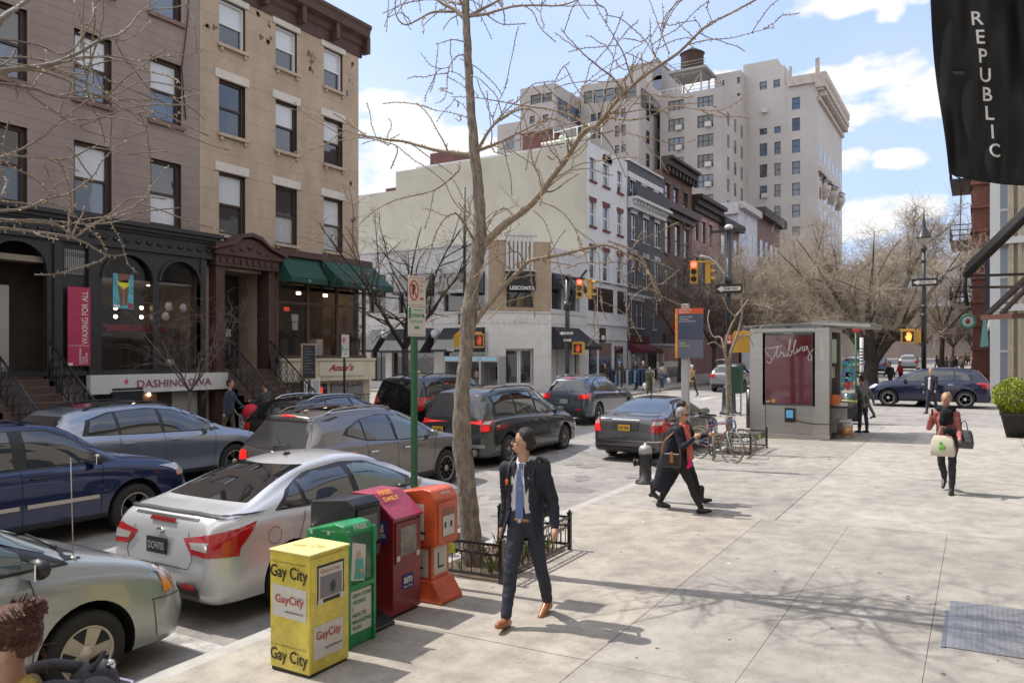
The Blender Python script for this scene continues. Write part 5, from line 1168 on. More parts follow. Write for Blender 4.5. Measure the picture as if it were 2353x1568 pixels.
pl_black=mat('plate_black',(0.02,0.02,0.025),0.5);pl_yel=mat('plate_yellow',(0.75,0.42,0.02),0.5);pl_wht=mat('plate_pale',(0.5,0.5,0.5),0.5);pl_navy=mat('plate_navy',(0.02,0.02,0.08),0.5)
interior=mat('seat_grey',(0.16,0.16,0.15),0.8)
S_sedan=dict(L=4.53,W=1.82,rw=0.56,wr=0.325,wy=(0.97,3.62),bot=0.20,spokes=5,top=[(0,0.50),(0.03,0.72),(0.06,0.95),(0.14,1.05),(0.35,1.085),(0.55,1.11),(1.02,1.30),(1.5,1.435),(2.05,1.475),(2.55,1.435),(3.0,1.26),(3.42,1.03),(3.62,0.98),(4.1,0.86),(4.35,0.74),(4.48,0.60),(4.53,0.48)],belt=[(0,0.80),(0.3,0.98),(1.0,1.0),(2.5,0.95),(3.4,0.91),(4.2,0.74),(4.53,0.5)])
silver=paint('silver',(0.56,0.565,0.58),0.25,0.42)
c=Car('sedan_car','silver sedan parked at the kerb behind the row of newspaper boxes',S_sedan,silver,(-7.12,4.95,zroad(-7,6)),detail=3)
c.dress(dict(dlo=([(0.78,1.03),(1.3,1.01),(2.3,0.985),(3.28,0.975)],[(1.05,1.20),(1.45,1.335),(2.0,1.385),(2.45,1.35),(2.9,1.185),(3.26,1.0)]),panes=[([(0.86,1.045),(1.18,1.035)],[(1.10,1.20),(1.20,1.24)]),([(1.24,1.03),(1.98,1.005)],[(1.26,1.26),(1.55,1.335),(1.98,1.36)]),([(2.08,1.005),(3.1,0.99)],[(2.08,1.36),(2.4,1.335),(2.85,1.175),(3.08,1.02)])],gmats={2:car_glass_g},seams=[[(1.05,0.40),(1.02,0.62),(1.16,0.98)],[(2.02,0.30),(2.03,0.98)],[(3.05,0.30),(3.12,0.6),(3.2,0.95)],[(1.15,0.31),(3.05,0.27)]],handles=[(1.42,0.90),(2.32,0.88)],mirror=(2.98,1.02),rocker=[([(1.3,0.22),(3.3,0.22)],[(1.3,0.27),(3.3,0.27)])],side_lamps=[([(0.03,0.70),(0.24,0.70)],[(0.06,0.90),(0.52,0.98)],tl_red)],patches=[('rear',[(-0.62,1.125),(0.62,1.125)],[(-0.47,1.40),(0.47,1.40)],car_glass,'rear_window'),('front',[(-0.66,1.06),(0.66,1.06)],[(-0.50,1.37),(0.50,1.37)],car_glass_g,'windscreen'),('rear',[(0.50,0.70),(0.88,0.68)],[(0.36,0.84),(0.88,0.93)],tl_red,'tail_light'),('rear',[(-0.88,0.68),(-0.50,0.70)],[(-0.88,0.93),(-0.36,0.84)],tl_red,'tail_light'),('rear',[(0.50,0.75),(0.72,0.74)],[(0.46,0.81),(0.72,0.83)],tl_clear,'reversing_light'),('rear',[(-0.72,0.74),(-0.50,0.75)],[(-0.72,0.83),(-0.46,0.81)],tl_clear,'reversing_light'),('rear',[(-0.20,0.965),(0.20,0.965)],[(-0.20,1.0),(0.20,1.0)],mat('brake_bar',(0.20,0.01,0.01),0.3),'brake_light'),('rear',[(-0.64,0.27),(0.64,0.27)],[(-0.66,0.39),(0.66,0.39)],blackpl,'bumper_trim'),('rear',[(0.40,0.37),(0.60,0.37)],[(0.40,0.42),(0.60,0.42)],tl_red,'reflector'),('front',[(0.45,0.6),(0.85,0.6)],[(0.5,0.72),(0.85,0.8)],tl_clear,'headlight'),('front',[(-0.85,0.6),(-0.45,0.6)],[(-0.85,0.8),(-0.5,0.72)],tl_clear,'headlight'),('front',[(-0.5,0.3),(0.5,0.3)],[(-0.5,0.5),(0.5,0.5)],blackpl,'grille')],plate=('rear',0.0,0.74,'DCF4705',pl_black,pl_wht),antenna=(1.72,0.22),arake=0.22))
b=c.line('rear',[(-0.50,1.015),(0.50,1.015)],w=0.02,off=0.004)
b=c.line('rear',[(-0.82,1.04),(-0.4,1.055),(0.4,1.055),(0.82,1.04)],w=0.012,off=0.02,mb=b);c.line('rear',[(-0.52,0.64),(-0.46,0.55),(0.46,0.55),(0.52,0.64)],mb=b);c.line('rear',[(0.52,0.64),(0.42,0.9)],mb=b);c.line('rear',[(-0.52,0.64),(-0.42,0.9)],mb=b);b.build('boot_seam',[blackpl],c.root)
p=c.hit('rear',0,0.88,0.01);b=MB();b.ball(p,(0.065,0.012,0.028),12);b.build('badge',[chrome],c.root)
b=MB();ring=[(0.72+0.085*math.cos(t),0.80+0.085*math.sin(t))for t in[k*math.pi/12 for k in range(25)]];c.line('side+',ring,w=0.005,mb=b,n=2);b.build('fuel_cap',[alloy_d],c.root)
S_van=dict(L=5.05,W=1.98,rw=0.66,wr=0.335,wy=(1.0,4.05),bot=0.20,gap=0.07,spokes=5,sw=(0.085,0.125),alloy=mat('alloy_cream',(0.62,0.56,0.46),0.4,metal=0.5),top=[(0,0.50),(0.03,0.9),(0.08,1.08),(0.28,1.52),(0.42,1.68),(0.9,1.74),(2.0,1.76),(2.9,1.70),(3.35,1.52),(3.85,1.20),(4.05,1.12),(4.5,0.99),(4.8,0.86),(4.97,0.68),(5.05,0.50)],belt=[(0,0.95),(0.5,1.08),(2.5,1.04),(3.8,0.99),(4.5,0.88),(4.9,0.70),(5.05,0.52)])
paleg=paint('pale_green_silver',(0.34,0.355,0.345),0.25,0.42)
D_van=dict(dlo=([(0.45,1.13),(2.0,1.10),(3.95,1.055)],[(0.52,1.58),(1.5,1.64),(2.8,1.60),(3.3,1.45),(3.93,1.08)]),panes=[([(0.52,1.15),(1.42,1.13)],[(0.60,1.56),(1.42,1.60)]),([(1.50,1.13),(2.42,1.11)],[(1.50,1.60),(2.42,1.60)]),([(2.52,1.11),(3.62,1.08)],[(2.52,1.60),(2.85,1.565),(3.25,1.42),(3.60,1.20)]),([(3.66,1.08),(3.90,1.07)],[(3.66,1.15),(3.86,1.08)])],gmats={2:car_glass_g},seams=[[(2.47,0.30),(2.47,1.08)],[(3.60,0.28),(3.66,0.7),(3.62,1.04)],[(1.42,0.32),(1.42,1.08)],[(1.42,0.96),(0.5,1.0)]],handles=[(2.68,0.93),(2.25,0.93)],mirror=(3.66,1.08),mirm=blackpl,rocker=[([(1.4,0.22),(3.6,0.22)],[(1.4,0.26),(3.6,0.26)])],side_lamps=[([(0.02,0.75),(0.22,0.75)],[(0.05,1.05),(0.25,1.08)],tl_red),([(4.72,0.66),(4.86,0.66)],[(4.70,0.84),(4.80,0.84)],amber),([(4.86,0.66),(4.96,0.66)],[(4.80,0.84),(4.88,0.82)],tl_clear)],patches=[('rear',[(-0.72,1.13),(0.72,1.13)],[(-0.62,1.58),(0.62,1.58)],car_glass_t,'rear_window'),('front',[(-0.78,1.16),(0.78,1.16)],[(-0.60,1.62),(0.60,1.62)],car_glass_g,'windscreen'),('rear',[(0.72,0.75),(0.95,0.75)],[(0.72,1.07),(0.95,1.07)],tl_red,'tail_light'),('rear',[(-0.95,0.75),(-0.72,0.75)],[(-0.95,1.07),(-0.72,1.07)],tl_red,'tail_light'),('front',[(0.5,0.66),(0.92,0.66)],[(0.55,0.82),(0.9,0.84)],tl_clear,'headlight'),('front',[(-0.92,0.66),(-0.5,0.66)],[(-0.9,0.84),(-0.55,0.82)],tl_clear,'headlight'),('front',[(-0.42,0.62),(0.42,0.62)],[(-0.42,0.78),(0.42,0.78)],blackpl,'grille')])
c=Car('minivan','pale grey-green silver minivan nosing in behind the silver sedan, lower left',S_van,paleg,(-7.02,4.60-5.05,zroad(-7,2)),detail=3)
c.dress(D_van)
b=MB();c.line('side+',[(4.60,0.62),(4.93,0.60)],mb=b);c.line('side+',[(4.62,0.62),(4.66,0.30)],mb=b);b.build('bumper_seam',[blackpl],c.root)
p=c.hit('top',0.82,4.02,0);b=MB();b.ball(p,(0.03,0.03,0.02),8);b.tube([p,p+Vector((0.0,-0.02,0.78))],[0.005,0.0035],6);b.ball(p+Vector((0,-0.02,0.79)),0.007,6);b.build('antenna',[mat('steel_rod',(0.55,0.5,0.45),0.35,metal=0.8)],c.root)
b=MB()
for(x0,x1,y0,y1)in((0.1,0.74,4.02,3.92),(-0.6,0.1,4.0,3.95)):a=c.hit('top',x0,y0,0.03);e=c.hit('top',x1,y1,0.02);b.tube([a,e],0.012,5)
b.build('wiper',[blackpl],c.root);c.patch('top',[(-0.85,3.93),(0.85,3.93)],[(-0.82,4.08),(0.82,4.08)],0.005,14,3).build('cowl',[blackpl],c.root)
S_suv=dict(L=4.87,W=1.90,rw=0.66,wr=0.375,wy=(0.98,3.85),bot=0.30,gap=0.08,spokes=5,sw=(0.08,0.12),top=[(0,0.60),(0.02,1.0),(0.08,1.15),(0.20,1.52),(0.32,1.72),(0.7,1.78),(2.0,1.80),(2.75,1.74),(3.1,1.58),(3.55,1.22),(3.75,1.16),(4.35,1.10),(4.7,0.98),(4.83,0.75),(4.87,0.55)],belt=[(0,1.05),(0.5,1.13),(2.5,1.12),(3.5,1.08),(4.3,1.0),(4.75,0.8),(4.87,0.6)])
D_suv=dict(dlo=([(0.30,1.18),(2.0,1.17),(3.50,1.14)],[(0.36,1.60),(1.5,1.68),(2.65,1.66),(3.05,1.50),(3.47,1.16)]),panes=[([(0.34,1.20),(1.15,1.19)],[(0.42,1.60),(1.15,1.64)]),([(1.24,1.19),(2.12,1.18)],[(1.30,1.64),(2.12,1.66)]),([(2.30,1.18),(3.32,1.16)],[(2.30,1.65),(2.62,1.63),(2.98,1.47),(3.30,1.20)])],gmats={0:car_glass_t,1:car_glass},seams=[[(1.10,0.50),(1.18,1.12)],[(2.20,0.34),(2.20,1.14)],[(3.28,0.34),(3.34,1.12)],[(1.4,0.36),(3.3,0.36)]],handles=[(1.32,1.02),(2.42,1.02)],hm=blackpl,mirror=(3.22,1.17),mirm=blackpl,rocker=[([(1.3,0.30),(3.4,0.30)],[(1.3,0.40),(3.4,0.40)])],side_lamps=[([(0.02,0.85),(0.15,0.85)],[(0.05,1.15),(0.18,1.15)],tl_red),([(4.55,0.80),(4.78,0.80)],[(4.52,0.98),(4.72,0.98)],amber)],patches=[('rear',[(-0.70,1.18),(0.70,1.18)],[(-0.62,1.62),(0.62,1.62)],car_glass_t,'rear_window'),('front',[(-0.74,1.24),(0.74,1.24)],[(-0.58,1.66),(0.58,1.66)],car_glass,'windscreen'),('rear',[(0.70,0.85),(0.93,0.85)],[(0.70,1.17),(0.93,1.17)],tl_red,'tail_light'),('rear',[(-0.93,0.85),(-0.70,0.85)],[(-0.93,1.17),(-0.70,1.17)],tl_red,'tail_light'),('front',[(0.5,0.8),(0.9,0.8)],[(0.5,0.98),(0.9,0.98)],tl_clear,'headlight'),('front',[(-0.9,0.8),(-0.5,0.8)],[(-0.9,0.98),(-0.5,0.98)],tl_clear,'headlight'),('front',[(-0.45,0.75),(0.45,0.75)],[(-0.45,0.98),(0.45,0.98)],blackpl,'grille')],rails=(0.60,0.6,2.4),mould=[[(1.25,0.66),(2.15,0.66)],[(2.25,0.66),(3.25,0.66)]],mw=0.055,mm=mat('moulding_silver',(0.5,0.45,0.40),0.35,metal=0.5))
navy=paint('navy',(0.008,0.018,0.075),0.45,0.28)
c=Car('suv_car','dark blue SUV with silver side mouldings in the lane beside the silver cars',S_suv,navy,(-11.9,8.3-4.87,zroad(-12,6)-0.05));c.dress(D_suv)
S_x=dict(L=4.75,W=1.92,rw=0.60,wr=0.37,wy=(0.92,3.85),bot=0.26,spokes=5,top=[(0,0.55),(0.03,0.95),(0.08,1.12),(0.35,1.45),(0.48,1.60),(0.9,1.67),(1.9,1.71),(2.6,1.65),(3.1,1.46),(3.62,1.16),(3.8,1.11),(4.3,1.02),(4.6,0.88),(4.72,0.65),(4.75,0.5)],belt=[(0,0.98),(0.5,1.12),(2.0,1.08),(3.6,1.02),(4.3,0.92),(4.65,0.72),(4.75,0.55)])
D_x=dict(dlo=([(0.62,1.18),(2.0,1.12),(3.52,1.08)],[(0.75,1.44),(1.2,1.56),(2.0,1.60),(2.55,1.54),(3.05,1.36),(3.50,1.10)]),panes=[([(0.72,1.19),(1.28,1.155)],[(0.84,1.44),(1.28,1.54)]),([(1.34,1.155),(2.16,1.13)],[(1.34,1.545),(1.75,1.57),(2.16,1.565)]),([(2.24,1.13),(3.36,1.10)],[(2.24,1.56),(2.55,1.51),(3.0,1.34),(3.34,1.14)])],seams=[[(1.20,0.50),(1.30,1.12)],[(2.20,0.34),(2.20,1.10)],[(3.30,0.34),(3.38,1.06)]],handles=[(1.45,0.98),(2.45,0.97)],mirror=(3.2,1.12),rocker=[([(1.3,0.26),(3.4,0.26)],[(1.3,0.36),(3.4,0.36)])],side_lamps=[([(0.02,0.85),(0.30,0.85)],[(0.05,1.05),(0.38,1.10)],tl_red),([(4.4,0.80),(4.65,0.78)],[(4.35,0.95),(4.6,0.92)],tl_clear)],patches=[('rear',[(-0.66,1.16),(0.66,1.16)],[(-0.56,1.52),(0.56,1.52)],car_glass,'rear_window'),('front',[(-0.72,1.20),(0.72,1.20)],[(-0.55,1.58),(0.55,1.58)],car_glass,'windscreen'),('rear',[(0.55,0.88),(0.93,0.86)],[(0.55,1.06),(0.93,1.08)],tl_red,'tail_light'),('rear',[(-0.93,0.86),(-0.55,0.88)],[(-0.93,1.08),(-0.55,1.06)],tl_red,'tail_light'),('front',[(0.45,0.74),(0.88,0.76)],[(0.5,0.9),(0.88,0.94)],tl_clear,'headlight'),('front',[(-0.88,0.76),(-0.45,0.74)],[(-0.88,0.94),(-0.5,0.9)],tl_clear,'headlight'),('rear',[(-0.74,0.28),(0.74,0.28)],[(-0.8,0.5),(0.8,0.5)],blackpl,'bumper_trim')],rails=(0.56,0.8,2.6),hm=None)
D_x['hm']=paint('steel_blue',(0.27,0.30,0.36),0.6,0.3)
c=Car('suv_car','silver blue crossover SUV standing between the blue SUV and the front steps',S_x,D_x['hm'],(-14.42,12.1-4.75,zroad(-14,9)));c.dress(D_x)
c.patch('top',[(-0.5,0.9),(0.5,0.9)],[(-0.5,2.3),(0.5,2.3)],0.004,10,8).build('sunroof',[car_glass],c.root)
S_t=dict(S_x);S_t.update(L=4.68,W=1.88,wy=(0.93,3.68),rw=0.585,spokes=10,sw=(0.03,0.04),alloy=mat('alloy_mid',(0.36,0.33,0.30),0.4,metal=0.6),top=[(0,0.55),(0.03,0.92),(0.08,1.06),(0.34,1.42),(0.40,1.56),(0.46,1.60),(0.9,1.655),(1.8,1.68),(2.5,1.62),(3.0,1.44),(3.5,1.15),(3.7,1.09),(4.2,1.0),(4.5,0.86),(4.64,0.65),(4.68,0.5)])
D_t=dict(dlo=([(0.85,1.26),(1.4,1.12),(2.4,1.05),(3.42,1.04)],[(0.98,1.36),(1.35,1.48),(1.9,1.54),(2.45,1.50),(2.95,1.32),(3.40,1.06)]),panes=[([(0.95,1.26),(1.34,1.145)],[(1.02,1.35),(1.34,1.46)]),([(1.38,1.14),(2.12,1.075)],[(1.38,1.47),(1.75,1.515),(2.12,1.51)]),([(2.20,1.07),(3.28,1.06)],[(2.20,1.505),(2.45,1.475),(2.9,1.31),(3.26,1.10)])],gmats={2:car_glass_g},seams=[[(1.22,0.50),(1.36,0.8),(1.34,1.10)],[(2.16,0.34),(2.16,1.05)],[(3.2,0.34),(3.30,1.02)]],handles=[(1.50,0.93),(2.42,0.92)],hm=chrome,mirror=(3.12,1.08),rocker=[([(1.3,0.26),(3.3,0.26)],[(1.3,0.40),(3.3,0.40)])],side_lamps=[([(0.02,0.84),(0.16,0.86)],[(0.05,1.0),(0.30,1.0)],tl_red)],patches=[('rear',[(-0.68,1.10),(-0.35,1.06),(0.35,1.06),(0.68,1.10)],[(-0.56,1.46),(0,1.49),(0.56,1.46)],mat('rear_glass_grey',(0.06,0.06,0.065),0.1,coat=1.0),'rear_window'),('front',[(-0.72,1.20),(0.72,1.20)],[(-0.55,1.55),(0.55,1.55)],car_glass_g,'windscreen'),('rear',[(0.55,0.86),(0.93,0.84)],[(0.6,1.0),(0.93,1.04)],tl_lit,'tail_light'),('rear',[(-0.93,0.84),(-0.55,0.86)],[(-0.93,1.04),(-0.6,1.0)],tl_lit,'tail_light'),('rear',[(-0.62,1.50),(0.62,1.50)],[(-0.58,1.555),(0.58,1.555)],blackpl,'spoiler_trim'),('rear',[(-0.14,1.565),(0.14,1.565)],[(-0.14,1.59),(0.14,1.59)],tl_lit,'brake_light'),('rear',[(-0.74,0.28),(0.74,0.28)],[(-0.8,0.5),(0.8,0.5)],blackpl,'bumper_trim')],rails=(0.54,0.7,2.4),railm=mat('rail_silver',(0.32,0.29,0.27),0.4,metal=0.6),wiper=('rear',(0.0,1.08),(0.36,1.14)),antenna=(0.62,0.08),mirm=paint('taupe',(0.17,0.155,0.15),0.6,0.32))
c=Car('suv_car','taupe grey crossover with roof rails and lit brake lamp beyond the silver sedan',S_t,paint('taupe',(0.17,0.155,0.15),0.6,0.32),(-9.95,8.95,zroad(-10,10)));c.dress(D_t)
c.patch('top',[(-0.47,0.95),(0.47,0.95)],[(-0.47,2.2),(0.47,2.2)],0.004,10,8).build('sunroof',[car_glass],c.root)
p=c.hit('rear',0,0.99,0.01);b=MB();b.ball(p,(0.07,0.012,0.035),12);b.build('badge',[chrome],c.root)
blackp=paint('black',(0.008,0.008,0.010),0.2,0.2)
S_b=dict(S_x);S_b.update(L=4.6,wy=(0.9,3.7),top=[(y*4.6/4.75,z-0.14 if z>1.2 else z-0.04)for y,z in S_x['top']],belt=[(y*4.6/4.75,z-0.05)for y,z in S_x['belt']])
D_b=dict(D_x);sc_=lambda P:[(y*4.6/4.75,z-0.09)for y,z in P]
D_b.update(dlo=(sc_(D_x['dlo'][0]),sc_(D_x['dlo'][1])),panes=[(sc_(a),sc_(q))for a,q in D_x['panes']],hm=blackp,patches=[(m_,[(x,z-0.08)for x,z in a],[(x,z-0.12)for x,z in q],g_,n_)for m_,a,q,g_,n_ in D_x['patches']],railm=chrome)
c=Car('hatchback_car','black car with glassy roof parked before the cafe steps',S_b,blackp,(-14.3,12.75,zroad(-14,14)));c.dress(D_b)
S_c=dict(S_suv);S_c.update(L=5.2,W=2.0,rw=0.74,wy=(1.05,4.1),top=[(y*5.2/4.87,z+0.08 if z>1.2 else z)for y,z in S_suv['top']],belt=[(y*5.2/4.87,z+0.03)for y,z in S_suv['belt']])
D_c=dict(D_suv);s2=lambda P:[(y*5.2/4.87,z+0.05)for y,z in P]
D_c.update(dlo=(s2(D_suv['dlo'][0]),s2(D_suv['dlo'][1])),panes=[(s2(a),s2(q))for a,q in D_suv['panes']],gmats={0:car_glass_t,1:car_glass_t,2:car_glass_g},mould=[],mirror=(3.45,1.22),patches=[(m_,[(x,z+0.03)for x,z in a],[(x,z+0.07)for x,z in q],g_,n_)for m_,a,q,g_,n_ in D_suv['patches']])
c=Car('suv_car','big black full-size SUV parked on the far side before the cream cafe sign',S_c,blackp,(-14.85,18.1,zroad(-14,20)));c.dress(D_c)
D_v2=dict(D_van);D_v2 .update(side_lamps=[([(0.02,0.80),(0.07,0.80)],[(0.05,1.06),(0.09,1.06)],tl_lit)],mirm=blackpl,rails=(0.62,0.7,2.9),wiper=('rear',(0.0,1.13),(0.4,1.16)),patches=[('rear',[(-0.76,1.10),(0.76,1.10)],[(-0.66,1.62),(0.66,1.62)],mat('rear_glass_grey',(0.06,0.06,0.065),0.1,coat=1.0),'rear_window'),('front',[(-0.78,1.16),(0.78,1.16)],[(-0.60,1.62),(0.60,1.62)],car_glass_g,'windscreen'),('rear',[(0.77,0.80),(0.93,0.80)],[(0.77,1.05),(0.93,1.05)],tl_red,'tail_light'),('rear',[(-0.93,0.80),(-0.77,0.80)],[(-0.93,1.05),(-0.77,1.05)],tl_red,'tail_light'),('rear',[(0.80,0.82),(0.90,0.82)],[(0.80,0.93),(0.90,0.93)],tl_lit,'brake_light'),('rear',[(-0.90,0.82),(-0.80,0.82)],[(-0.90,0.93),(-0.80,0.93)],tl_lit,'brake_light'),('rear',[(0.80,0.96),(0.91,0.96)],[(0.80,1.03),(0.91,1.03)],tl_clear,'reversing_light'),('rear',[(-0.85,0.44),(0.85,0.44)],[(-0.85,0.52),(0.85,0.52)],mat('bumper_step',(0.30,0.30,0.30),0.4,metal=0.3),'bumper_trim')],plate=('rear',-0.35,0.82,'NYC 8814',pl_yel,pl_navy))
D_v2['gmats']={0:car_glass,1:car_glass,2:car_glass_g}
S_v2=dict(S_van);S_v2 .update(alloy=mat('alloy_worn',(0.34,0.33,0.31),0.5,metal=0.5),sw=(0.05,0.06),spokes=9)
c=Car('minivan','dark green-grey minivan with glowing tail lamps behind the tree trunk',S_v2,paint('green_grey',(0.045,0.055,0.055),0.5,0.3),(-10.30,14.55,zroad(-10,17)),R(2.0));c.dress(D_v2)
D_s=dict(D_x);D_s.update(hm=blackpl,gmats={0:car_glass,1:mat('pane_brownish',(0.05,0.04,0.03),0.05,coat=1.0),2:car_glass_g},side_lamps=[([(0.02,0.90),(0.15,0.90)],[(0.05,1.08),(0.25,1.10)],tl_red)],rails=(0.56,0.6,2.6),railm=mat('rail_silver',(0.32,0.29,0.27),0.4,metal=0.6),wiper=('rear',(0,1.14),(0.35,1.17)),antenna=(0.7,0.25),plate=('rear',0.0,0.82,'FNS 3142',pl_wht,pl_navy),mirm=blackpl)
D_s['patches']=[q for q in D_x['patches']if q[4]not in('tail_light',)]+[('rear',[(0.50,0.90),(0.90,0.90)],[(0.55,1.06),(0.90,1.10)],tl_red,'tail_light'),('rear',[(-0.90,0.90),(-0.50,0.90)],[(-0.90,1.10),(-0.55,1.06)],tl_red,'tail_light'),('rear',[(0.68,0.93),(0.84,0.93)],[(0.68,1.03),(0.84,1.05)],tl_lit,'brake_light'),('rear',[(-0.84,0.93),(-0.68,0.93)],[(-0.84,1.05),(-0.68,1.03)],tl_lit,'brake_light'),('rear',[(-0.22,1.575),(0.22,1.575)],[(-0.22,1.61),(0.22,1.61)],tl_red,'brake_light'),('rear',[(0.45,0.52),(0.65,0.52)],[(0.45,0.58),(0.65,0.58)],tl_red,'reflector')]
c=Car('suv_car','blue-grey SUV with glowing tail lamps waiting ahead of the dark sedan',S_x,paint('slate_blue',(0.06,0.075,0.10),0.5,0.3),(-12.3,24.1,zroad(-12,26)),R(2.5));c.dress(D_s)
S_f=dict(S_sedan);S_f.update(L=4.84,W=1.83,wy=(1.08,3.82),rw=0.57,wr=0.33,top=[(0,0.50),(0.03,0.80),(0.07,0.98),(0.14,1.03),(0.45,1.06),(0.75,1.09),(1.25,1.30),(1.65,1.41),(2.3,1.445),(2.8,1.40),(3.25,1.22),(3.65,1.02),(3.85,0.97),(4.4,0.86),(4.7,0.72),(4.8,0.58),(4.84,0.45)],belt=[(0,0.82),(0.3,0.96),(1.0,0.98),(2.7,0.93),(3.6,0.90),(4.5,0.74),(4.84,0.5)])
k2=lambda P:[(y*4.84/4.53+0.1,z-0.02)for y,z in P]
gun=paint('gunmetal',(0.105,0.10,0.105),0.6,0.3)
c=Car('sedan_car','dark grey sedan with yellow number plate parked beyond the hydrant',S_f,gun,(-7.15,17.15,zroad(-7,19)))
c.dress(dict(dlo=(k2([(0.85,1.02),(1.3,1.0),(2.3,0.98),(3.28,0.97)]),k2([(1.1,1.20),(1.45,1.31),(2.0,1.355),(2.45,1.33),(2.9,1.175),(3.26,0.995)])),panes=[(k2([(1.0,1.03),(1.98,1.0)]),k2([(1.18,1.20),(1.5,1.30),(1.98,1.335)])),(k2([(2.08,1.0),(3.1,0.985)]),k2([(2.08,1.335),(2.4,1.31),(2.85,1.165),(3.08,1.01)]))],gmats={1:car_glass_g},seams=[k2([(1.05,0.45),(1.16,0.98)]),k2([(2.02,0.30),(2.03,0.98)]),k2([(3.05,0.30),(3.2,0.95)])],handles=[(1.6,0.88),(2.6,0.86)],mirror=(3.2,1.0),side_lamps=[([(0.02,0.72),(0.30,0.74)],[(0.05,0.97),(0.36,0.99)],tl_red)],patches=[('rear',[(-0.62,1.105),(0.62,1.105)],[(-0.48,1.38),(0.48,1.38)],glassmat('car_glass_blue',(0.03,0.05,0.08)),'rear_window'),('front',[(-0.66,1.04),(0.66,1.04)],[(-0.50,1.34),(0.50,1.34)],car_glass_g,'windscreen'),('rear',[(0.62,0.68),(0.90,0.70)],[(0.66,0.94),(0.90,0.97)],tl_red,'tail_light'),('rear',[(-0.90,0.70),(-0.62,0.68)],[(-0.90,0.97),(-0.66,0.94)],tl_lit,'tail_light'),('rear',[(0.66,0.86),(0.84,0.87)],[(0.68,0.94),(0.84,0.95)],tl_clear,'reversing_light'),('rear',[(-0.84,0.87),(-0.66,0.86)],[(-0.84,0.95),(-0.68,0.94)],tl_clear,'reversing_light'),('rear',[(-0.34,0.955),(0.34,0.955)],[(-0.34,0.98),(0.34,0.98)],chrome,'boot_trim'),('rear',[(-0.3,0.72),(0.3,0.72)],[(-0.34,0.92),(0.34,0.92)],mat('gunmetal_dark',(0.05,0.05,0.055),0.4,metal=0.4),'plate_recess'),('rear',[(-0.85,0.475),(0.85,0.475)],[(-0.85,0.50),(0.85,0.50)],chrome,'bumper_trim'),('rear',[(-0.7,0.26),(0.7,0.26)],[(-0.75,0.34),(0.75,0.34)],blackpl,'bumper_lip')],plate=('rear',-0.02,0.79,'EHB 3084',pl_yel,pl_navy),antenna=(1.7,0.1)))
c=Car('suv_car','silver estate car parked in the next block behind the green mailbox',S_x,paint('silver_wagon',(0.35,0.36,0.38),0.5,0.3),(atD(1663,880,45.5).x,atD(1663,880,45.5).y,zroad(-12,45)),R(0));D_r=dict(D_x);D_r['hm']=blackpl;c.dress(D_r)
D_a=dict(D_x);D_a.update(hm=chrome,gmats={},rails=(0.56,0.8,2.6),railm=blackpl)
D_a['rails']=None;del D_a['rails']
c=Car('suv_car','dark blue crossover crossing the intersection in profile with silver wheels',dict(S_x,alloy=mat('alloy_bright',(0.55,0.54,0.52),0.35,metal=0.6),sw=(0.08,0.13)),paint('deep_blue',(0.010,0.016,0.055),0.5,0.28),(0.40,39.0,zroad(0,38)+0.02),R(90));c.dress(D_a)
for i,(x,d_,col,lab)in enumerate(((2010,72,(0.12,0.2,0.35),'small blue car glimpsed parked beneath the big bare tree'),(2085,80,(0.35,0.37,0.4),'pale grey car parked far up the street right of the big tree trunk'),(1955,66,(0.3,0.31,0.33),'grey car parked behind the standing man at the newsstand'))):
 p=atD(x,850,d_);c=Car('parked_car',lab,S_x,paint('far%d'%i,col),(p.x,p.y,zroad(p.x,p.y)),R(0));c.dress(dict(D_x,rails=(0.5,0.8,2.4)))
def smooth_pen(P):
 o=[]
 for i in range(len(P)-1):
  p0,p1,p2,p3=P[max(i-1,0)],P[i],P[i+1],P[min(i+2,len(P)-1)]
  for t in(0,.33,.66):o.append(.5*((2*p1)+(-p0+p2)*t+(2*p0-5*p1+4*p2-p3)*t*t+(-p0+3*p1-3*p2+p3)*t**3))
 return o+[P[-1]]
# newspaper boxes
def plast(n,c,r=0.4):return mat('plastic_'+n,c,r,coat=0.2,var=0.3,vscale=5,bump=0.12,bscale=30)
yel=plast('yellow',(0.72,0.60,0.10));grnp=plast('green',(0.02,0.28,0.09));blkp=plast('black',(0.014,0.013,0.015));redp=plast('red',(0.22,0.016,0.024));redt=plast('red_faded',(0.40,0.05,0.10));orp=plast('orange',(0.62,0.105,0.035))
ink=mat('ink_black',(0.03,0.025,0.02),0.6);paper=mat('paper',(0.62,0.60,0.56),0.6,var=0.06,vscale=20);rinse=mat('ink_red',(0.45,0.05,0.04),0.6);inkb=mat('ink_blue',(0.03,0.04,0.20),0.6);scr=mat('scratched_window',(0.17,0.16,0.13),0.25,var=0.7,vscale=9,coat=0.5)
magenta=mat('ink_magenta',(0.65,0.03,0.35),0.6);gold=mat('sticker_gold',(0.80,0.35,0.03),0.6)
FX,FZ=(0,1,0),(0,0,1)
def plateX(b,x,y0,y1,z0,z1,m,tilt=0.0):b.add([(x,y0,z0),(x,y1,z0+tilt),(x,y1,z1+tilt),(x,y0,z1)],[(0,1,2,3)],m)
t=thing('newspaper_box','yellow newspaper box with Gay City lettering, nearest in the row','newspaper box',(-4.64,4.60,0.07),world=True)
x0,x1,y0,y1,z0,z1=-4.86,-4.43,4.38,4.82,0.10,1.02
b=MB();b.box(x0,x1,y0,y1,z0,z1-0.006);b.build('case',[yel],t,bevel=0.008)
b=MB();b.box(x0-0.008,x1+0.012,y0-0.008,y1+0.008,z1-0.006,z1+0.012);b.build('lid',[mat('plastic_yellow_sunned',(0.78,0.70,0.28),0.45)],t,bevel=0.006)
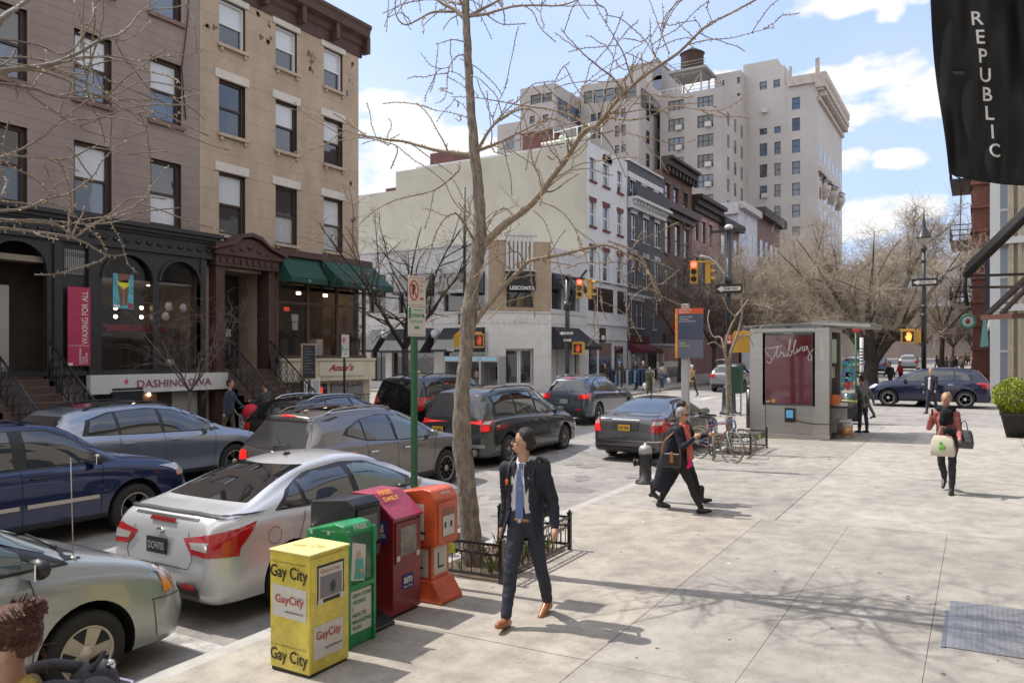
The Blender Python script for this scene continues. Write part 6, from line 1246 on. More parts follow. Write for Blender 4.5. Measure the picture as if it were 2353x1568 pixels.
b=MB();b.box(x0+0.01,x1-0.01,y0+0.01,y1-0.01,0.07,0.10);b.build('base',[ink],t)
b=MB();b.box(x1,x1+0.012,y0+0.02,y1-0.02,0.55,0.99,0);xx=x1+0.0125
plateX(b,xx,y0+0.07,y1-0.07,0.63,0.93,1);plateX(b,xx+0.002,y0+0.085,y1-0.085,0.66,0.91,2);plateX(b,xx+0.004,y0+0.10,y1-0.10,0.67,0.84,3)
b.ball((xx+0.004,4.62,0.74),(0.002,0.035,0.05),10,4);text(b,'GayCity',(xx+0.004,y0+0.10,0.855),FX,FZ,width=0.22,height=0.04,m=5)
for k in range(6):b.box(xx+0.003,xx+0.0035,y0+0.11,y1-0.12,0.69+k*0.025,0.70+k*0.025,6 if k%2 else 2)
for y_ in(y0+0.075,y1-0.12):plateX(b,xx+0.005,y_,y_+0.055,0.625,0.665,2)
b.build('door',[yel,ink,paper,mat('photo_dim',(0.20,0.18,0.22),0.5),mat('photo_dark',(0.03,0.05,0.04),0.5),rinse,mat('photo_stripe',(0.25,0.12,0.12),0.5)],t)
b=MB()
plateX(b,x1+0.003,y0+0.045,y1-0.13+0.06,0.20,0.46,0);text(b,'GayCity',(x1+0.005,y0+0.07,0.33),FX,FZ,width=0.27,height=0.085,m=1,bold=0.01);text(b,'gaycitynews.com',(x1+0.005,y0+0.16,0.255),FX,FZ,width=0.19,height=0.026,m=2,bold=0.02)
b.add([(x0+0.03,y0-0.002,0.51),(x1-0.03,y0-0.002,0.50),(x1-0.03,y0-0.002,0.75),(x0+0.03,y0-0.002,0.76)],[(0,1,2,3)],0)
text(b,'GayCity',(x0+0.065,y0-0.004,0.60),(1,0,0),FZ,width=0.31,height=0.085,m=1,bold=0.01);text(b,'NEWS',(x1-0.12,y0-0.004,0.665),(1,0,0),FZ,width=0.06,height=0.02,m=2);text(b,'gaycitynews.com',(x0+0.17,y0-0.004,0.545),(1,0,0),FZ,width=0.2,height=0.024,m=2,bold=0.02)
for z in(0.79,0.135):text(b,'Gay City',(x0+0.012,y0-0.004,z),(1,0,0),FZ,width=0.405,height=0.125,m=3,bold=0.012);text(b,'The Gay & Lesbian Newspaper Serving NYC',(x0+0.02,y0-0.004,z+0.14),(1,0,0),FZ,width=0.38,height=0.02,m=3)
text(b,'Gay City',(x0+0.09,y0+0.12,z1+0.012),(1,0.25,0),(-0.25,1,0),width=0.30,height=0.11,m=4)
b.build('lettering',[paper,rinse,inkb,ink,mat('ink_faint',(0.50,0.42,0.14),0.6)],t)
t=thing('newspaper_box','green plastic newspaper box marked FREE, just behind the yellow one','newspaper box',(-4.8,5.15,0.08),world=True)
prof=[(-5.06,0.08),(-4.58,0.08),(-4.58,1.06),(-4.62,1.12),(-4.72,1.135),(-5.06,1.05)]
b=MB();b.prism(prof,(0,4.96,0),(1,0,0),FZ,(0,0.34,0));b.build('case',[grnp],t,bevel=0.02,seg=3)
b=MB();xx=-4.578
for(y_a,y_b)in((4.955,4.985),(5.275,5.305)):b.box(xx-0.01,xx+0.02,y_a,y_b,0.09,1.08,0)
b.box(xx-0.01,xx+0.02,4.985,5.275,0.58,0.62,0)
plateX(b,xx+0.004,5.0,5.26,0.64,1.03,1);b.add([(xx+.006,5.0,.66),(xx+.006,5.17,.62),(xx+.006,5.19,.93),(xx+.006,5.02,.98)],[(0,1,2,3)],2)
b.ball((xx+.008,5.10,.86),(0.002,0.028,0.04),8,3);b.add([(xx+.008,5.04,.66),(xx+.008,5.17,.64),(xx+.008,5.15,.82),(xx+.008,5.06,.83)],[(0,1,2,3)],4);b.ball((xx+.01,5.12,.72),(0.002,0.02,0.02),8,5)
plateX(b,xx+0.004,5.0,5.26,0.20,0.56,2)
for k,s_ in enumerate(('NEW YORK','WORKS','1','HEALTH','MAGAZINE','85,000')):text(b,s_,(xx+.006,5.02,0.50-k*0.055),FX,FZ,height=0.034,m=6 if k!=2 else 7,bold=0.02)
text(b,'FREE',(xx+0.0,5.05,1.075),FX,(-0.45,0,1),width=0.16,height=0.045,m=2,bold=0.02)
text(b,'I T',(-5.0,4.957,1.02),(1,0,0.05),FZ,width=0.3,height=0.035,m=2)
b.build('door',[grnp,mat('box_window_green',(0.05,0.13,0.08),0.15,coat=0.6),paper,mat('cover_skin',(0.55,0.35,0.25),0.6),mat('cover_teal',(0.10,0.38,0.38),0.6),gold,mat('ink_green',(0.02,0.22,0.06),0.6),ink],t)
t=thing('newspaper_box','black plastic newspaper box with pink INDUSTRY lettering between the green and red boxes','newspaper box',(-4.85,5.55,0.09),world=True)
b=MB();b.prism([(-5.16,0.72),(-4.62,0.72),(-4.62,1.22),(-4.70,1.27),(-5.16,1.22)],(0,5.42,0),(1,0,0),FZ,(0,0.36,0));b.build('case',[blkp],t,bevel=0.015)
b=MB();b.prism([(-5.10,0.14),(-4.70,0.14),(-4.70,0.72),(-5.10,0.72)],(0,5.45,0),(1,0,0),FZ,(0,0.30,0));b.prism([(-5.2,0.09),(-4.46,0.09),(-4.46,0.12),(-4.68,0.22),(-5.1,0.22),(-5.2,0.12)],(0,5.38,0),(1,0,0),FZ,(0,0.42,0));b.build('pedestal',[blkp],t,bevel=0.01)
b=MB();b.box(-4.62,-4.60,5.45,5.75,0.78,1.18,0);plateX(b,-4.598,5.49,5.71,0.84,1.12,1);b.tube([(-4.60,5.46,0.86),(-4.58,5.5,0.83),(-4.58,5.7,0.83),(-4.60,5.74,0.86)],0.01,6,0);b.build('door',[blkp,mat('dark_window',(0.02,0.02,0.022),0.1,coat=1.0)],t)
b=MB();text(b,'INDUSTRY',(-5.12,5.418,0.92),(1,0,0),FZ,width=0.44,height=0.07,m=0,bold=0.02);text(b,'INDUSTRY',(-4.698,5.62,0.24),FZ,(0,-1,0),width=0.42,height=0.07,m=0,bold=0.02);b.build('lettering',[magenta],t)
t.location.x-=0.17;t.location.y-=0.14
t=thing('newspaper_box','dark red metal newspaper box with sloping faded lid and am sticker','newspaper box',(-4.9,5.95,0.09),world=True)
b=MB();b.prism([(-5.22,0.12),(-4.73,0.12),(-4.73,1.02),(-5.0,1.22),(-5.22,1.22)],(0,5.84,0),(1,0,0),FZ,(0,0.33,0));b.build('case',[redp],t,bevel=0.006)
b=MB();b.prism([(-4.715,1.005),(-4.705,1.03),(-4.99,1.24),(-5.24,1.24),(-5.24,1.222),(-4.995,1.222)],(0,5.83,0),(1,0,0),FZ,(0,0.35,0));
sl=Vector((0.285,0,-0.21)).normalized()
text(b,'FREE',Vector((-4.94,5.88,1.215)),(0,1,0),-sl,width=0.15,height=0.06,m=1,bold=0.03,ext=0.012);text(b,'DAILY',Vector((-4.87,5.88,1.165)),(0,1,0),-sl,width=0.17,height=0.055,m=1,bold=0.03,ext=0.012);b.build('lid',[redt,gold],t)
b=MB();b.box(-4.73,-4.715,5.86,6.15,0.60,0.98,0);plateX(b,-4.713,5.91,6.10,0.66,0.93,1)
for y_ in(5.865,6.10):plateX(b,-4.712,y_,y_+0.04,0.62,0.67,2)
plateX(b,-4.726,5.94,6.08,0.33,0.47,3);text(b,'am',(-4.724,5.955,0.385),FX,FZ,width=0.10,height=0.06,m=2,bold=0.04);text(b,'New York',(-4.724,5.955,0.345),FX,FZ,width=0.10,height=0.022,m=2,bold=0.03)
b.add([(-4.93,5.838,0.80),(-4.80,5.838,0.80),(-4.80,5.838,1.0),(-4.93,5.838,1.0)],[(0,1,2,3)],3);text(b,'YORK',(-4.92,5.836,0.84),(1,0,0),FZ,width=0.11,height=0.04,m=2,bold=0.03);b.add([(-4.89,5.836,0.89),(-4.84,5.836,0.89),(-4.85,5.836,0.97),(-4.87,5.836,0.97)],[(0,1,2,3)],2)
b.build('door',[redp,scr,paper,inkb],t)
b=MB();b.box(-5.2,-4.75,5.86,6.15,0.09,0.12);b.build('base',[ink],t)
t.location.y-=0.06;t.scale=(1,1.28,1)
t=thing('newspaper_box','orange plastic newspaper box with large L letters, farthest in the row','newspaper box',(-4.85,6.45,0.1),world=True)
b=MB();b.prism([(-5.14,0.66),(-4.62,0.66),(-4.62,1.14),(-4.68,1.22),(-4.78,1.235),(-5.14,1.17)],(0,6.27,0),(1,0,0),FZ,(0,0.38,0));b.build('case',[orp],t,bevel=0.018,seg=3)
b=MB();b.prism([(-5.06,0.2),(-4.70,0.2),(-4.70,0.66),(-5.06,0.66)],(0,6.31,0),(1,0,0),FZ,(0,0.30,0));b.prism([(-5.12,0.10),(-4.55,0.10),(-4.55,0.14),(-4.68,0.32),(-5.08,0.32),(-5.12,0.14)],(0,6.28,0),(1,0,0),FZ,(0,0.36,0));b.build('pedestal',[orp],t,bevel=0.012)
b=MB();b.box(-4.62,-4.60,6.30,6.62,0.70,1.10,0);plateX(b,-4.598,6.35,6.57,0.75,1.04,1);plateX(b,-4.596,6.36,6.56,0.76,0.96,2)
for k in range(2):plateX(b,-4.594,6.385+k*0.1,6.415+k*0.1,0.84,0.90,3)
plateX(b,-4.698,6.35,6.57,0.36,0.64,2);plateX(b,-4.696,6.41,6.43,0.42,0.58,3);plateX(b,-4.696,6.43,6.51,0.42,0.44,3)
b.add([(-5.04,6.306,0.34),(-4.74,6.306,0.34),(-4.74,6.306,0.62),(-5.04,6.306,0.62)],[(0,1,2,3)],2);b.add([(-4.98,6.304,0.42),(-4.80,6.304,0.42),(-4.80,6.304,0.44),(-4.98,6.304,0.44)],[(0,1,2,3)],3)
b.add([(-5.08,6.266,0.72),(-4.76,6.266,0.72),(-4.76,6.266,1.08),(-5.08,6.266,1.08)],[(0,1,2,3)],2);text(b,'L',(-4.86,6.264,0.78),(1,0,0),FZ,height=0.2,m=3)
text(b,'FREE',(-4.64,6.40,1.155),FX,(-0.5,0,1),width=0.16,height=0.04,m=2,bold=0.03);b.add([(-4.63,6.31,1.13),(-4.63,6.36,1.13),(-4.68,6.37,1.21),(-4.68,6.33,1.21)],[(0,1,2,3)],2)
b.build('door',[orp,mat('orange_dim',(0.30,0.10,0.06),0.4),paper,ink],t)
# hydrant, tree guards, plate
t=thing('fire_hydrant','black fire hydrant with silver bonnet standing near the kerb','fire hydrant',(-5.38,13.9,zside(-5.38,13.9)))
b=MB();b.lathe([(0.19,0),(0.19,0.03),(0.15,0.035),(0.15,0.06),(0.115,0.07),(0.11,0.52),(0.125,0.525),(0.125,0.56)],(0,0,0),20)
for a in range(8):b.cyl((0.17*math.cos(a*.785),0.17*math.sin(a*.785),0.03),(0.17*math.cos(a*.785),0.17*math.sin(a*.785),0.05),0.014,n=6)
b.build('barrel',[mat('hydrant_black',(0.028,0.028,0.03),0.55,bump=0.3,bscale=50)],t)
b=MB();b.lathe([(0.125,0.56),(0.122,0.64),(0.10,0.69),(0.05,0.71),(0.03,0.715),(0.028,0.75),(0.01,0.755)],(0,0,0),20);b.build('bonnet',[mat('hydrant_silver',(0.42,0.41,0.38),0.5,metal=0.4,var=0.2,vscale=20)],t)
for dx,dy in((1,0.15),(-1,-0.15)):
 b=MB();b.cyl((0.10*dx,0.10*dy,0.38),(0.18*dx,0.18*dy,0.38),0.06,n=14);b.cyl((0.18*dx,0.18*dy,0.38),(0.215*dx,0.215*dy,0.38),0.075,n=14);b.cyl((0.215*dx,0.215*dy,0.38),(0.24*dx,0.24*dy,0.38),0.02,n=6);b.build('outlet_cap',[MATS['hydrant_black']],t)
gdm=mat('guard_black',(0.014,0.014,0.016),0.35,coat=0.4)
soil=mat('soil',(0.12,0.085,0.055),0.95,var=0.5,vscale=12,bump=1.0,bscale=30)
def guard(label,X0,X1,Ya,Yb,hh,sides,tags):
 t=thing('tree_guard',label,'tree guard',((X0+X1)/2,(Ya+Yb)/2,zside(X0,Ya)),world=True)
 cs_={'f':((X0,Ya),(X1,Ya)),'r':((X1,Ya),(X1,Yb)),'b':((X1,Yb),(X0,Yb)),'l':((X0,Yb),(X0,Ya))}
 for(x,y)in((X0,Ya),(X1,Ya),(X1,Yb),(X0,Yb)):
  z=zside(x,y);b=MB();b.box(x-0.022,x+0.022,y-0.022,y+0.022,z,z+hh+0.01);b.box(x-0.028,x+0.028,y-0.028,y+0.028,z+hh+0.01,z+hh+0.03);b.ball((x,y,z+hh+0.045),0.02,8);b.build('post',[gdm],t)
 for s_ in sides:
  (xa,ya),(xb,yb)=cs_[s_];A=Vector((xa,ya,zside(xa,ya)));B=Vector((xb,yb,zside(xb,yb)));Lx=(B-A).length;n=max(3,int(Lx/0.115));up=Vector((0,0,1));d=(B-A).normalized()
  b=MB()
  for z,w in((hh-0.03,0.02),(hh-0.14,0.014),(0.07,0.024)):b.bar(A+up*z,B+up*z,w,w+0.006)
  for k in range(1,n):
   p=A.lerp(B,k/n);b.tube([p+up*0.07,p+up*(hh-0.14)],0.0065,5,caps=False)
  for k in range(n):
   p=A.lerp(B,(k+0.5)/n)+up*(hh-0.085);b.tube([p+d*0.044*math.cos(a)+up*0.044*math.sin(a)for a in[q*math.pi/6 for q in range(13)]],0.006,4,caps=False)
   b.ball(A.lerp(B,(k+0.5)/n)+up*(hh-0.14-0.02),0.013,6,0)
  b.build('rail_panel',[gdm],t)
 for(x,y,z,u)in tags:
  b=MB();p=Vector((x,y,z));u=Vector(u);b.prism([(-0.11,-0.055),(0.11,-0.055),(0.11,0.055),(-0.11,0.055)],p,u,(0,0,1),u.cross(Vector((0,0,1)))*0.006,0)
  for k in range(4):b.prism([(-0.05,0.03-k*0.02),(0.08-0.02*(k%2),0.03-k*0.02),(0.08-0.02*(k%2),0.036-k*0.02),(-0.05,0.036-k*0.02)],p+u.cross(Vector((0,0,1)))*0.007,u,(0,0,1),u.cross(Vector((0,0,1)))*0.001,1)
  b.build('tag',[mat('tag_lime',(0.50,0.52,0.06),0.5),mat('tag_ink',(0.25,0.27,0.05),0.6)],t)
 return t
guard('low black iron tree guard with rings round the big foreground tree',-5.45,-4.42,7.18,8.82,0.44,'frb',[(-5.12,7.165,0.42,(1,0,0))])
guard('low black iron tree guard round the small tree by the newsstand',-5.5,-4.55,18.4,20.0,0.46,'frb',[(-5.3,18.38,0.58,(1,0,0)),(-4.54,19.2,0.62,(0,1,0))])
b=MB();random.seed(4)
def bed(X0,X1,Ya,Yb):
 n=14;o=len(b.v);vs=[]
 for j in range(n+1):
  for i in range(n+1):
   x=X0+(X1-X0)*i/n;y=Ya+(Yb-Ya)*j/n;e=min(i,n-i,j,n-j)/3;vs.append((x,y,zside(x,y)+0.012+0.03*min(1,e)*random.uniform(.2,1.2)))
 b.add(vs,[(j*(n+1)+i,j*(n+1)+i+1,(j+1)*(n+1)+i+1,(j+1)*(n+1)+i)for j in range(n)for i in range(n)],0,True)
bed(-5.42,-4.45,7.21,8.79);bed(-5.47,-4.58,18.43,19.97)
tag(b.build('soil_bed',[soil]),'brown soil inside the two tree guards','soil',kind='structure')
b=MB();random.seed(9)
for i in range(75):
 x=random.uniform(-5.35,-4.52);y=random.uniform(7.28,8.7);z=zside(x,y)+0.03
 if(x+5.1)**2+(y-7.62)**2<0.06:continue
 for k in range(random.randint(3,8)):
  a=random.uniform(0,6.28);h=random.uniform(0.06,0.2);l=h*0.5;w=0.007;dx,dy=math.cos(a),math.sin(a)
  b.add([(x-dy*w,y+dx*w,z),(x+dy*w,y-dx*w,z),(x+dx*l*.5+dy*w,y+dy*l*.5-dx*w,z+h*.7),(x+dx*l,y+dy*l,z+h),(x+dx*l*.5-dy*w,y+dy*l*.5+dx*w,z+h*.7)],[(0,1,2,3,4)],random.randint(0,1))
 if i%9==0:b.ball((x,y,z+0.2),0.02,6,2)
tag(b.build('ground_cover',[mat('leaf_green',(0.10,0.17,0.03),0.6),mat('leaf_straw',(0.27,0.24,0.10),0.7),mat('petal_yellow',(0.7,0.6,0.1),0.6)]),'tufts of spring green shoots in the soil of the front tree guard','plants',kind='stuff')
b=MB();X0,X1,Ya,Yb=-0.24,1.0,7.28,8.62
b.add([(X0,Ya,zside(X0,Ya)+.006),(X1,Ya,zside(X1,Ya)+.006),(X1,Yb,zside(X1,Yb)+.006),(X0,Yb,zside(X0,Yb)+.006)],[(0,1,2,3)],0)
for k in range(30):
 for j in range(32):
  x=X0+0.06+k*0.04;y=Ya+0.04+j*0.04;s_=1 if(k+j)%2 else-1;z=zside(x,y)+.0075
  b.add([(x-0.014,y-0.014*s_,z),(x-0.009,y-0.018*s_,z),(x+0.014,y+0.014*s_,z+.001),(x+0.009,y+0.018*s_,z+.001)],[(0,1,2,3)if s_>0 else(3,2,1,0)],1)
b.box(X0-0.03,X0,Ya-0.02,Yb+0.02,zside(X0,Ya)-.02,zside(X0,Ya)+.012,2);b.box(X0+.05,X0+.056,Ya,Yb,zside(X0,Ya),zside(X0,Ya)+.009,2)
tag(b.build('metal_hatch',[mat('steel_plate',(0.34,0.34,0.35),0.45,metal=0.5,var=0.12),mat('steel_tread',(0.50,0.50,0.50),0.35,metal=0.6),mat('steel_edge',(0.25,0.27,0.30),0.4,metal=0.6)]),'ribbed steel cellar hatch set into the sidewalk at the right','hatch')
# parking signs and poles
grs=mat('sign_green_pole',(0.03,0.14,0.06),0.5,var=0.2);sgw=mat('sign_face_white',(0.70,0.68,0.64),0.4);sgr=mat('sign_red',(0.60,0.06,0.03),0.5);sgg=mat('sign_print_green',(0.02,0.30,0.16),0.5);polek=mat('pole_black',(0.012,0.013,0.016),0.4,coat=0.3)
def pslab(b,x,y0,y1,z0,z1,m,r=0.015,th=0.003):
 pts=[(y0+r,z0),(y1-r,z0),(y1,z0+r),(y1,z1-r),(y1-r,z1),(y0+r,z1),(y0,z1-r),(y0,z0+r)];b.prism(pts,(x,0,0),(0,1,0),(0,0,1),(th,0,0),m)
def arrowX(b,x,y,z,s,m):b.prism([(-s,-s*.28),(s*.2,-s*.28),(s*.2,-s*.6),(s,0),(s*.2,s*.6),(s*.2,s*.28),(-s,s*.28)],(x,y,z),(0,1,0),(0,0,1),(0.001,0,0),m)
def parking(label,X,Y,zb,ztop,pole_m,pw):
 t=thing('parking_sign',label,'street sign',(X,Y,zb),world=True)
 b=MB();b.bar((X,Y,zb-0.1),(X,Y,ztop-0.03),pw,pw*0.6);
 for k in range(40):
  z=zb+0.5+k*0.06
  if z<ztop-0.05:b.cyl((X+pw*.3,Y,z),(X+pw*.31+0.001,Y,z),0.006,n=6,m=0)
 b.build('pole',[pole_m],t)
 w=0.155;xs_=X+0.035;zm=ztop-0.335
 b=MB();pslab(b,xs_,Y-w,Y+w,zm+0.003,ztop,0);x=xs_+0.0035
 for(a,c)in((zm+0.018,zm+0.022),(ztop-0.022,ztop-0.018)):b.box(x,x+.001,Y-w+.015,Y+w-.015,a,c,1)
 b.tube([(x+.002,Y-0.055+0.072*math.cos(q),zm+0.175+0.105*math.sin(q))for q in[k*math.pi/14 for k in range(29)]],0.007,5,1)
 text(b,'P',(x,Y-0.085,zm+0.12),(0,1,0),(0,0,1),width=0.055,height=0.12,m=2,bold=0.05);b.bar((x+.003,Y-0.10,zm+0.245),(x+.003,Y-0.01,zm+0.105),0.004,0.016,m=1)
 for k,s_ in enumerate(('11:30AM','TO 1PM','TUES')):text(b,s_,(x,Y+0.035,zm+0.265-k*0.05),(0,1,0),(0,0,1),width=0.095 if k==0 else 0.07,height=0.028,m=1)
 arrowX(b,x,Y+0.085,zm+0.09,0.04,1);b.build('sign_panel',[sgw,sgr,ink],t)
 b=MB();z1=zm-0.003;z0=z1-0.32;pslab(b,xs_,Y-w,Y+w,z0,z1,0);b.box(x,x+.001,Y-w+.015,Y+w-.015,z0+.018,z0+.023,1);b.box(x,x+.001,Y-w+.01,Y-w+.05,z1-.13,z1-.01,1)
 text(b,'2 HOUR METERED',(x,Y-0.09,z1-0.045),(0,1,0),(0,0,1),width=0.2,height=0.02,m=1);text(b,'8:30AM-7PM',(x,Y-0.095,z1-0.115),(0,1,0),(0,0,1),width=0.22,height=0.045,m=1,bold=0.01);text(b,'EXCEPT SUNDAY',(x,Y-0.12,z1-0.175),(0,1,0),(0,0,1),width=0.22,height=0.03,m=1)
 arrowX(b,x,Y,z1-0.225,0.045,1);b.build('sign_panel',[sgw,sgg,ink],t)
parking('tall green pole with red and green parking signs rising behind the orange box',-5.30,6.80,0.0,3.43,grs,0.07)
q=atX(791,770,-15.75);parking('distant parking signs on a black pole before the cafe',-15.75,q.y,0.2,q.z+0.02,polek,0.06)
# newsstand
steel=mat('brushed_steel',(0.46,0.445,0.42),0.30,metal=0.9,var=0.10,vscale=3,stretch=(0.3,0.3,6));steel_d=mat('steel_dark',(0.12,0.12,0.12),0.4,metal=0.7)
N_=lambda x,y:atY((2350+x*.4720)/1.47279,(760+y*.4720)/1.47279,22.2)
t=thing('newsstand','stainless steel newsstand kiosk with a glass canopy and a maroon poster','newsstand',(-4.5,23.3,0.3),world=True)
xl,xr=N_(395,1500).x,N_(965,1500).x;zb=0.28;zt=N_(700,735).z;yb=24.4
b=MB();b.box(xl,xl+0.42,22.2,yb,zb,zt-0.12);b.box(xr-0.42,xr,22.2,22.6,zb,zt-0.12);b.box(xl+0.42,xr-0.42,22.26,22.6,zb,zt-0.12,0);b.box(xl,xr,yb-0.2,yb,zb,zt-0.12);b.box(xl-0.02,xr+0.02,22.17,22.2,zb,zb+0.14);b.box(xl,xr,22.2,yb,zt-0.12,zt-0.02)
b.box(xl+0.5,xr-0.5,22.24,22.26,zb+0.25,1.28,0);b.build('kiosk_body',[steel],t,bevel=0.006)
P0,P1=N_(487,1290),N_(862,770);
b=MB();b.box(P0 .x,P1 .x,22.20,22.255,P0 .z,P1 .z,0);A,B=N_(505,1278),N_(842,788);b.box(A.x,B.x,22.192,22.198,A.z,B.z,1)
b.box(A.x+.03,A.x+.12,22.188,22.191,A.z+.04,A.z+.07,2);b.box(A.x+.18,A.x+.27,22.188,22.191,A.z+.03,A.z+.12,3)
text(b,'CEMUSA',((A.x+B.x)/2,22.185,B.z+0.015),(1,0,0),(0,0,1),height=0.05,m=2,center=True,bold=0.02)
b.build('poster_case',[mat('case_grey',(0.09,0.12,0.13),0.4),mat('poster_maroon',(0.13,0.012,0.020),0.12,coat=1.0),wht,gold],t)
pens=[[(545,893),(530,880),(512,884),(507,903),(524,930),(547,950),(553,974),(538,992),(521,980)],[(560,965),(580,920),(599,866),(591,908),(588,938),(598,950),(612,930),(618,906),(624,922),(634,911),(636,930),(642,944),(652,928),(656,910),(654,932),(662,942),(674,912),(687,850),(690,822),(682,826),(676,870),(674,922),(682,940),(694,930),(697,912),(688,905),(706,902),(722,850),(726,828),(718,832),(712,870),(711,912),(720,924),(732,904),(738,884),(736,906),(744,914),(752,888),(755,905),(758,888),(767,872),(773,882),(773,898),(780,904),(792,890)],[(803,878),(792,871),(783,884),(790,900),(802,890),(806,868),(816,905),(840,950),(833,971),(818,966),(812,946),(830,915),(852,893)]]
b=MB()
for pen in pens:b.tube(smooth_pen([Vector((N_(x,y).x,22.186,N_(x,y).z))for x,y in pen]),0.010,5)
c1,c2=N_(545,885),N_(628,868);b.tube([Vector((c1 .x,22.186,c1 .z)),Vector((c2 .x,22.186,c2 .z))],0.012,5);b.build('lettering',[wht],t)
b=MB();q=N_(905,965);text(b,'Newsstand',(N_(900,790).x,22.195,N_(0,790).z),(0,0,-1),(1,0,0),width=N_(0,790).z-N_(0,965).z,height=0.11,m=0,bold=0.03);b.build('lettering',[wht],t)
b=MB();c_=N_(685,1360);b.box(c_.x-0.13,c_.x+0.13,22.12,22.24,c_.z-0.2,c_.z+0.18,0);b.box(c_.x-0.09,c_.x+0.09,22.11,22.12,c_.z-0.08,c_.z+0.13,1);b.tube([N_(720,1400)+Vector((0,-.05,0)),N_(790,1418)+Vector((0,-.04,0)),N_(870,1428)+Vector((0,-.04,0)),N_(960,1430)+Vector((0,-.04,0)),N_(1000,1428)+Vector((0,-.04,0))],0.012,5,0);b.build('payment_box',[blkp,mat('screen_blue',(0.10,0.35,0.55),0.2,emit=(0.2,0.55,0.9),es=0.15)],t)
glc=glassmat('canopy_glass',(0.30,0.40,0.36),clear=0.45,rough=0.05)
zc=N_(1300,714).z;xe=atY(2015,745,22.6).x
b=MB();b.prism([(xl-0.12,zt+0.02),(xr,zt+0.10),(xr,zt+0.125),(xl-0.12,zt+0.045)],(0,21.9,0),(1,0,0),(0,0,1),(0,2.7,0));b.prism([(xr-0.35,zt+0.16),(xe,zt+0.03),(xe,zt+0.055),(xr-0.35,zt+0.185)],(0,21.9,0),(1,0,0),(0,0,1),(0,2.9,0));b.build('canopy',[glc],t)
b=MB()
for k in range(5):y=22.0+k*0.66;b.bar((xr-0.4,y,zt+0.10),(xe-0.1,y,zt+0.0),0.05,0.07)
b.build('canopy_arm',[steel],t)
b=MB();b.box(xr,xr+0.02,22.5,23.3,2.35,3.0,0);b.box(xr-0.02,xr+0.16,22.4,24.3,0.5,1.15,1);b.box(xr-0.02,xr+0.45,22.5,24.2,1.15,1.2,2);random.seed(2)
for k in range(14):b.box(xr+0.02,xr+0.4,22.55+k*0.115,22.63+k*0.115,1.2,1.24+random.random()*0.05,3+k%3)
for k in range(5):b.box(xr+0.005,xr+0.03,22.5+k*0.09,22.57+k*0.09,1.95,2.25,3+k%2)
b.box(xr+0.005,xr+0.2,22.5,22.8,1.24,1.5,6);b.build('counter',[mat('frost_green',(0.35,0.42,0.33),0.4),steel_d,wood_dk,paper,mat('mag_dark',(0.07,0.06,0.06),0.5),mat('mag_tan',(0.35,0.22,0.12),0.5),mat('mag_orange',(0.6,0.13,0.03),0.5)],t)
b=MB()
for k in range(34):
 z=1.45+random.random()*0.95;a=random.random()*6.28;x=xr+0.28+0.12*math.cos(a)+(0.12 if z>1.8 else 0);y=22.7+0.15*math.sin(a);b.box(x-.04,x+.04,y-.05,y+.05,z-.05,z+.05,0 if z<1.85 and k%3 else(1 if k%2 else 2))
tag(b.build('snack_rack',[mat('pack_red',(0.50,0.08,0.04),0.4),mat('pack_teal',(0.05,0.38,0.32),0.4),mat('pack_blue',(0.08,0.22,0.45),0.4)]),'hanging strip of red and teal snack packets at the newsstand side','snack rack')
b=MB();bx=atY(1945,1000,22.9);zg=zside(bx.x,22.9);b.lathe([(0.13,0),(0.16,0.38),(0.17,0.39),(0.165,0.40)],(bx.x,22.9,zg),18,0);b.lathe([(0.148,0.08),(0.16,0.32)],(bx.x,22.895,zg),18,1);b.box(bx.x-.3,bx.x+.1,22.8,23.1,zg+0.42,zg+0.5,2)
tag(b.build('paint_bucket',[mat('bucket_white',(0.6,0.6,0.56),0.5),mat('bucket_label',(0.55,0.38,0.12),0.5,var=0.8,vscale=9,var2=(0.35,0.05,0.08)),paper]),'white bucket with a yellow and red label beside the newsstand','bucket')
# wayfinding sign
t=thing('wayfinding_sign','tall grey post carrying the orange and navy BROOKLYN HEIGHTS panel','sign',(-5.3,15.95,0.2),world=True)
W_=lambda x,y:atY((2260+x*.14675)/1.47279,(1010+y*.14675)/1.47279,15.9)
A,B=W_(178,1365),W_(808,215)
b=MB();px_=(W_(295,0).x+W_(448,0).x)/2;b.box(px_-.075,px_+.075,15.92,16.04,0.15,W_(0,130).z);b.build('post',[mat('post_grey',(0.42,0.42,0.43),0.5)],t,bevel=0.01)
b=MB();xa=W_(235,0).x;b.box(xa,B.x,15.86,15.92,W_(0,950).z,W_(0,365).z,0);b.box(xa,B.x,15.86,15.92,W_(0,365).z,B.z,1);b.box(xa,B.x,15.86,15.92,A.z,W_(0,950).z,2);b.box(A.x,xa,15.855,15.925,A.z,B.z,3)
y=15.858
for s_,x,yy,h,w,m_ in(('BROOKLYN',270,280,36,290,4),('HEIGHTS',270,335,36,240,4),('Brooklyn Heights',285,440,32,300,4),('Promenade',290,490,32,210,4),('Brooklyn Bridge Park',272,545,32,390,4),('DUMBO',270,1042,30,135,5),('COBBLE HILL',270,1102,30,255,5)):
 p=W_(x,yy);text(b,s_,(p.x,y,p.z),(1,0,0),(0,0,1),width=W_(x+w,yy).x-p.x,height=h*.14675/1.47279*16.4/1800,m=m_,bold=0.015)
for k in range(7):p=W_(300,620+k*48);b.box(p.x,p.x+0.2+0.03*(k%3),15.857,15.859,p.z,p.z+0.012,6)
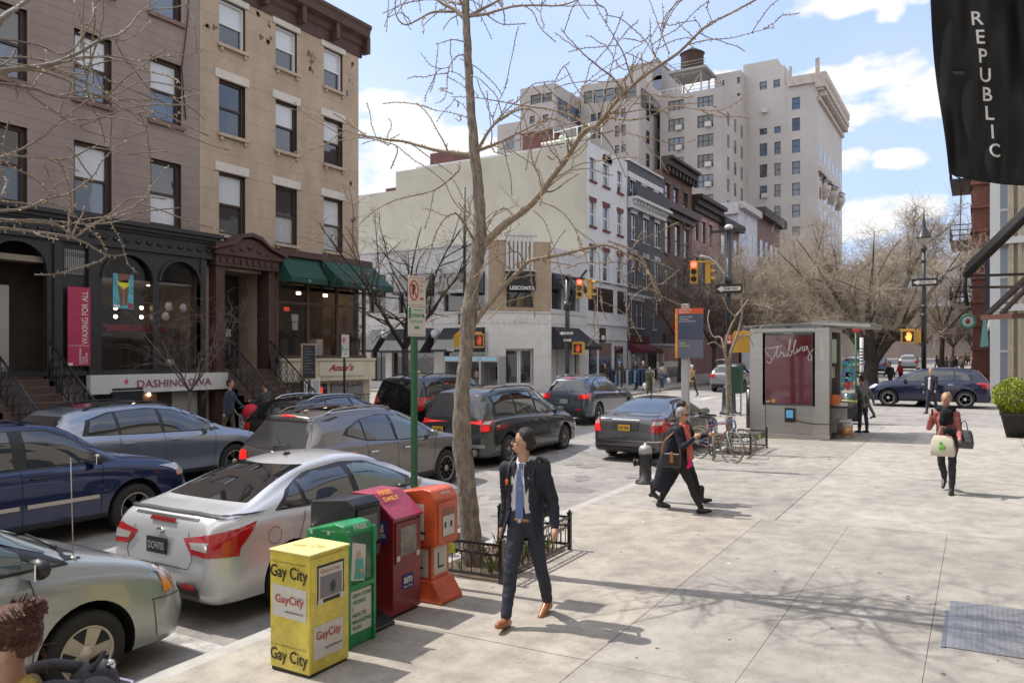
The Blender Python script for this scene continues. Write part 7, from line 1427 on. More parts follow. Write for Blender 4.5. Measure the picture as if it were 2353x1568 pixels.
b.build('sign_panel',[mat('wf_navy',(0.012,0.018,0.065),0.25,coat=0.5),mat('wf_orange',(0.68,0.095,0.02),0.4),mat('wf_slate',(0.10,0.11,0.15),0.3,coat=0.3),mat('wf_amber',(0.80,0.40,0.06),0.5,var=0.4,vscale=14,var2=(0.62,0.15,0.04)),wht,mat('wf_cream',(0.7,0.62,0.35),0.5),mat('wf_blue',(0.01,0.07,0.12),0.4)],t)
# bicycles
def bicycle(label,x,y,rz,fm,lean=0.0):
 t=thing('bicycle',label,'bicycle',(x,y,zside(x,y)),rz);r=0.34
 ti=mat('bike_tyre',(0.20,0.165,0.11),0.7)if 'red' in label else rubber
 for nm,yy in(('wheel',0.0),('wheel',1.02)):
  b=MB();b.tube([(0,yy+r*math.cos(a),r+r*math.sin(a))for a in[k*math.pi/20 for k in range(41)]],0.016,6,0);b.tube([(0,yy+(r-.025)*math.cos(a),r+(r-.025)*math.sin(a))for a in[k*math.pi/16 for k in range(33)]],0.008,4,1)
  for k in range(18):a=k*math.pi/9;b.tube([(0.012*(-1)**k,yy,r),(0,yy+(r-.02)*math.cos(a),r+(r-.02)*math.sin(a))],0.0015,3,1,caps=False)
  b.cyl((-.03,yy,r),(.03,yy,r),0.02,n=8,m=1);b.build(nm,[ti,mat('spoke',(0.4,0.4,0.4),0.3,metal=0.8)],t)
 b=MB();bb=Vector((0,0.44,0.28));st=Vector((0,0.27,0.80));hd=Vector((0,0.85,0.86));h2=Vector((0,0.88,0.72));ra=Vector((0,0,r));fa=Vector((0,1.02,r))
 for p,q,w in((bb,st,.017),(st-Vector((0,0,.04)),hd,.016),(bb,h2,.02),(bb,ra,.011),(st-Vector((0,0,.08)),ra,.009),(h2-Vector((0,0,.0)),hd+Vector((0,-.01,.04)),.02)):b.tube([p,q],w,8)
 b.build('frame',[fm],t)
 b=MB();b.tube([h2+Vector((0,0,-.03)),h2+Vector((.04,.04,-.1)),fa+Vector((.04,0,0))],.011,6);b.tube([h2+Vector((0,0,-.03)),h2+Vector((-.04,.04,-.1)),fa+Vector((-.04,0,0))],.011,6);b.build('fork',[mat('fork_white',(0.6,0.6,0.57),0.3)],t)
 b=MB();b.tube([hd+Vector((0,-.01,.04)),hd+Vector((0,0,.12)),hd+Vector((0,.05,.15))],.013,6);b.tube([hd+Vector((-.29,.0,.17)),hd+Vector((-.12,.05,.16)),hd+Vector((.12,.05,.16)),hd+Vector((.29,.0,.17))],.012,6);
 for s_ in(-1,1):b.tube([hd+Vector((s_*.18,.03,.17)),hd+Vector((s_*.30,-.03,.17))],.017,6,1)
 b.build('handlebar',[chrome,rubber],t)
 b=MB();b.tube([st,st+Vector((0,-.03,.14))],.012,6,0);b.prism([(-.07,-.13),(.07,-.13),(.045,0),(.02,.14),(-.02,.14),(-.045,0)],st+Vector((0,-.02,.14)),(1,0,0),(0,1,0),(0,0,.04),1);b.build('saddle',[chrome,blackpl],t,bevel=0.005)
 b=MB();b.lathe([(.01,-.005),(.09,-.005),(.09,.005),(.01,.005)],(0,0,0),18);b.M=None;bm=Matrix.Translation(bb+Vector((.05,0,0)))@Matrix.Rotation(R(90),4,'Y');b.v=[tuple(bm@Vector(v))for v in b.v]
 for s_ in(-1,1):b.tube([bb+Vector((s_*.06,0,0)),bb+Vector((s_*.07,.1*s_,-.13*s_))],.009,5);b.box(s_*.06,s_*.16,.44+.1*s_-.04,.44+.1*s_+.04,.28-.13*s_-.01,.28-.13*s_+.01)
 b.build('crankset',[alloy_d],t)
 return t
bicycle('red bicycle with white fork locked near the wayfinding post, front wheel towards the viewer',-5.52,17.55,R(-118),mat('bike_red',(0.22,0.02,0.03),0.3,coat=1.0))
bicycle('blue bicycle locked behind the red bicycle',-5.62,18.05,R(-100),mat('bike_blue',(0.03,0.09,0.30),0.3,coat=1.0))
b=MB();b.tube([(-5.1,17.3,0.2),(-5.1,17.3,0.75),(-5.13,17.45,0.92),(-5.16,17.6,0.92),(-5.2,17.75,0.75),(-5.2,17.75,0.2)],0.028,8);tag(b.build('bike_rack',[mat('galvanised',(0.38,0.38,0.38),0.4,metal=0.6)]),'galvanised hoop the two bicycles are locked to','bike rack')
# planter
t=thing('planter','black ribbed planter pot with a clipped yellow-green bush at the right edge','planter',(0.80,24.4,zside(0.8,24.4)))
b=MB();b.prism([(-.2,0),(.2,0),(.33,.58),(-.33,.58)],(0,-.2,0),(1,0,0),(0,0,1),(0,.4,0),0);b.v=[(x,y*(0.5+z*0.9)*1.6 if True else y,z)for x,y,z in b.v];b.box(-.35,.35,-.35,.35,.58,.64)
for k in range(9):u=-0.8+k*0.2;b.tube([(u*.2,-.17,.02),(u*.33,-.345,.57)],0.012,4)
b.build('pot',[mat('pot_black',(0.025,0.024,0.024),0.5)],t)
b=MB();random.seed(6)
for i in range(8000):
 v=Vector((random.gauss(0,1),random.gauss(0,1),random.gauss(0,1))).normalized();rr=0.52*(1+0.14*mnoise.noise(v*2.3))*(0.62+0.38*random.random()**.4);p=Vector((0,0,1.06))+Vector((v.x*rr*1.0,v.y*rr,v.z*rr*0.92))
 a=Vector((random.gauss(0,1),random.gauss(0,1),random.gauss(0,1)+.6)).normalized()*0.036;c_=a.orthogonal().normalized()*0.014;b.add([p-c_,p+c_,p+a*1.2+c_*.3,p+a*1.2-c_*.3],[(0,1,2,3)],random.choice((0,0,1,1,2)))
b.build('foliage',[mat('box_leaf_yellow',(0.38,0.40,0.02),0.5),mat('box_leaf_green',(0.20,0.27,0.015),0.5),mat('box_leaf_dark',(0.06,0.09,0.015),0.6)],t)
# signal and lamp poles
sgy=mat('signal_yellow',(0.55,0.30,0.03),0.4,coat=0.3);sg_red=mat('signal_red_lit',(1,0.05,0.03),0.4,emit=(1,0.05,0.03),es=7.0);sg_hand=mat('signal_hand_lit',(1,0.2,0.03),0.4,emit=(1,0.16,0.03),es=4.0);sg_off=mat('signal_off',(0.02,0.02,0.015),0.5)
def signal_head(par,p,face,lit=True,s=1.0,name='traffic_light'):
 """three-lens head; face is the horizontal direction its lenses look to"""
 f_=Vector(face).normalized();sd=Vector((f_.y,-f_.x,0));b=MB()
 b.prism([(-.17*s,-.52*s),(.17*s,-.52*s),(.17*s,.52*s),(-.17*s,.52*s)],p-f_*.12*s,sd,(0,0,1),f_*.24*s,0)
 for k,dz in enumerate((.34,0,-.34)):
  c_=p+f_*.13*s+Vector((0,0,dz*s));b.cyl(c_-f_*.01*s,c_+f_*.02*s,.125*s,n=14,m=(1 if lit and k==0 else 2))
  n=9;vs=[]
  for q in range(n+1):
   a=math.pi*q/n;o_=sd*math.cos(a)*.14*s+Vector((0,0,math.sin(a)*.14*s));vs+=[c_+o_,c_+o_+f_*.2*s]
  b.add(vs,[(2*q,2*q+1,2*q+3,2*q+2)for q in range(n)],0)
 return b.build(name,[sgy,sg_red,sg_off],par)
def ped_head(par,p,face,lit=False,s=1.0):
 f_=Vector(face).normalized();sd=Vector((f_.y,-f_.x,0));b=MB();q=.23*s
 b.prism([(-q,-q),(q,-q),(q,q),(-q,q)],p-f_*.12*s,sd,(0,0,1),f_*.24*s,0);b.prism([(-q*.8,-q*.8),(q*.8,-q*.8),(q*.8,q*.8),(-q*.8,q*.8)],p+f_*.121*s,sd,(0,0,1),f_*.005,1)
 hand=[(-.08,-.14),(.03,-.14),(.09,-.02),(.08,.02),(.04,-.01),(.045,.13),(.015,.14),(0,.03),(-.005,.16),(-.035,.16),(-.04,.03),(-.055,.14),(-.08,.13),(-.08,.02),(-.1,.08),(-.12,.07)]
 b.prism([(x*s*1.05,z*s)for x,z in hand],p+f_*.128*s,sd,(0,0,1),f_*.004,2)
 b.bar(p+Vector((0,0,q))-sd*q*.9+Vector((0,0,.03)),p+Vector((0,0,q))+sd*q*1.2+Vector((0,0,.03)),.06*s,m=0)
 return b.build('pedestrian_signal',[sgy,sg_off,sg_hand if lit else mat('hand_dim',(0.35,0.05,0.02),0.5,emit=(1,0.1,0.03),es=0.25)],par)
def oneway(par,p,u,w=0.9,h=0.3,left=True):
 u=Vector(u).normalized();n=u.cross(Vector((0,0,1)));b=MB()
 b.prism([(-w/2,-h/2),(w/2,-h/2),(w/2,h/2),(-w/2,h/2)],p,u,(0,0,1),n*.01,0);k=n*.012
 s_=-1 if left else 1
 pts=[(s_*w*.45,0),(s_*w*.24,h*.36),(s_*w*.27,h*.2),(-s_*w*.44,h*.2),(-s_*w*.44,-h*.2),(s_*w*.27,-h*.2),(s_*w*.24,-h*.36)];b.prism(pts if s_>0 else pts[::-1],p+k,u,(0,0,1),n*.002,1)
 text(b,'ONE WAY',p+n*.015-u*(w*.2 if left else w*.38)-Vector((0,0,h*.13)),u,(0,0,1),width=w*.58,height=h*.26,m=0,bold=0.03)
 return b.build('one_way_sign',[ink,sgw],par)
def ornate_base(b,x,y,z,s=1.0):b.lathe([(0.36*s,0),(0.36*s,.08),(.27*s,.14),(.25*s,.9*s),(.28*s,.95*s),(.2*s,1.05*s),(.12*s,1.2*s)],(x,y,z),8)
RU,RN=Vector((1,0,0)),Vector((0,-1,0))
p0=atD(1674,960,29.4);gx,gyy=p0 .x,p0 .y;gz=zroad(gx,gyy)+0.13
t=thing('signal_pole','black signal pole with a short crossbar top and red light behind the newsstand','signal pole',(gx,gyy,gz),world=True)
ZP=lambda y:CAM_H-(y-815)*29.4/1800
b=MB();ornate_base(b,gx,gyy,gz);b.cyl((gx,gyy,gz+1.1),(gx,gyy,ZP(528)),.11,.10,n=12);b.cyl((gx,gyy,ZP(645)-.2),(gx,gyy,ZP(645)+.2),.15,n=12);b.build('pole',[polek],t)
b=MB();b.bar((gx-.66,gyy-.1,ZP(531)),(gx+.66,gyy-.1,ZP(531)),.09,.09);b.build('crossbar',[polek],t)
b=MB();b.ball((gx,gyy,ZP(526)+.06),(.17,.17,.12),10);b.build('dome_cap',[mat('cap_white',(0.6,0.6,0.6),0.4)],t)
b=MB();a_=[atD(x,y,29.4)for x,y in((1672,648),(1660,625),(1645,605),(1628,592),(1608,588))];b.tube(a_,[.07,.06,.055,.05,.05],8);b.build('mast_arm',[mat('arm_grey',(0.33,0.34,0.35),0.5)],t)
signal_head(t,atD(1594,625,29.2),(0.25,-1,0),True,.80);signal_head(t,atD(1626,625,29.5),(1,0.3,0),False,.80);b=MB();b.bar(atD(1590,602,29.3),atD(1632,600,29.3),.06);b.build('hanger',[sgy],t)
oneway(t,atD(1674,663,29.0),RU,.98,.36)
b=MB();q=atD(1673,779,29.0);b.box(q.x-.13,q.x+.13,q.y-.01,q.y,q.z-.18,q.z+.18,0);text(b,'NO',(q.x-.09,q.y-.012,q.z+.02),RU,FZ,width=.18,height=.12,m=1,bold=.03);b.box(q.x-.1,q.x+.1,q.y-.012,q.y-.011,q.z-.14,q.z-.05,1);b.build('no_standing_sign',[mat('sign_rose',(0.55,0.05,0.08),0.5),sgw],t)
ped_head(t,atD(1706,787,27.0),(-0.2,1,0),False,1.45)
b=MB();q=atD(1691,874,28.6);b.box(q.x-.21,q.x+.21,q.y-.2,q.y+.2,q.z-.46,q.z+.46);b.prism([(-.21,0),(.21,0),(.18,.06),(-.18,.06)],(q.x,q.y-.2,q.z+.46),RU,FZ,(0,.4,0))
for sx in(-.17,.17):b.box(q.x+sx-.02,q.x+sx+.02,q.y-.02,q.y+.02,gz,q.z-.46)
tag(b.build('relay_mailbox',[mat('mailbox_green',(0.012,0.06,0.03),0.5)],bevel=0.01),'dark green relay mailbox beside the signal pole base','mailbox')
b=MB();q=atD(1723,940,24.5);b.cyl((q.x,q.y,zside(q.x,q.y)-.1),(q.x,q.y,1.5),.12,n=10);b.ball((q.x,q.y,1.52),.12,8);tag(b.build('bollard',[polek]),'dark slim post standing just left of the newsstand','post')
px0=atD(1303,900,40.5);gx,gyy,gz=px0 .x,px0 .y,zfar(0,px0 .y);ZP=lambda y:CAM_H-(y-815)*40.5/1800
t=thing('signal_pole','black signal pole in front of the white corner store with red light to its right','signal pole',(gx,gyy,gz),world=True)
b=MB();ornate_base(b,gx,gyy,gz);b.cyl((gx,gyy,gz+1.1),(gx,gyy,ZP(640)),.13,.12,n=10);b.ball((gx,gyy,ZP(634)),(.2,.2,.12),8);b.bar((gx-.8,gyy,ZP(642)),(gx+1.0,gyy,ZP(642)),.09);b.cyl((gx,gyy,ZP(700)-.25),(gx,gyy,ZP(700)+.15),.2,n=10);b.build('pole',[polek],t)
b=MB();b.tube([atD(1304,700,40.5),atD(1320,670,40.5),atD(1332,650,40.5)],.05,6);b.bar(atD(1332,640,40.4),atD(1357,644,40.4),.08,m=1);b.bar(atD(1330,642,40.5),atD(1348,620,40.5),.12);b.build('mast_arm',[polek,sgy],t)
signal_head(t,atD(1332,662,40.3),(0.3,-1,0),True,.95);signal_head(t,atD(1355,664,40.6),(1,0.2,0),False,.95)
oneway(t,atD(1301,765,40.1),RU,.86,.3);oneway(t,atD(1304,781,40.1),RU,.5,.24,False);ped_head(t,atD(1329,800,40.2),(0.1,-1,0),False,1.25)
px0=atD(1067,850,30.5);gx,gyy,gz=px0 .x,px0 .y,zfar(0,px0 .y);ZP=lambda y:CAM_H-(y-815)*30.5/1800
t=thing('lamp_post','slim black lamp post partly hidden behind the big tree trunk','lamp post',(gx,gyy,gz),world=True)
b=MB();ornate_base(b,gx,gyy,gz,.8);b.tube([(gx,gyy,gz+.9),(gx,gyy,ZP(600)),(gx,gyy,ZP(430))],[.075,.06,.045],8);b.lathe([(.05,-.2),(.13,-.1),(.05,0)],(gx,gyy,ZP(560)),8);b.lathe([(.05,-.2),(.11,-.1),(.05,0)],(gx,gyy,ZP(700)),8);b.build('pole',[polek],t)
ped_head(t,atD(1059,782,30.3),(0.2,1,0),False,1.1);ped_head(t,atD(1094,782,30.5),(1,-.3,0),False,1.2)
b=MB();q=atD(1063,733,30.3);b.box(q.x-.2,q.x+.2,q.y-.02,q.y,q.z-.2,q.z+.2,0);b.box(q.x-.13,q.x+.13,q.y-.025,q.y-.02,q.z-.13,q.z+.13,1);b.build('street_sign',[ink,paper],t)
px0=atD(2122,930,35.3);gx,gyy,gz=px0 .x,px0 .y,0.28;ZP=lambda y:CAM_H-(y-815)*35.3/1800
t=thing('lamp_post','tall black lamp post with teardrop lamp and orange hand signal at the right','lamp post',(gx,gyy,gz),world=True)
b=MB();ornate_base(b,gx,gyy,gz);b.tube([(gx,gyy,gz+1.1),(gx,gyy,ZP(700)),(gx,gyy,ZP(568))],[.115,.10,.07],10);
for y_,r_ in((725,.15),(705,.14),(600,.10),(572,.13)):b.lathe([(r_*.6,-.12),(r_,-.05),(r_,.05),(r_*.6,.12)],(gx,gyy,ZP(y_)),10)
b.build('pole',[polek],t)
b=MB();b.lathe([(.32,ZP(545)-.03),(.30,ZP(545)),(.18,ZP(530)),(.09,ZP(520)),(.05,ZP(505)),(.02,ZP(478))],(gx,gyy,0),14,0);b.lathe([(.06,ZP(566)),(.16,ZP(558)),(.24,ZP(550)),(.26,ZP(545)-.03)],(gx,gyy,0),14,1);b.build('lantern',[polek,mat('lamp_diffuser',(0.35,0.33,0.28),0.3,coat=0.5)],t)
oneway(t,atD(2124,648,35.0),RU,1.03,.34);ped_head(t,atD(2086,773,35.2),(0.05,-1,0),True,1.25);ped_head(t,atD(2108,773,35.3),(-1,0,0),False,1.2)
px0=atD(1966,900,29.0);t=thing('bus_stop_sign','thin dark pole with a small red sign right of the newsstand canopy','street sign',(px0 .x,px0 .y,0.3),world=True)
b=MB();b.cyl((px0 .x,px0 .y,0.25),(px0 .x,px0 .y,atD(0,756,29).z),.035,n=8);b.build('pole',[grs],t);q=atD(1968,756,28.9);b=MB();b.ball((q.x,q.y,q.z),(.15,.03,.13),12);b.build('sign_panel',[mat('sign_rose',(0.55,0.05,0.08),0.5)],t)
q=atD(1979,880,30.5);b=MB();b.cyl((q.x,q.y,.25),(q.x,q.y,atD(0,775,30.5).z),.07,n=10,m=0);
for k in range(6):b.cyl((q.x,q.y,2.2+k*.12),(q.x,q.y,2.24+k*.12),.075,n=10,m=1)
tag(b.build('striped_pole',[mat('pole_white',(0.5,0.5,0.5),0.5),ink]),'white striped pole behind the man at the newsstand','pole')
q=atD(1955,905,27.0);b=MB();b.cyl((q.x,q.y,.3),(q.x,q.y,1.25),.3,.33,n=16,m=0);b.cyl((q.x,q.y,.95),(q.x,q.y,1.03),.335,n=16,m=1);tag(b.build('litter_bin',[polek,mat('bin_lime',(0.45,0.5,0.08),0.5)]),'black litter bin with a lime band behind the newsstand','litter bin')
def booths():
 Yb=36.9;A=atY(1020,818,Yb);B=atY(1145,818,Yb);t=thing('phone_booth','pair of silver telephone booths on the far corner behind the trunk','phone booth',((A.x+B.x)/2,Yb,.4),world=True)
 for k in range(3):
  x=A.x+(B.x-A.x)*k/3;w=(B.x-A.x)/3;b=MB();b.box(x,x+.06,Yb,Yb+.8,.42,A.z,0);b.box(x+w-.06,x+w-.002,Yb,Yb+.8,.42,A.z,0);b.box(x+.06,x+w-.06,Yb+.7,Yb+.8,.42,A.z,2);b.box(x+.06,x+w-.06,Yb,Yb+.7,A.z-.3,A.z,0);b.box(x+.15,x+w-.15,Yb-.01,Yb,A.z-.24,A.z-.06,1);b.box(x+w*.35,x+w*.65,Yb+.4,Yb+.7,1.2,1.9,3);b.build('booth',[mat('booth_silver',(0.36,0.36,0.38),0.4,metal=0.4),mat('booth_blue',(0.25,0.5,0.65),0.4),mat('booth_glass',(0.2,0.2,0.22),0.2),ink],t)
booths()
for k,(x,d_)in enumerate(((1300+0,0),)):pass
q=atD(1395,880,47);t=thing('clothes_rack','street clothes rack with blue and pale garments before the white house','clothes rack',(q.x,q.y,.4),world=True)
b=MB();L_=3.2;b.tube([(q.x-.2,q.y,.4),(q.x-.2,q.y,1.75),(q.x+L_,q.y+.3,1.75),(q.x+L_,q.y+.3,.4)],.03,5);b.build('rail',[alloy_d],t);random.seed(12)
cl=[mat('cloth_%d'%i,c_,0.9)for i,c_ in enumerate(((0.35,0.33,0.36),(0.03,0.04,0.09),(0.10,0.25,0.35),(0.25,0.22,0.2),(0.06,0.06,0.07)))]
for k in range(12):x=q.x+.1+k*.24;b=MB();b.box(x,x+.13,q.y-.25,q.y+.3,.75+random.random()*.2,1.68);b.build('garment',[cl[random.randint(0,4)]],t)
# trees
bark=mat('bark_ginkgo',(0.32,0.275,0.23),0.85,var=0.45,vscale=20,bump=1.0,bscale=45,stretch=(1,1,0.4),var2=(0.12,0.10,0.082))
bark_br=mat('bark_branch',(0.34,0.27,0.20),0.8,var=0.35,vscale=18,bump=0.4,bscale=40)
bud_m=mat('spur_bud',(0.42,0.31,0.17),0.7)
bark_dk=mat('bark_dark',(0.055,0.043,0.036),0.9,var=0.4,vscale=6,bump=0.6,bscale=20)
twig_tan=mat('twig_tan',(0.42,0.355,0.28),0.9,var=0.5,vscale=0.8,var2=(0.25,0.205,0.16));twig_dk=mat('twig_dark',(0.17,0.135,0.11),0.9,var=0.4,vscale=1);bud_y=mat('bud_yellow',(0.36,0.27,0.08),0.7)
def smooth3(P,k=4):
 out=[]
 for i in range(len(P)-1):
  p0,p1,p2,p3=P[max(i-1,0)],P[i],P[i+1],P[min(i+2,len(P)-1)]
  for j in range(k):
   t=j/k;out.append(0.5*((2*p1)+(-p0+p2)*t+(2*p0-5*p1+4*p2-p3)*t*t+(-p0+3*p1-3*p2+p3)*t**3))
 out.append(P[-1]);return out
def spurs(b,P,r0,r1,step,rnd,m=0,big=1.0):
 L_=0;acc=0
 for i in range(len(P)-1):
  d=P[i+1]-P[i];l=d.length
  if l<1e-6:continue
  dn=d/l;n=0
  while acc<l:
   t=acc/l;p=P[i]+d*t;f=(i+t)/len(P);r=r0+(r1-r0)*f
   v=Vector((rnd.gauss(0,1),rnd.gauss(0,1),rnd.gauss(0,1)));v=(v-dn*v.dot(dn));v.normalize();q=p+v*(r+rnd.uniform(.012,.022)*big)+dn*.004
   b.tube([p+v*r*.6,q],[.005*big,.0045*big],4,m,True,False);b.ball(q,.0065*big,4,m)if big>1.2 else None
   acc+=step*rnd.uniform(.6,1.4)
  acc-=l
def wander(p,d,L,n,rnd,curl=.25,grav=0.0):
 P=[p.copy()];d=d.normalized()
 for i in range(n):d=(d+Vector((rnd.gauss(0,curl),rnd.gauss(0,curl),rnd.gauss(0,curl)+grav))/1.0*.5).normalized();p=p+d*L/n;P.append(p.copy())
 return P
def K(lst,fx):return[fx(*p)for p in lst]
def traced(tree_root,branches,rnd,twigs=1.0,spur_step=.05,big=1.0,bm=None):
 """each limb becomes its own mesh with its side twigs and spurs"""
 for(P,r0,r1,ntw)in branches:
  P=smooth3(P,4);n=len(P);b=MB();rad=[r0+(r1-r0)*(i/(n-1))**.8 for i in range(n)]
  b.tube(P,rad,7,0);spurs(b,P[1:],r0,r1,spur_step,rnd,1,big)
  for k in range(int(ntw*twigs)):
   i=rnd.randint(n//6,n-2);d=(P[i+1]-P[i]).normalized();o=Vector((rnd.gauss(0,1),rnd.gauss(0,1),rnd.gauss(0,.7)));o=(o-d*o.dot(d)).normalized()
   Q=smooth3(wander(P[i],d*.5+o,rnd.uniform(.25,.8),5,rnd,.35,-.05),2);b.tube(Q,[max(.0035,rad[i]*.35*(1-j/len(Q)))+.0015 for j in range(len(Q))],5,0);spurs(b,Q,.004,.002,spur_step*.8,rnd,1,big*.9)
  b.build('limb',[bm or bark_br,bud_m],tree_root)
rnd=random.Random(42)
T=thing('street_tree','bare foreground tree with pale knobbly trunk inside the iron guard','tree',(-5.1,7.62,0.1),world=True)
tr=[(1087,1300,27),(1080,1210,23.5),(1070,1100,21.5),(1061,1000,22),(1062,900,17.5),(1071,800,15.5),(1077,725,19),(1088,640,15),(1100,560,17),(1100,450,12.5),(1090,350,11.5),(1081,250,10),(1076,150,9.5),(1070,40,8.8),(1066,-60,8),(1062,-250,6.5),(1055,-450,5),(1060,-620,3.5)]
dT=9.16
P=[atD(x,y,dT)for x,y,r in tr];P[0].z=0.08;Rr=[r*dT/1800 for x,y,r in tr]
Ps=smooth3(P,6);Rs=[q.x for q in smooth3([Vector((r,0,0))for r in Rr],6)]
b=MB();b.tube([p+Vector((rnd.gauss(0,.004),rnd.gauss(0,.004),0))for p in Ps],[r*rnd.uniform(.97,1.05)for r in Rs],16,0)
for(x,y,s_)in((1068,1190,1),(1052,905,1),(1095,860,-1),(1065,760,1),(1098,705,-1),(1060,640,1),(1052,980,1),(1090,1040,-1)):p=atD(x,y,dT-.03);b.ball(p,(.03,.04,.045),8)
b.build('trunk',[bark],T)
zz1=lambda x,y,d=9.16:atD((1200+x*.5548)/1.47279,y*.5548/1.47279,d)
zz2=lambda x,y,d=9.16:atD((1200+x*.5548)/1.47279,(700+y*.5548)/1.47279,d)
D9=lambda x,y,d=9.16:atD(x,y,d)
def ramp(pts,f,d0,d1):n=len(pts)-1;return[f(x,y,d0+(d1-d0)*i/n)for i,(x,y)in enumerate(pts)]
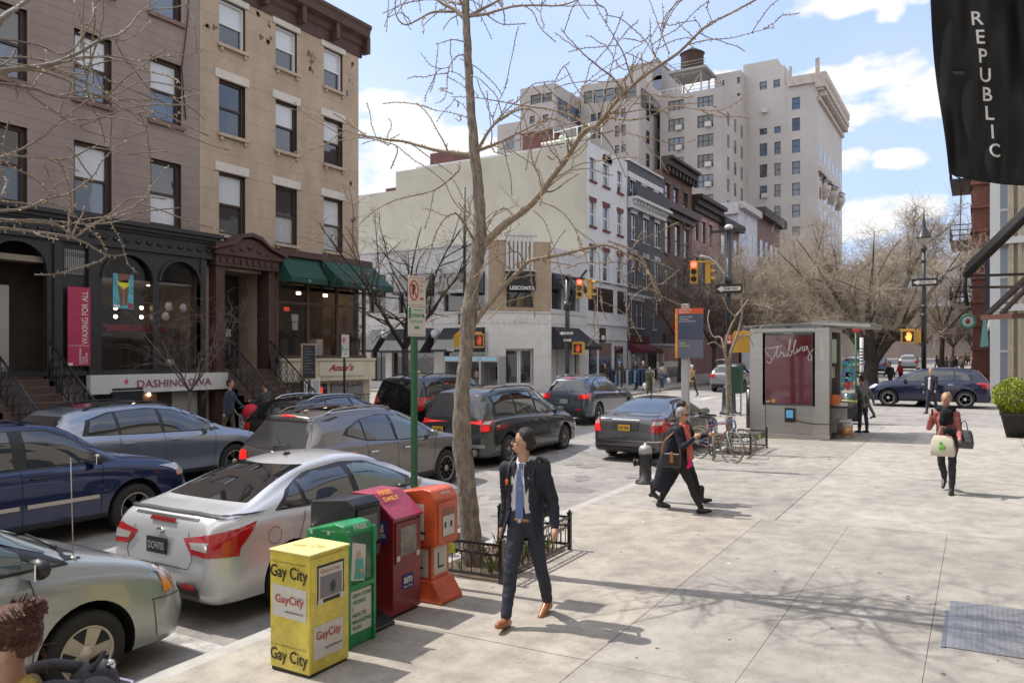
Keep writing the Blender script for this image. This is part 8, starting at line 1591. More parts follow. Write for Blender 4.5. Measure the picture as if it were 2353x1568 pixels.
br=[(ramp([(1102,572),(1125,548),(1160,515),(1210,478),(1245,440),(1262,415),(1300,365),(1325,325),(1345,300),(1375,285),(1400,250),(1430,218),(1460,190),(1500,160),(1560,120),(1620,62),(1680,30),(1745,-5)],D9,9.16,8.3),.078,.012,12),(ramp([(1088,745),(1110,715),(1160,655),(1195,620),(1215,600),(1250,592),(1290,585),(1340,572),(1385,563),(1415,570),(1440,585),(1475,605),(1500,640),(1520,685)],D9,9.16,8.6),.05,.008,8),(ramp([(1086,357),(1040,351),(1000,345),(960,334),(925,325),(890,322),(850,314),(810,306)],D9,9.16,9.8),.042,.008,6),(ramp([(735,930),(770,880),(810,810),(860,750),(950,690),(1040,662),(1110,690),(1145,760),(1180,830),(1225,920),(1255,1010)],zz1,9.16,8.2),.032,.006,8),(ramp([(745,920),(830,890),(900,860),(960,830),(1040,790),(1110,755),(1200,725),(1300,760)],zz1,9.16,9.9),.034,.006,7),(ramp([(700,100),(770,60),(830,30),(900,-10)],zz1,9.16,9.0),.035,.015,3),(ramp([(700,98),(780,90),(850,72),(970,40),(1100,33),(1250,35),(1360,2)],zz1,9.16,8.3),.032,.008,6),(ramp([(665,110),(610,60),(540,25),(480,-20)],zz1,9.16,9.4),.038,.02,3),(ramp([(610,72),(540,72),(480,75),(430,95),(370,130),(310,152),(265,120),(245,60),(250,5)],zz1,9.16,8.9),.026,.007,4),(ramp([(665,255),(600,243),(545,255),(500,272)],zz1,9.16,9.0),.012,.005,2),(ramp([(672,335),(620,345),(580,400),(565,470),(560,560),(540,610),(490,632)],zz1,9.16,8.7),.013,.004,4),(ramp([(580,410),(520,418),(460,395),(400,320)],zz1,8.95,8.6),.008,.004,1),(ramp([(690,720),(620,695),(540,680),(480,670),(410,635)],zz1,9.16,9.5),.010,.004,2),(ramp([(690,680),(650,630),(600,605)],zz1,9.16,9.3),.008,.004,1),(ramp([(1430,790),(1370,735),(1280,690),(1180,665),(1060,650),(900,622),(750,598),(585,590)],zz1,8.95,9.8),.025,.005,8),(ramp([(1255,172),(1300,230),(1340,272),(1400,335),(1440,368),(1490,410),(1570,470),(1610,520),(1640,570)][::-1],zz1,8.75,7.9),.020,.004,4),(ramp([(1697,510),(1670,430),(1640,330),(1600,260),(1560,190),(1500,90),(1455,-10)],zz1,8.6,8.1),.015,.004,3),(ramp([(1918,328),(1895,270),(1865,190),(1830,90),(1795,-5)],zz1,8.5,8.8),.013,.004,2),(ramp([(1852,380),(1820,310),(1805,240),(1800,110)],zz1,8.5,8.0),.010,.004,2),(ramp([(2080,242),(2040,205),(1960,130)],zz1,8.4,8.3),.009,.004,1),(ramp([(2185,150),(2170,110),(2140,40)],zz1,8.35,8.3),.008,.004,1),(ramp([(2120,190),(2100,150),(2065,105)],zz1,8.35,8.2),.008,.004,1),(ramp([(2030,275),(2120,250),(2200,240),(2300,232),(2420,200),(2560,165)],zz1,8.4,8.0),.011,.004,2),(ramp([(1500,715),(1560,722),(1650,732),(1740,725),(1820,700),(1880,665),(1960,648),(2060,662),(2160,675),(2260,660),(2400,580)],zz1,8.9,7.8),.016,.004,4),(ramp([(1420,850),(1500,820),(1580,798),(1650,808),(1730,828),(1850,855),(1960,880),(2080,850)],zz1,9.0,8.2),.012,.004,3),(ramp([(1420,770),(1380,740),(1370,620),(1390,530),(1450,470),(1560,390),(1680,310),(1780,250)],zz1,8.95,9.4),.012,.004,4),(ramp([(1650,320),(1720,350),(1800,390),(1830,410)],zz1,8.6,8.9),.008,.004,1),(ramp([(850,750),(900,700),(960,640),(1020,590),(1080,520),(1160,500),(1240,495),(1320,445)],zz1,9.0,8.5),.012,.004,4),(ramp([(840,730),(870,640),(905,560),(940,480)],zz1,9.0,9.4),.009,.004,2),(ramp([(0,1395),(100,1300),(200,1240),(300,1205),(420,1180),(500,1150),(570,1100),(630,1040),(640,990)][::-1],zz1,9.2,8.0),.018,.006,5),(ramp([(220,1030),(260,900),(150,860),(-20,810),(-150,760),(-260,700),(-400,660)],zz1,9.5,9.0),.012,.004,4),(ramp([(440,900),(300,860),(200,850),(100,835),(-60,850),(-180,880),(-340,930)],zz1,9.4,10.0),.014,.004,4),(ramp([(720,190),(690,140),(640,60),(600,40),(540,80),(490,170),(460,280),(430,380)],zz2,9.16,8.5),.022,.008,4),(ramp([(780,190),(830,80),(880,20),(920,10),(965,50)],zz2,9.1,9.4),.013,.006,2),(ramp([(740,700),(790,600),(800,560)],zz2,9.1,9.2),.008,.004,1),(ramp([(1030,325),(1000,280),(960,265),(930,215),(880,208),(820,290),(775,380),(745,490),(700,595)],zz2,9.0,8.5),.014,.005,3),(ramp([(1060,240),(1068,340),(1078,450),(1088,560),(1098,675)],zz2,8.9,8.7),.010,.006,2),(ramp([(1040,330),(970,360),(930,420),(880,490)],zz2,9.0,8.6),.011,.005,1),(ramp([(950,440),(1000,430),(1060,415)],zz2,9.1,9.3),.008,.004,1),(ramp([(1090,20),(1150,80),(1200,200),(1235,320),(1265,430),(1280,520)],zz2,8.95,8.6),.008,.004,2),(ramp([(1110,-40),(1250,20),(1340,130),(1400,280),(1440,420),(1465,600),(1495,790)],zz2,8.9,8.3),.010,.004,3),(ramp([(1540,205),(1600,240),(1625,330),(1635,450),(1655,620),(1675,810)],zz2,8.7,8.3),.010,.004,3),(ramp([(1545,208),(1620,230),(1690,262),(1750,320),(1800,410),(1830,490),(1865,585)],zz2,8.7,8.2),.014,.005,4),(ramp([(1360,180),(1390,270),(1480,280),(1495,470),(1500,600)],zz2,8.8,8.5),.008,.004,2),(ramp([(1690,262),(1710,220),(1755,145)],zz2,8.5,8.6),.008,.004,1)]
for k in range(16):
 i=78+int(rnd.random()*(len(Ps)-82));p=Ps[i];a=rnd.uniform(0,6.28);L_=rnd.uniform(1.2,2.6);Q=wander(p,Vector((math.cos(a),math.sin(a),.55)),L_,7,rnd,.3,.05);br.append((Q,Rs[i]*.5,.005,8))
for k in range(7):
 p=br[0][0][4+k];a=rnd.uniform(-1.2,1.2);br.append((wander(p,Vector((math.cos(a),math.sin(a)*-1,.5)),rnd.uniform(.8,1.6),6,rnd,.3,.0),.012,.004,3))
traced(T,[(P_,a_*.66,b_*.8,n_)for P_,a_,b_,n_ in br],rnd)
T2=thing('street_tree','bare pale branches of a tree reaching in from the upper left edge','tree',(-5.1,1.3,0.0),world=True)
b=MB();b.tube([(-5.1,1.3,0),(-5.1,1.3,2.5),(-5.15,1.4,4.5),(-5.2,1.5,7.5)],[.15,.13,.10,.04],12);b.build('trunk',[bark],T2)
zl=lambda x,y,d=5.5:atD(x*.3767,y*.3767,d)
f0=Vector((-5.15,1.38,4.2));f1=Vector((-5.12,1.35,3.4));f2=Vector((-5.17,1.42,5.2))
def LB(st,pts,d0,d1,r0,r1,nt):return([st]+ramp(pts,zl,d0,d1),r0*.52,r1*.65,nt)
traced(T2,[LB(f0,[(-300,520),(0,437),(250,405),(380,370),(520,300),(620,240),(720,215),(800,150),(850,80),(970,0)],4.6,6.2,.045,.005,9),LB(f2,[(-300,420),(0,125),(100,50),(200,-20)],4.4,5.2,.05,.02,5),LB(f0,[(-200,300),(0,352),(140,350),(260,370),(350,400),(470,415),(550,425)],4.8,5.4,.02,.004,4),LB(f1,[(-200,420),(0,400),(60,405),(200,430),(330,460),(470,520),(600,590),(720,606),(850,605),(1000,603)],4.7,5.6,.02,.004,5),LB(f1,[(-200,380),(0,430),(80,490),(200,590),(300,660),(420,740),(540,800),(680,840),(790,835),(930,790)],4.6,5.3,.014,.004,3),LB(f1,[(-200,500),(0,512),(200,540),(350,590),(500,600),(640,600),(740,660),(850,700),(960,725),(1100,690)],4.8,6.0,.028,.005,7),LB(zl(350,590,5.0),[(500,560),(650,595),(800,620),(1000,600),(1100,598),(1225,570)],5.2,6.0,.014,.004,4),LB(zl(620,235,5.6),[(700,240),(760,245),(850,200),(920,120)],5.6,6.0,.012,.004,2),LB(zl(380,380,5.0),[(480,362),(560,350),(690,345),(830,372),(1000,345),(1100,340),(1225,318)],5.2,6.0,.016,.004,5),LB(f1,[(-200,1290),(0,1285),(150,1270),(300,1210),(420,1180),(560,1080),(640,960),(780,845)],4.6,5.6,.022,.005,7),LB(f1,[(-200,1300),(0,1340),(200,1350),(350,1370),(460,1440),(560,1370),(700,1310),(850,1240),(940,1120),(1030,1010)],4.4,5.8,.026,.006,9),LB(f1,[(-200,1380),(0,1390),(200,1410),(400,1440),(520,1480),(620,1540),(700,1560),(770,1550)],4.3,5.0,.022,.006,6),LB(f1,[(-200,1000),(0,960),(150,900),(280,820),(340,760),(420,700),(520,620),(600,570)],4.6,5.4,.018,.005,6),LB(f1,[(-100,1140),(0,960),(200,960),(400,970),(560,900),(700,830)],4.5,5.2,.014,.005,5),LB(zl(640,235,5.6),[(540,150),(500,190),(490,300)][::1],5.4,5.3,.010,.006,1),LB(f0,[(100,250),(400,330),(560,120),(570,30),(640,-20)],5.0,5.6,.014,.006,3),LB(f1,[(-100,1200),(0,1225),(150,1240),(240,1250),(350,1130),(412,1080)],4.4,4.8,.012,.005,3)],rnd,.75,.06,.9,mat('bark_grey',(0.25,0.215,0.185),0.8,var=0.5,vscale=9,bump=0.3,bscale=40))
def bare_tree(name,label,base,height,spread,lean=(0,0),lr=.5,trunk_r=.25,fork=.28,nlimb=6,twn=2200,tm=None,bm=None,wm=1.0,seed=1,buds=0,group=None,tl=(.35,.9),flat=.75):
 r_=random.Random(seed);base=Vector(base);t=thing(name,label,'tree',base,world=True,group=group);bm=bm or bark_dk;tm=tm or twig_tan
 f=base+Vector((lean[0]*.3,lean[1]*.3,height*fork));b=MB();b.tube([base-Vector((0,0,.1)),base+Vector((0,0,.15)),base.lerp(f,.5)+Vector((r_.gauss(0,.06),0,0)),f],[trunk_r*1.35,trunk_r*1.05,trunk_r*.9,trunk_r*.85],10,0);limbs=[]
 for k in range(nlimb):
  a=6.28*k/nlimb+r_.uniform(-.4,.4);up_=r_.uniform(.7,1.5);d=Vector((math.cos(a),math.sin(a),up_))
  L_=height*(1-fork)*r_.uniform(.75,1.0);P=wander(f-Vector((0,0,.1*k*trunk_r)),d,L_*.9,9,r_,.26,.04);tip=base+Vector((lean[0]+spread*math.cos(a)*.8,lean[1]+spread*math.sin(a)*.8,height*r_.uniform(.75,.98)))
  P=[p.lerp(f.lerp(tip,i/9),.55)for i,p in enumerate(P)];P=smooth3(P,2);rad=[trunk_r*lr*(1-i/len(P))**1.5+min(.012,trunk_r*.1)for i in range(len(P))];b.tube(P,rad,7,0);limbs.append((P,rad))
  for j in range(7):
   i=r_.randint(3,len(P)-4);d=(P[i+1]-P[i]).normalized()+Vector((r_.gauss(0,.8),r_.gauss(0,.8),r_.gauss(.1,.5)));Q=smooth3(wander(P[i],d,height*r_.uniform(.16,.34),6,r_,.35,.03),2);rq=[rad[i]*.5*(1-q/len(Q))+min(.007,trunk_r*.07)for q in range(len(Q))];b.tube(Q,rq,5,0);limbs.append((Q,rq))
 b.build('trunk',[bm],t);b=MB()
 for k in range(twn//2):
  P,rad=limbs[r_.randint(0,len(limbs)-1)];i=r_.randint(len(P)//3,len(P)-1);d=Vector((r_.gauss(0,1),r_.gauss(0,1),r_.gauss(.25,flat)));w=wander(P[i],d,r_.uniform(*tl)*wm,3,r_,.45,.0);b.tube(w,[.008*wm,.0065*wm,.005*wm,.003*wm],3,0,False,False)
  for g in range(2):u_=r_.randint(1,3);d2=(w[u_]-w[u_-1]).normalized()+Vector((r_.gauss(0,.6),r_.gauss(0,.6),r_.gauss(.1,.45)));b.tube(wander(w[u_],d2,r_.uniform(*tl)*wm*.6,2,r_,.4,.0),[.0055*wm,.004*wm,.0025*wm],3,0,False,False)
  if buds and k%buds==0:
   for q in w[1:]:o=Vector((r_.gauss(0,.04),r_.gauss(0,.04),r_.gauss(0,.04)));b.ball(q+o,.028*wm,4,1)
 b.build('crown',[tm,bud_y],t);return t
q=atD(2000,880,46.0);bare_tree('street_tree','big bare tan-twigged tree spreading over the street beyond the newsstand',(q.x,q.y,zroad(0,q.y)+.15),11.2,6.2,(0.3,0),.72,.45,.15,9,13000,wm=1.2,seed=5,tl=(.5,1.2))
q=atD(2045,880,46.5);b=MB()
specs=[(1815,900,52,9.6,5.2,7000,7,twig_tan,'bare tan tree left of the big tree, behind the newsstand roof'),(1745,900,60,10.5,5.0,6000,8,twig_tan,'bare tree rising behind the signal pole'),(1900,900,70,13.0,6.0,6000,9,twig_tan,'taller bare tree behind the big tree at the foot of the tower'),(2165,880,62,13.5,5.0,5200,10,twig_tan,'tall bare tree right of the lamp post, reaching highest into the sky'),(2190,850,95,9,4.5,1400,11,twig_dk,'distant dark bare tree low on the right above the crowd'),(2120,850,110,9,5,1200,12,twig_tan,'farthest bare tree between lamp post and crowd'),(2235,850,120,8,4,900,20,twig_dk,'far bare tree against the pale buildings at the right edge of the street'),(1640,900,53,9.5,3.4,1800,13,twig_dk,'dark bare tree before the pink stone house'),(1560,900,56,11.5,3.4,1800,14,twig_dk,'dark bare tree standing in front of the brown brick house'),(1700,900,75,10,4,1600,15,twig_dk,'dark bare tree before the white gable house')]
for(x,y,d_,h_,sp,n_,sd_,tm_,lb)in specs:
 q=atD(x,y,d_);bare_tree('street_tree',lb,(q.x,q.y,zroad(0,q.y)+.1),h_,sp,(0,0),.55,.2 if tm_ is twig_tan else.15,.25,6,n_,tm=tm_,wm=1.2+d_/90,seed=sd_)
q=atX(930,900,-16.6);bare_tree('street_tree','slender tree with yellow buds on the far sidewalk in front of the beige wall',(-16.6,q.y,0.2),8.6,3.0,(0,0),.5,.13,.30,6,700,tm=twig_dk,wm=.9,seed=31,buds=2)
q=atX(437,900,-16.9);bare_tree('street_tree','small bare sapling in front of the white DASHING DIVA sign',(-16.9,q.y,0.0),4.6,1.7,(0,0),.5,.04,.36,6,150,tm=mat('twig_rose',(0.17,0.12,0.11),0.9),bm=mat('bark_rose',(0.13,0.09,0.08),0.9),wm=.8,seed=17)
q=atX(860,560,-34);bare_tree('street_tree','bare tree in the gap between the tan house and the beige wall',(-46,62,0.5),15,5,(0,0),.5,.25,.4,6,900,tm=twig_dk,wm=1.6,seed=23)
T3=thing('street_tree','young bare street tree with few crooked limbs in the guard by the newsstand','tree',(-5.2,18.9,0.2),world=True)
zt_=lambda x,y,d=18.5:atD((2350+x*.472)/1.47279,(760+y*.472)/1.47279,d)
b=MB();P=smooth3(ramp([(252,1560),(248,1400),(245,1250),(240,1100),(237,1000),(228,960)],zt_,18.5,18.5),4);P[0].z=.2;b.tube(P,[.085-.03*i/len(P)for i in range(len(P))],10);b.build('trunk',[bark],T3)
for pts,r0,r1 in(([(235,1000),(215,900),(235,800),(262,720),(290,660),(240,610),(205,520)],.034,.012),([(240,1000),(262,900),(290,830),(320,740),(340,620),(335,540)],.04,.015),([(290,660),(340,600),(375,545)],.025,.012),([(262,905),(300,830),(350,800),(395,790),(440,765),(490,720)],.025,.01),([(385,790),(405,830),(422,870)],.018,.008),([(225,900),(180,870),(140,840),(90,858)],.022,.01),([(215,930),(190,810),(130,800),(95,690),(105,610)],.026,.01),([(300,800),(400,780),(525,770)],.012,.006),([(236,985),(200,965),(150,975)],.018,.01)):
 P=smooth3(ramp(pts,zt_,18.5,18.5+rnd.uniform(-.6,.6)),3);b=MB();b.tube(P,[r0+(r1-r0)*i/len(P)for i in range(len(P))],6);b.build('limb',[bark_br],T3)
# people
skin=mat('skin_light',(0.52,0.30,0.21),0.55,var=0.06,vscale=30);skin_t=mat('skin_tan',(0.36,0.20,0.135),0.55)
def remeshed(name,caps,balls,vox,mats,parent=None,smooth=3,cut=None,solid=0.0,fold=None):
 b=MB()
 for(p,r,q,s)in caps:
  p,q=Vector(p),Vector(q);d=q-p;L_=max(d.length,1e-4);n=d/L_;k0=p-n*r*.0;pts=[];rad=[]
  for a in(-90,-60,-30,0):pts.append(p+n*r*math.sin(R(a)));rad.append(max(r*math.cos(R(a)),.001))
  for a in(0,30,60,90):pts.append(q+n*s*math.sin(R(a)));rad.append(max(s*math.cos(R(a)),.001))
  b.tube(pts,rad,12)
 for(c_,r)in balls:b.ball(c_,r,14)
 me=b.mesh(name,mats if isinstance(mats,(list,tuple))else[mats]);o=obj(name,me)
 m=o.modifiers.new('r','REMESH');m.mode='VOXEL';m.voxel_size=vox;m.use_smooth_shade=True
 if smooth:s_=o.modifiers.new('s','SMOOTH');s_.iterations=smooth;s_.factor=.5
 dg=bpy.context.evaluated_depsgraph_get();dg.update();new=bpy.data.meshes.new_from_object(o.evaluated_get(dg));o.modifiers.clear();o.data=new
 if not new.materials:
  for q in(mats if isinstance(mats,(list,tuple))else[mats]):new.materials.append(q)
 fold=(.009 if name in('jacket','trousers','cape','sweater','scarf')else 0)if fold is None else fold
 if fold:
  ns=[v.normal.copy()for v in new.vertices]
  for v,n in zip(new.vertices,ns):
   q=v.co;v.co=q+n*fold*(mnoise.noise(Vector((q.x*9+3,q.y*9,q.z*13)))+.5*mnoise.noise(Vector((q.x*20,q.y*20,q.z*34+7))))
 if cut:
  bm=bmesh.new();bm.from_mesh(new);bmesh.ops.delete(bm,geom=[f for f in bm.faces if cut(f.calc_center_median())],context='FACES');bm.to_mesh(new);bm.free()
 if solid:s_=o.modifiers.new('t','SOLIDIFY');s_.thickness=solid;s_.offset=0
 if parent is not None:o.parent=parent
 return o
def rotz(v,a):return Vector((v[0]*math.cos(a)-v[1]*math.sin(a),v[0]*math.sin(a)+v[1]*math.cos(a),v[2]))
def person(label,x,y,z,face,h=1.72,vox=.016,legs=((18,4),(-16,12)),arms=((-12,10,15),(12,10,15)),look=0,tilt=0,top=None,topm=None,bot=None,shoe=None,hair=None,hairstyle='short',sk=None,coat=False,skirt=None,wide=1.0,extra=None,sleeve=True,tuck=False,group=None,spread=.09,detail=0,boots=0,hatm=None):
 """face: heading in degrees, 0 looks along +Y; legs: (thigh swing, knee bend); arms: (swing, outward, elbow bend), left then right"""
 sk=sk or skin;S=h/1.75;hz=0
 J={};LEG=.44*S;SH=.43*S
 def leg(sx,sw,kn):
  hp=Vector((sx*spread*S,0,0));k=hp+Vector((sx*.01,math.sin(R(sw))*LEG,-math.cos(R(sw))*LEG));a=k+Vector((0,math.sin(R(sw-kn))*SH,-math.cos(R(sw-kn))*SH));return hp,k,a,sw-kn
 L=[leg(-1,*legs[0]),leg(1,*legs[1])];low=min(q[2].z for q in L);hip=-low+.085*S
 up=Vector((0,0,hip));L=[(a+up,b_+up,c_+up,t_)for a,b_,c_,t_ in L]
 lean=.03*S;nk=Vector((0,lean,hip+.53*S));hd=nk+Vector((0,.02*S+tilt*.05,.15*S));chest=Vector((0,lean*.7,hip+.36*S));pel=Vector((0,0,hip+.02*S));W=wide
 sh=.185*S*(.93 if hairstyle!='short' else 1)*min(W,1.12)
 A=[]
 for sx,(sw,out,el)in zip((-1,1),arms):
  s0=Vector((sx*sh,lean,hip+.445*S));d=Vector((sx*math.sin(R(out)),math.sin(R(sw)),-math.cos(R(sw))*math.cos(R(out)))).normalized();e=s0+d*.29*S
  t_=sw+el;d2=Vector((sx*math.sin(R(out))*(1 if el<60 else-.6),math.sin(R(t_)),-math.cos(R(t_)))).normalized();w_=e+d2*.25*S;A.append((s0,e,w_,d2))
 hr=.1*S;yaw=R(look);Hc=lambda v:hd+rotz(Vector(v)*S,yaw)
 body_caps=[(pel-Vector((.06*S,0,0)),.10*S,pel+Vector((.06*S,0,0)),.10*S),(pel,.09*S,chest,.09*S),(chest-Vector((.07*S,0,0)),.078*S,chest+Vector((.07*S,0,0)),.078*S),(nk-Vector((0,0,.05*S)),.055*S,hd-Vector((0,0,.04*S)),.052*S),((-sh,lean,hip+.445*S),.045*S,(sh,lean,hip+.445*S),.045*S)]
 for a,k,f,t_ in L:
  body_caps+=[(a,.07*S,k,.042*S),(k,.04*S,f,.03*S)]
 for s0,e,w_,d2 in A:body_caps+=[(s0,.045*S,e,.036*S),(e,.036*S,w_,.026*S)]
 balls=[(Hc((0,-.005,.03)),(.074*S,.092*S,.098*S)),(Hc((0,.035,-.045)),(.052*S,.052*S,.06*S)),(Hc((0,.098,-.005)),(.012*S,.018*S,.02*S)),(Hc((0,.085,-.052)),(.024*S,.012*S,.010*S)),(Hc((-.076,-.005,-.005)),(.012*S,.02*S,.03*S)),(Hc((.076,-.005,-.005)),(.012*S,.02*S,.03*S))]
 for s0,e,w_,d2 in A:
  sd=d2 .cross(Vector((0,1,0)));sd=sd.normalized()if sd.length>.1 else Vector((1,0,0));fw=d2 .cross(sd).normalized();pc=w_+d2*.05*S;body_caps.append((w_,.026*S,pc,.034*S))
  for q in range(4):o=fw*(q-1.5)*.019*S;l=(.062,.074,.07,.055)[q]*S;m1=pc+o+d2*l*.55;body_caps+=[(pc+o,.0095*S,m1,.0088*S),(m1,.0088*S,m1+d2*l*.4+sd*l*.28,.0075*S)]
  body_caps.append((w_+d2*.02*S+fw*.02*S,.011*S,w_+d2*.06*S+fw*.055*S,.009*S))
 root=remeshed('person',body_caps,balls,min(vox,.011)if detail else max(vox*.8,.013),[sk],smooth=2);tag(root,label,'person',group)
 root.location=(x,y,z);root.rotation_euler=(0,0,R(face))
 if detail:
  b=MB()
  for sx in(-1,1):b.ball(Hc((sx*.03,.083,.012)),(.012*S,.006*S,.007*S),8,0);b.tube([Hc((sx*.015,.094,.034)),Hc((sx*.05,.082,.036))],.005*S,5,1)
  b.tube([Hc((-.022,.094,-.052)),Hc((.022,.094,-.052))],.0035*S,5,2);b.build('eyes_and_brows',[mat('eye_dark',(0.05,0.03,0.02),0.3),hair or ink,mat('lip',(0.40,0.15,0.12),0.5)],root)
 tr_=[(pel-Vector((.06*S,0,0)),.118*S*W,pel+Vector((.06*S,0,0)),.118*S*W),(pel,.12*S*W,pel+Vector((0,0,.1*S)),.115*S*W)]
 for a,k,f,t_ in L:tr_+=[(a,.096*S*W,k,.064*S),(k,.063*S,k.lerp(f,.5)-Vector((0,.012,0)),.060*S),(k.lerp(f,.5)-Vector((0,.012,0)),.058*S,f+Vector((0,0,.02*S)),(.050*S if not boots else.044*S))]
 remeshed('trousers',tr_,[],vox,bot or ink,root)
 caps=[];
 for a,k,f,t_ in L:
  pitch=R(max(-60,min(35,-t_*.0+(t_ if f.z>hip*0+.12*S else 0))))if f.z>.1*S else 0;pitch=R(t_*.8)if f.z-.085*S>.02 else(R(12)if t_>12 else 0)
  toe=f+Vector((0,math.cos(pitch)*.16*S,-.055*S*math.cos(pitch)+math.sin(pitch)*.16*S));heel=f+Vector((0,-.04*S,-.05*S));caps+=[(heel,.038*S,f+Vector((0,.03*S,-.035*S)),.042*S),(f+Vector((0,.03*S,-.04*S)),.044*S,toe,.03*S),(f,.04*S,f+Vector((0,0,.04*S+boots)),.042*S if not boots else.055*S)]
 remeshed('shoes',caps,[],max(.010,vox*.7),shoe or ink,root,2)
 tb=hip+(-.02 if tuck else-.10)*S;cz=[(Vector((-.065*S*W,0,tb)),.105*S*W,Vector((.065*S*W,0,tb)),.105*S*W),(Vector((-.06*S*W,0,tb)),.108*S*W,chest-Vector((.075*S*W,0,0)),.106*S*W),(Vector((.06*S*W,0,tb)),.108*S*W,chest+Vector((.075*S*W,0,0)),.106*S*W),(chest-Vector((.075*S*W,0,.03*S)),.10*S*W,chest+Vector((.075*S*W,0,-.03*S)),.10*S*W),(nk-Vector((0,0,.055*S)),.062*S,(-sh*.97,lean,hip+.435*S),.056*S),(nk-Vector((0,0,.055*S)),.062*S,(sh*.97,lean,hip+.435*S),.056*S),(chest,.1*S,nk-Vector((0,0,.05*S)),.066*S)]
 if coat:cz+=[(Vector((-.05*S,-.02,hip-.55*S)),.14*S,Vector((-.06*S,0,tb)),.11*S*W),(Vector((.05*S,-.02,hip-.55*S)),.14*S,Vector((.06*S,0,tb)),.11*S*W)]
 for s0,e,w_,d2 in A:
  cz.append((s0,.060*S,e,.050*S))
  if sleeve:cz.append((e,.050*S,w_-d2*.01*S,.038*S))
 remeshed(top or 'jacket',cz,[],vox,topm or ink,root,cut=(extra or{}).get('cut'),solid=(extra or{}).get('solid',0))
 if skirt:remeshed('skirt',[(Vector((-.05*S,0,hip-.16*S)),.14*S,Vector((-.05*S,0,hip+.05*S)),.12*S),(Vector((.05*S,0,hip-.16*S)),.14*S,Vector((.05*S,0,hip+.05*S)),.12*S)],[],vox,skirt,root)
 hb=[(Hc((0,-.022,.052)),(.086*S,.094*S,.092*S)),(Hc((0,-.045,.0)),(.078*S,.07*S,.075*S))]
 hc=lambda c_:False
 if hairstyle=='long':hb+=[(Hc((0,-.06,-.07)),(.085*S,.055*S,.12*S)),(Hc((-.06,-.01,-.05)),(.03*S,.05*S,.1*S)),(Hc((.06,-.01,-.05)),(.03*S,.05*S,.1*S))]
 if hairstyle=='bun':hb[1]=(Hc((0,-.045,.01)),(.072*S,.07*S,.06*S));hb+=[(Hc((0,-.085,.105)),(.032*S,.036*S,.036*S)),(Hc((0,-.105,.128)),(.016*S,.022*S,.022*S))]
 if hairstyle!='bald':
  fr=rotz(Vector((0,1,0)),yaw);sd_=rotz(Vector((1,0,0)),yaw)
  remeshed('hair',[],hb,max(.009,vox*.7),hair or ink,root,2,cut=lambda c_:((c_-hd).dot(fr)>.048*S and(c_-hd).z<.085*S)or((c_-hd).z<.02*S and(c_-hd).dot(fr)>.005*S and hairstyle!='long'))
 return root,dict(L=L,A=A,hd=hd,nk=nk,chest=chest,hip=hip,pel=pel,S=S,Hc=Hc,sh=sh,lean=lean)
def part_box(root,name,c_,s_,m,rot=0.0,bev=.02):b=MB();b.M=Matrix.Translation(c_)@Matrix.Rotation(rot,4,'Z');b.box(-s_[0]/2,s_[0]/2,-s_[1]/2,s_[1]/2,-s_[2]/2,s_[2]/2);return b.build(name,[m],root,bevel=bev,seg=3)
navy_s=mat('suit_navy',(0.018,0.02,0.032),0.85,bump=0.1,bscale=200);navy_t=mat('trouser_navy',(0.03,0.035,0.055),0.8,var=0.3,vscale=6);shirt=mat('shirt_white',(0.70,0.68,0.72),0.7);tieb=mat('tie_blue',(0.13,0.20,0.42),0.6);tan_l=mat('leather_tan',(0.36,0.13,0.045),0.35,coat=0.4);hair_b=mat('hair_dark',(0.022,0.014,0.012),0.5,var=0.6,vscale=30,bump=0.8,bscale=70,stretch=(1,1,.35))
X_,Y_=-3.60,6.28
r,J=person('man in open navy suit, white shirt and blue tie striding past the tree guard',X_,Y_,zside(X_,Y_),184,1.80,.012,legs=((-17,6),(17,3)),arms=((-10,16,42),(-14,5,22)),look=-62,topm=navy_s,bot=navy_t,shoe=tan_l,hair=hair_b,detail=1,spread=.07,extra=dict(cut=lambda c_:c_.y>.02 and abs(c_.x-.005)<.03+.06*max(0,min(1,(1.52-c_.z)/.16))+.05*max(0,min(1,(1.12-c_.z)/.3))and c_.z<1.54,solid=.006))
S,hip,chest,nk=J['S'],J['hip'],J['chest'],J['nk']
sh_=remeshed('shirt',[(Vector((-.05,.002,hip)),.105,chest-Vector((.06,-.002,.02)),.104),(Vector((.05,.002,hip)),.105,chest+Vector((.06,.002,-.02)),.104),(chest,.1,nk-Vector((0,0,.03)),.063)],[],.012,shirt,r)
b=MB();zc_=nk.z;yf=lambda z:.118+.010*math.sin((z-hip)*5)
b.prism([(-.022,0),(.022,0),(.016,-.045),(-.016,-.045)],(0,.088,zc_-.03),(1,0,0),(0,0,1),(0,.02,0));pts=[]
for z0,z1,w0,w1 in((zc_-.075,zc_-.25,.017,.032),(zc_-.25,hip+.03,.032,.04)):b.add([(-w0,yf(z0)+.012,z0),(w0,yf(z0)+.012,z0),(w1,yf(z1)+.014,z1),(-w1,yf(z1)+.014,z1)],[(0,1,2,3)])
b.add([(-.04,yf(hip)+.016,hip+.03),(.04,yf(hip)+.016,hip+.03),(0,yf(hip)+.016,hip-.03)],[(0,1,2)]);b.box(-.035,.035,.135,.142,zc_-.255,zc_-.247,1);o=b.build('tie',[tieb,chrome],r)
b=MB()
for sx in(-1,1):b.add([(sx*.005,.095,zc_-.025),(sx*.055,.075,zc_-.03),(sx*.065,.03,zc_+.02),(sx*.045,.06,zc_+.03),(sx*.03,.10,zc_-.075)],[(0,1,2,3),(0,1,4)])
o=b.build('collar',[shirt],r);m_=o.modifiers.new('s','SOLIDIFY');m_.thickness=.005
b=MB()
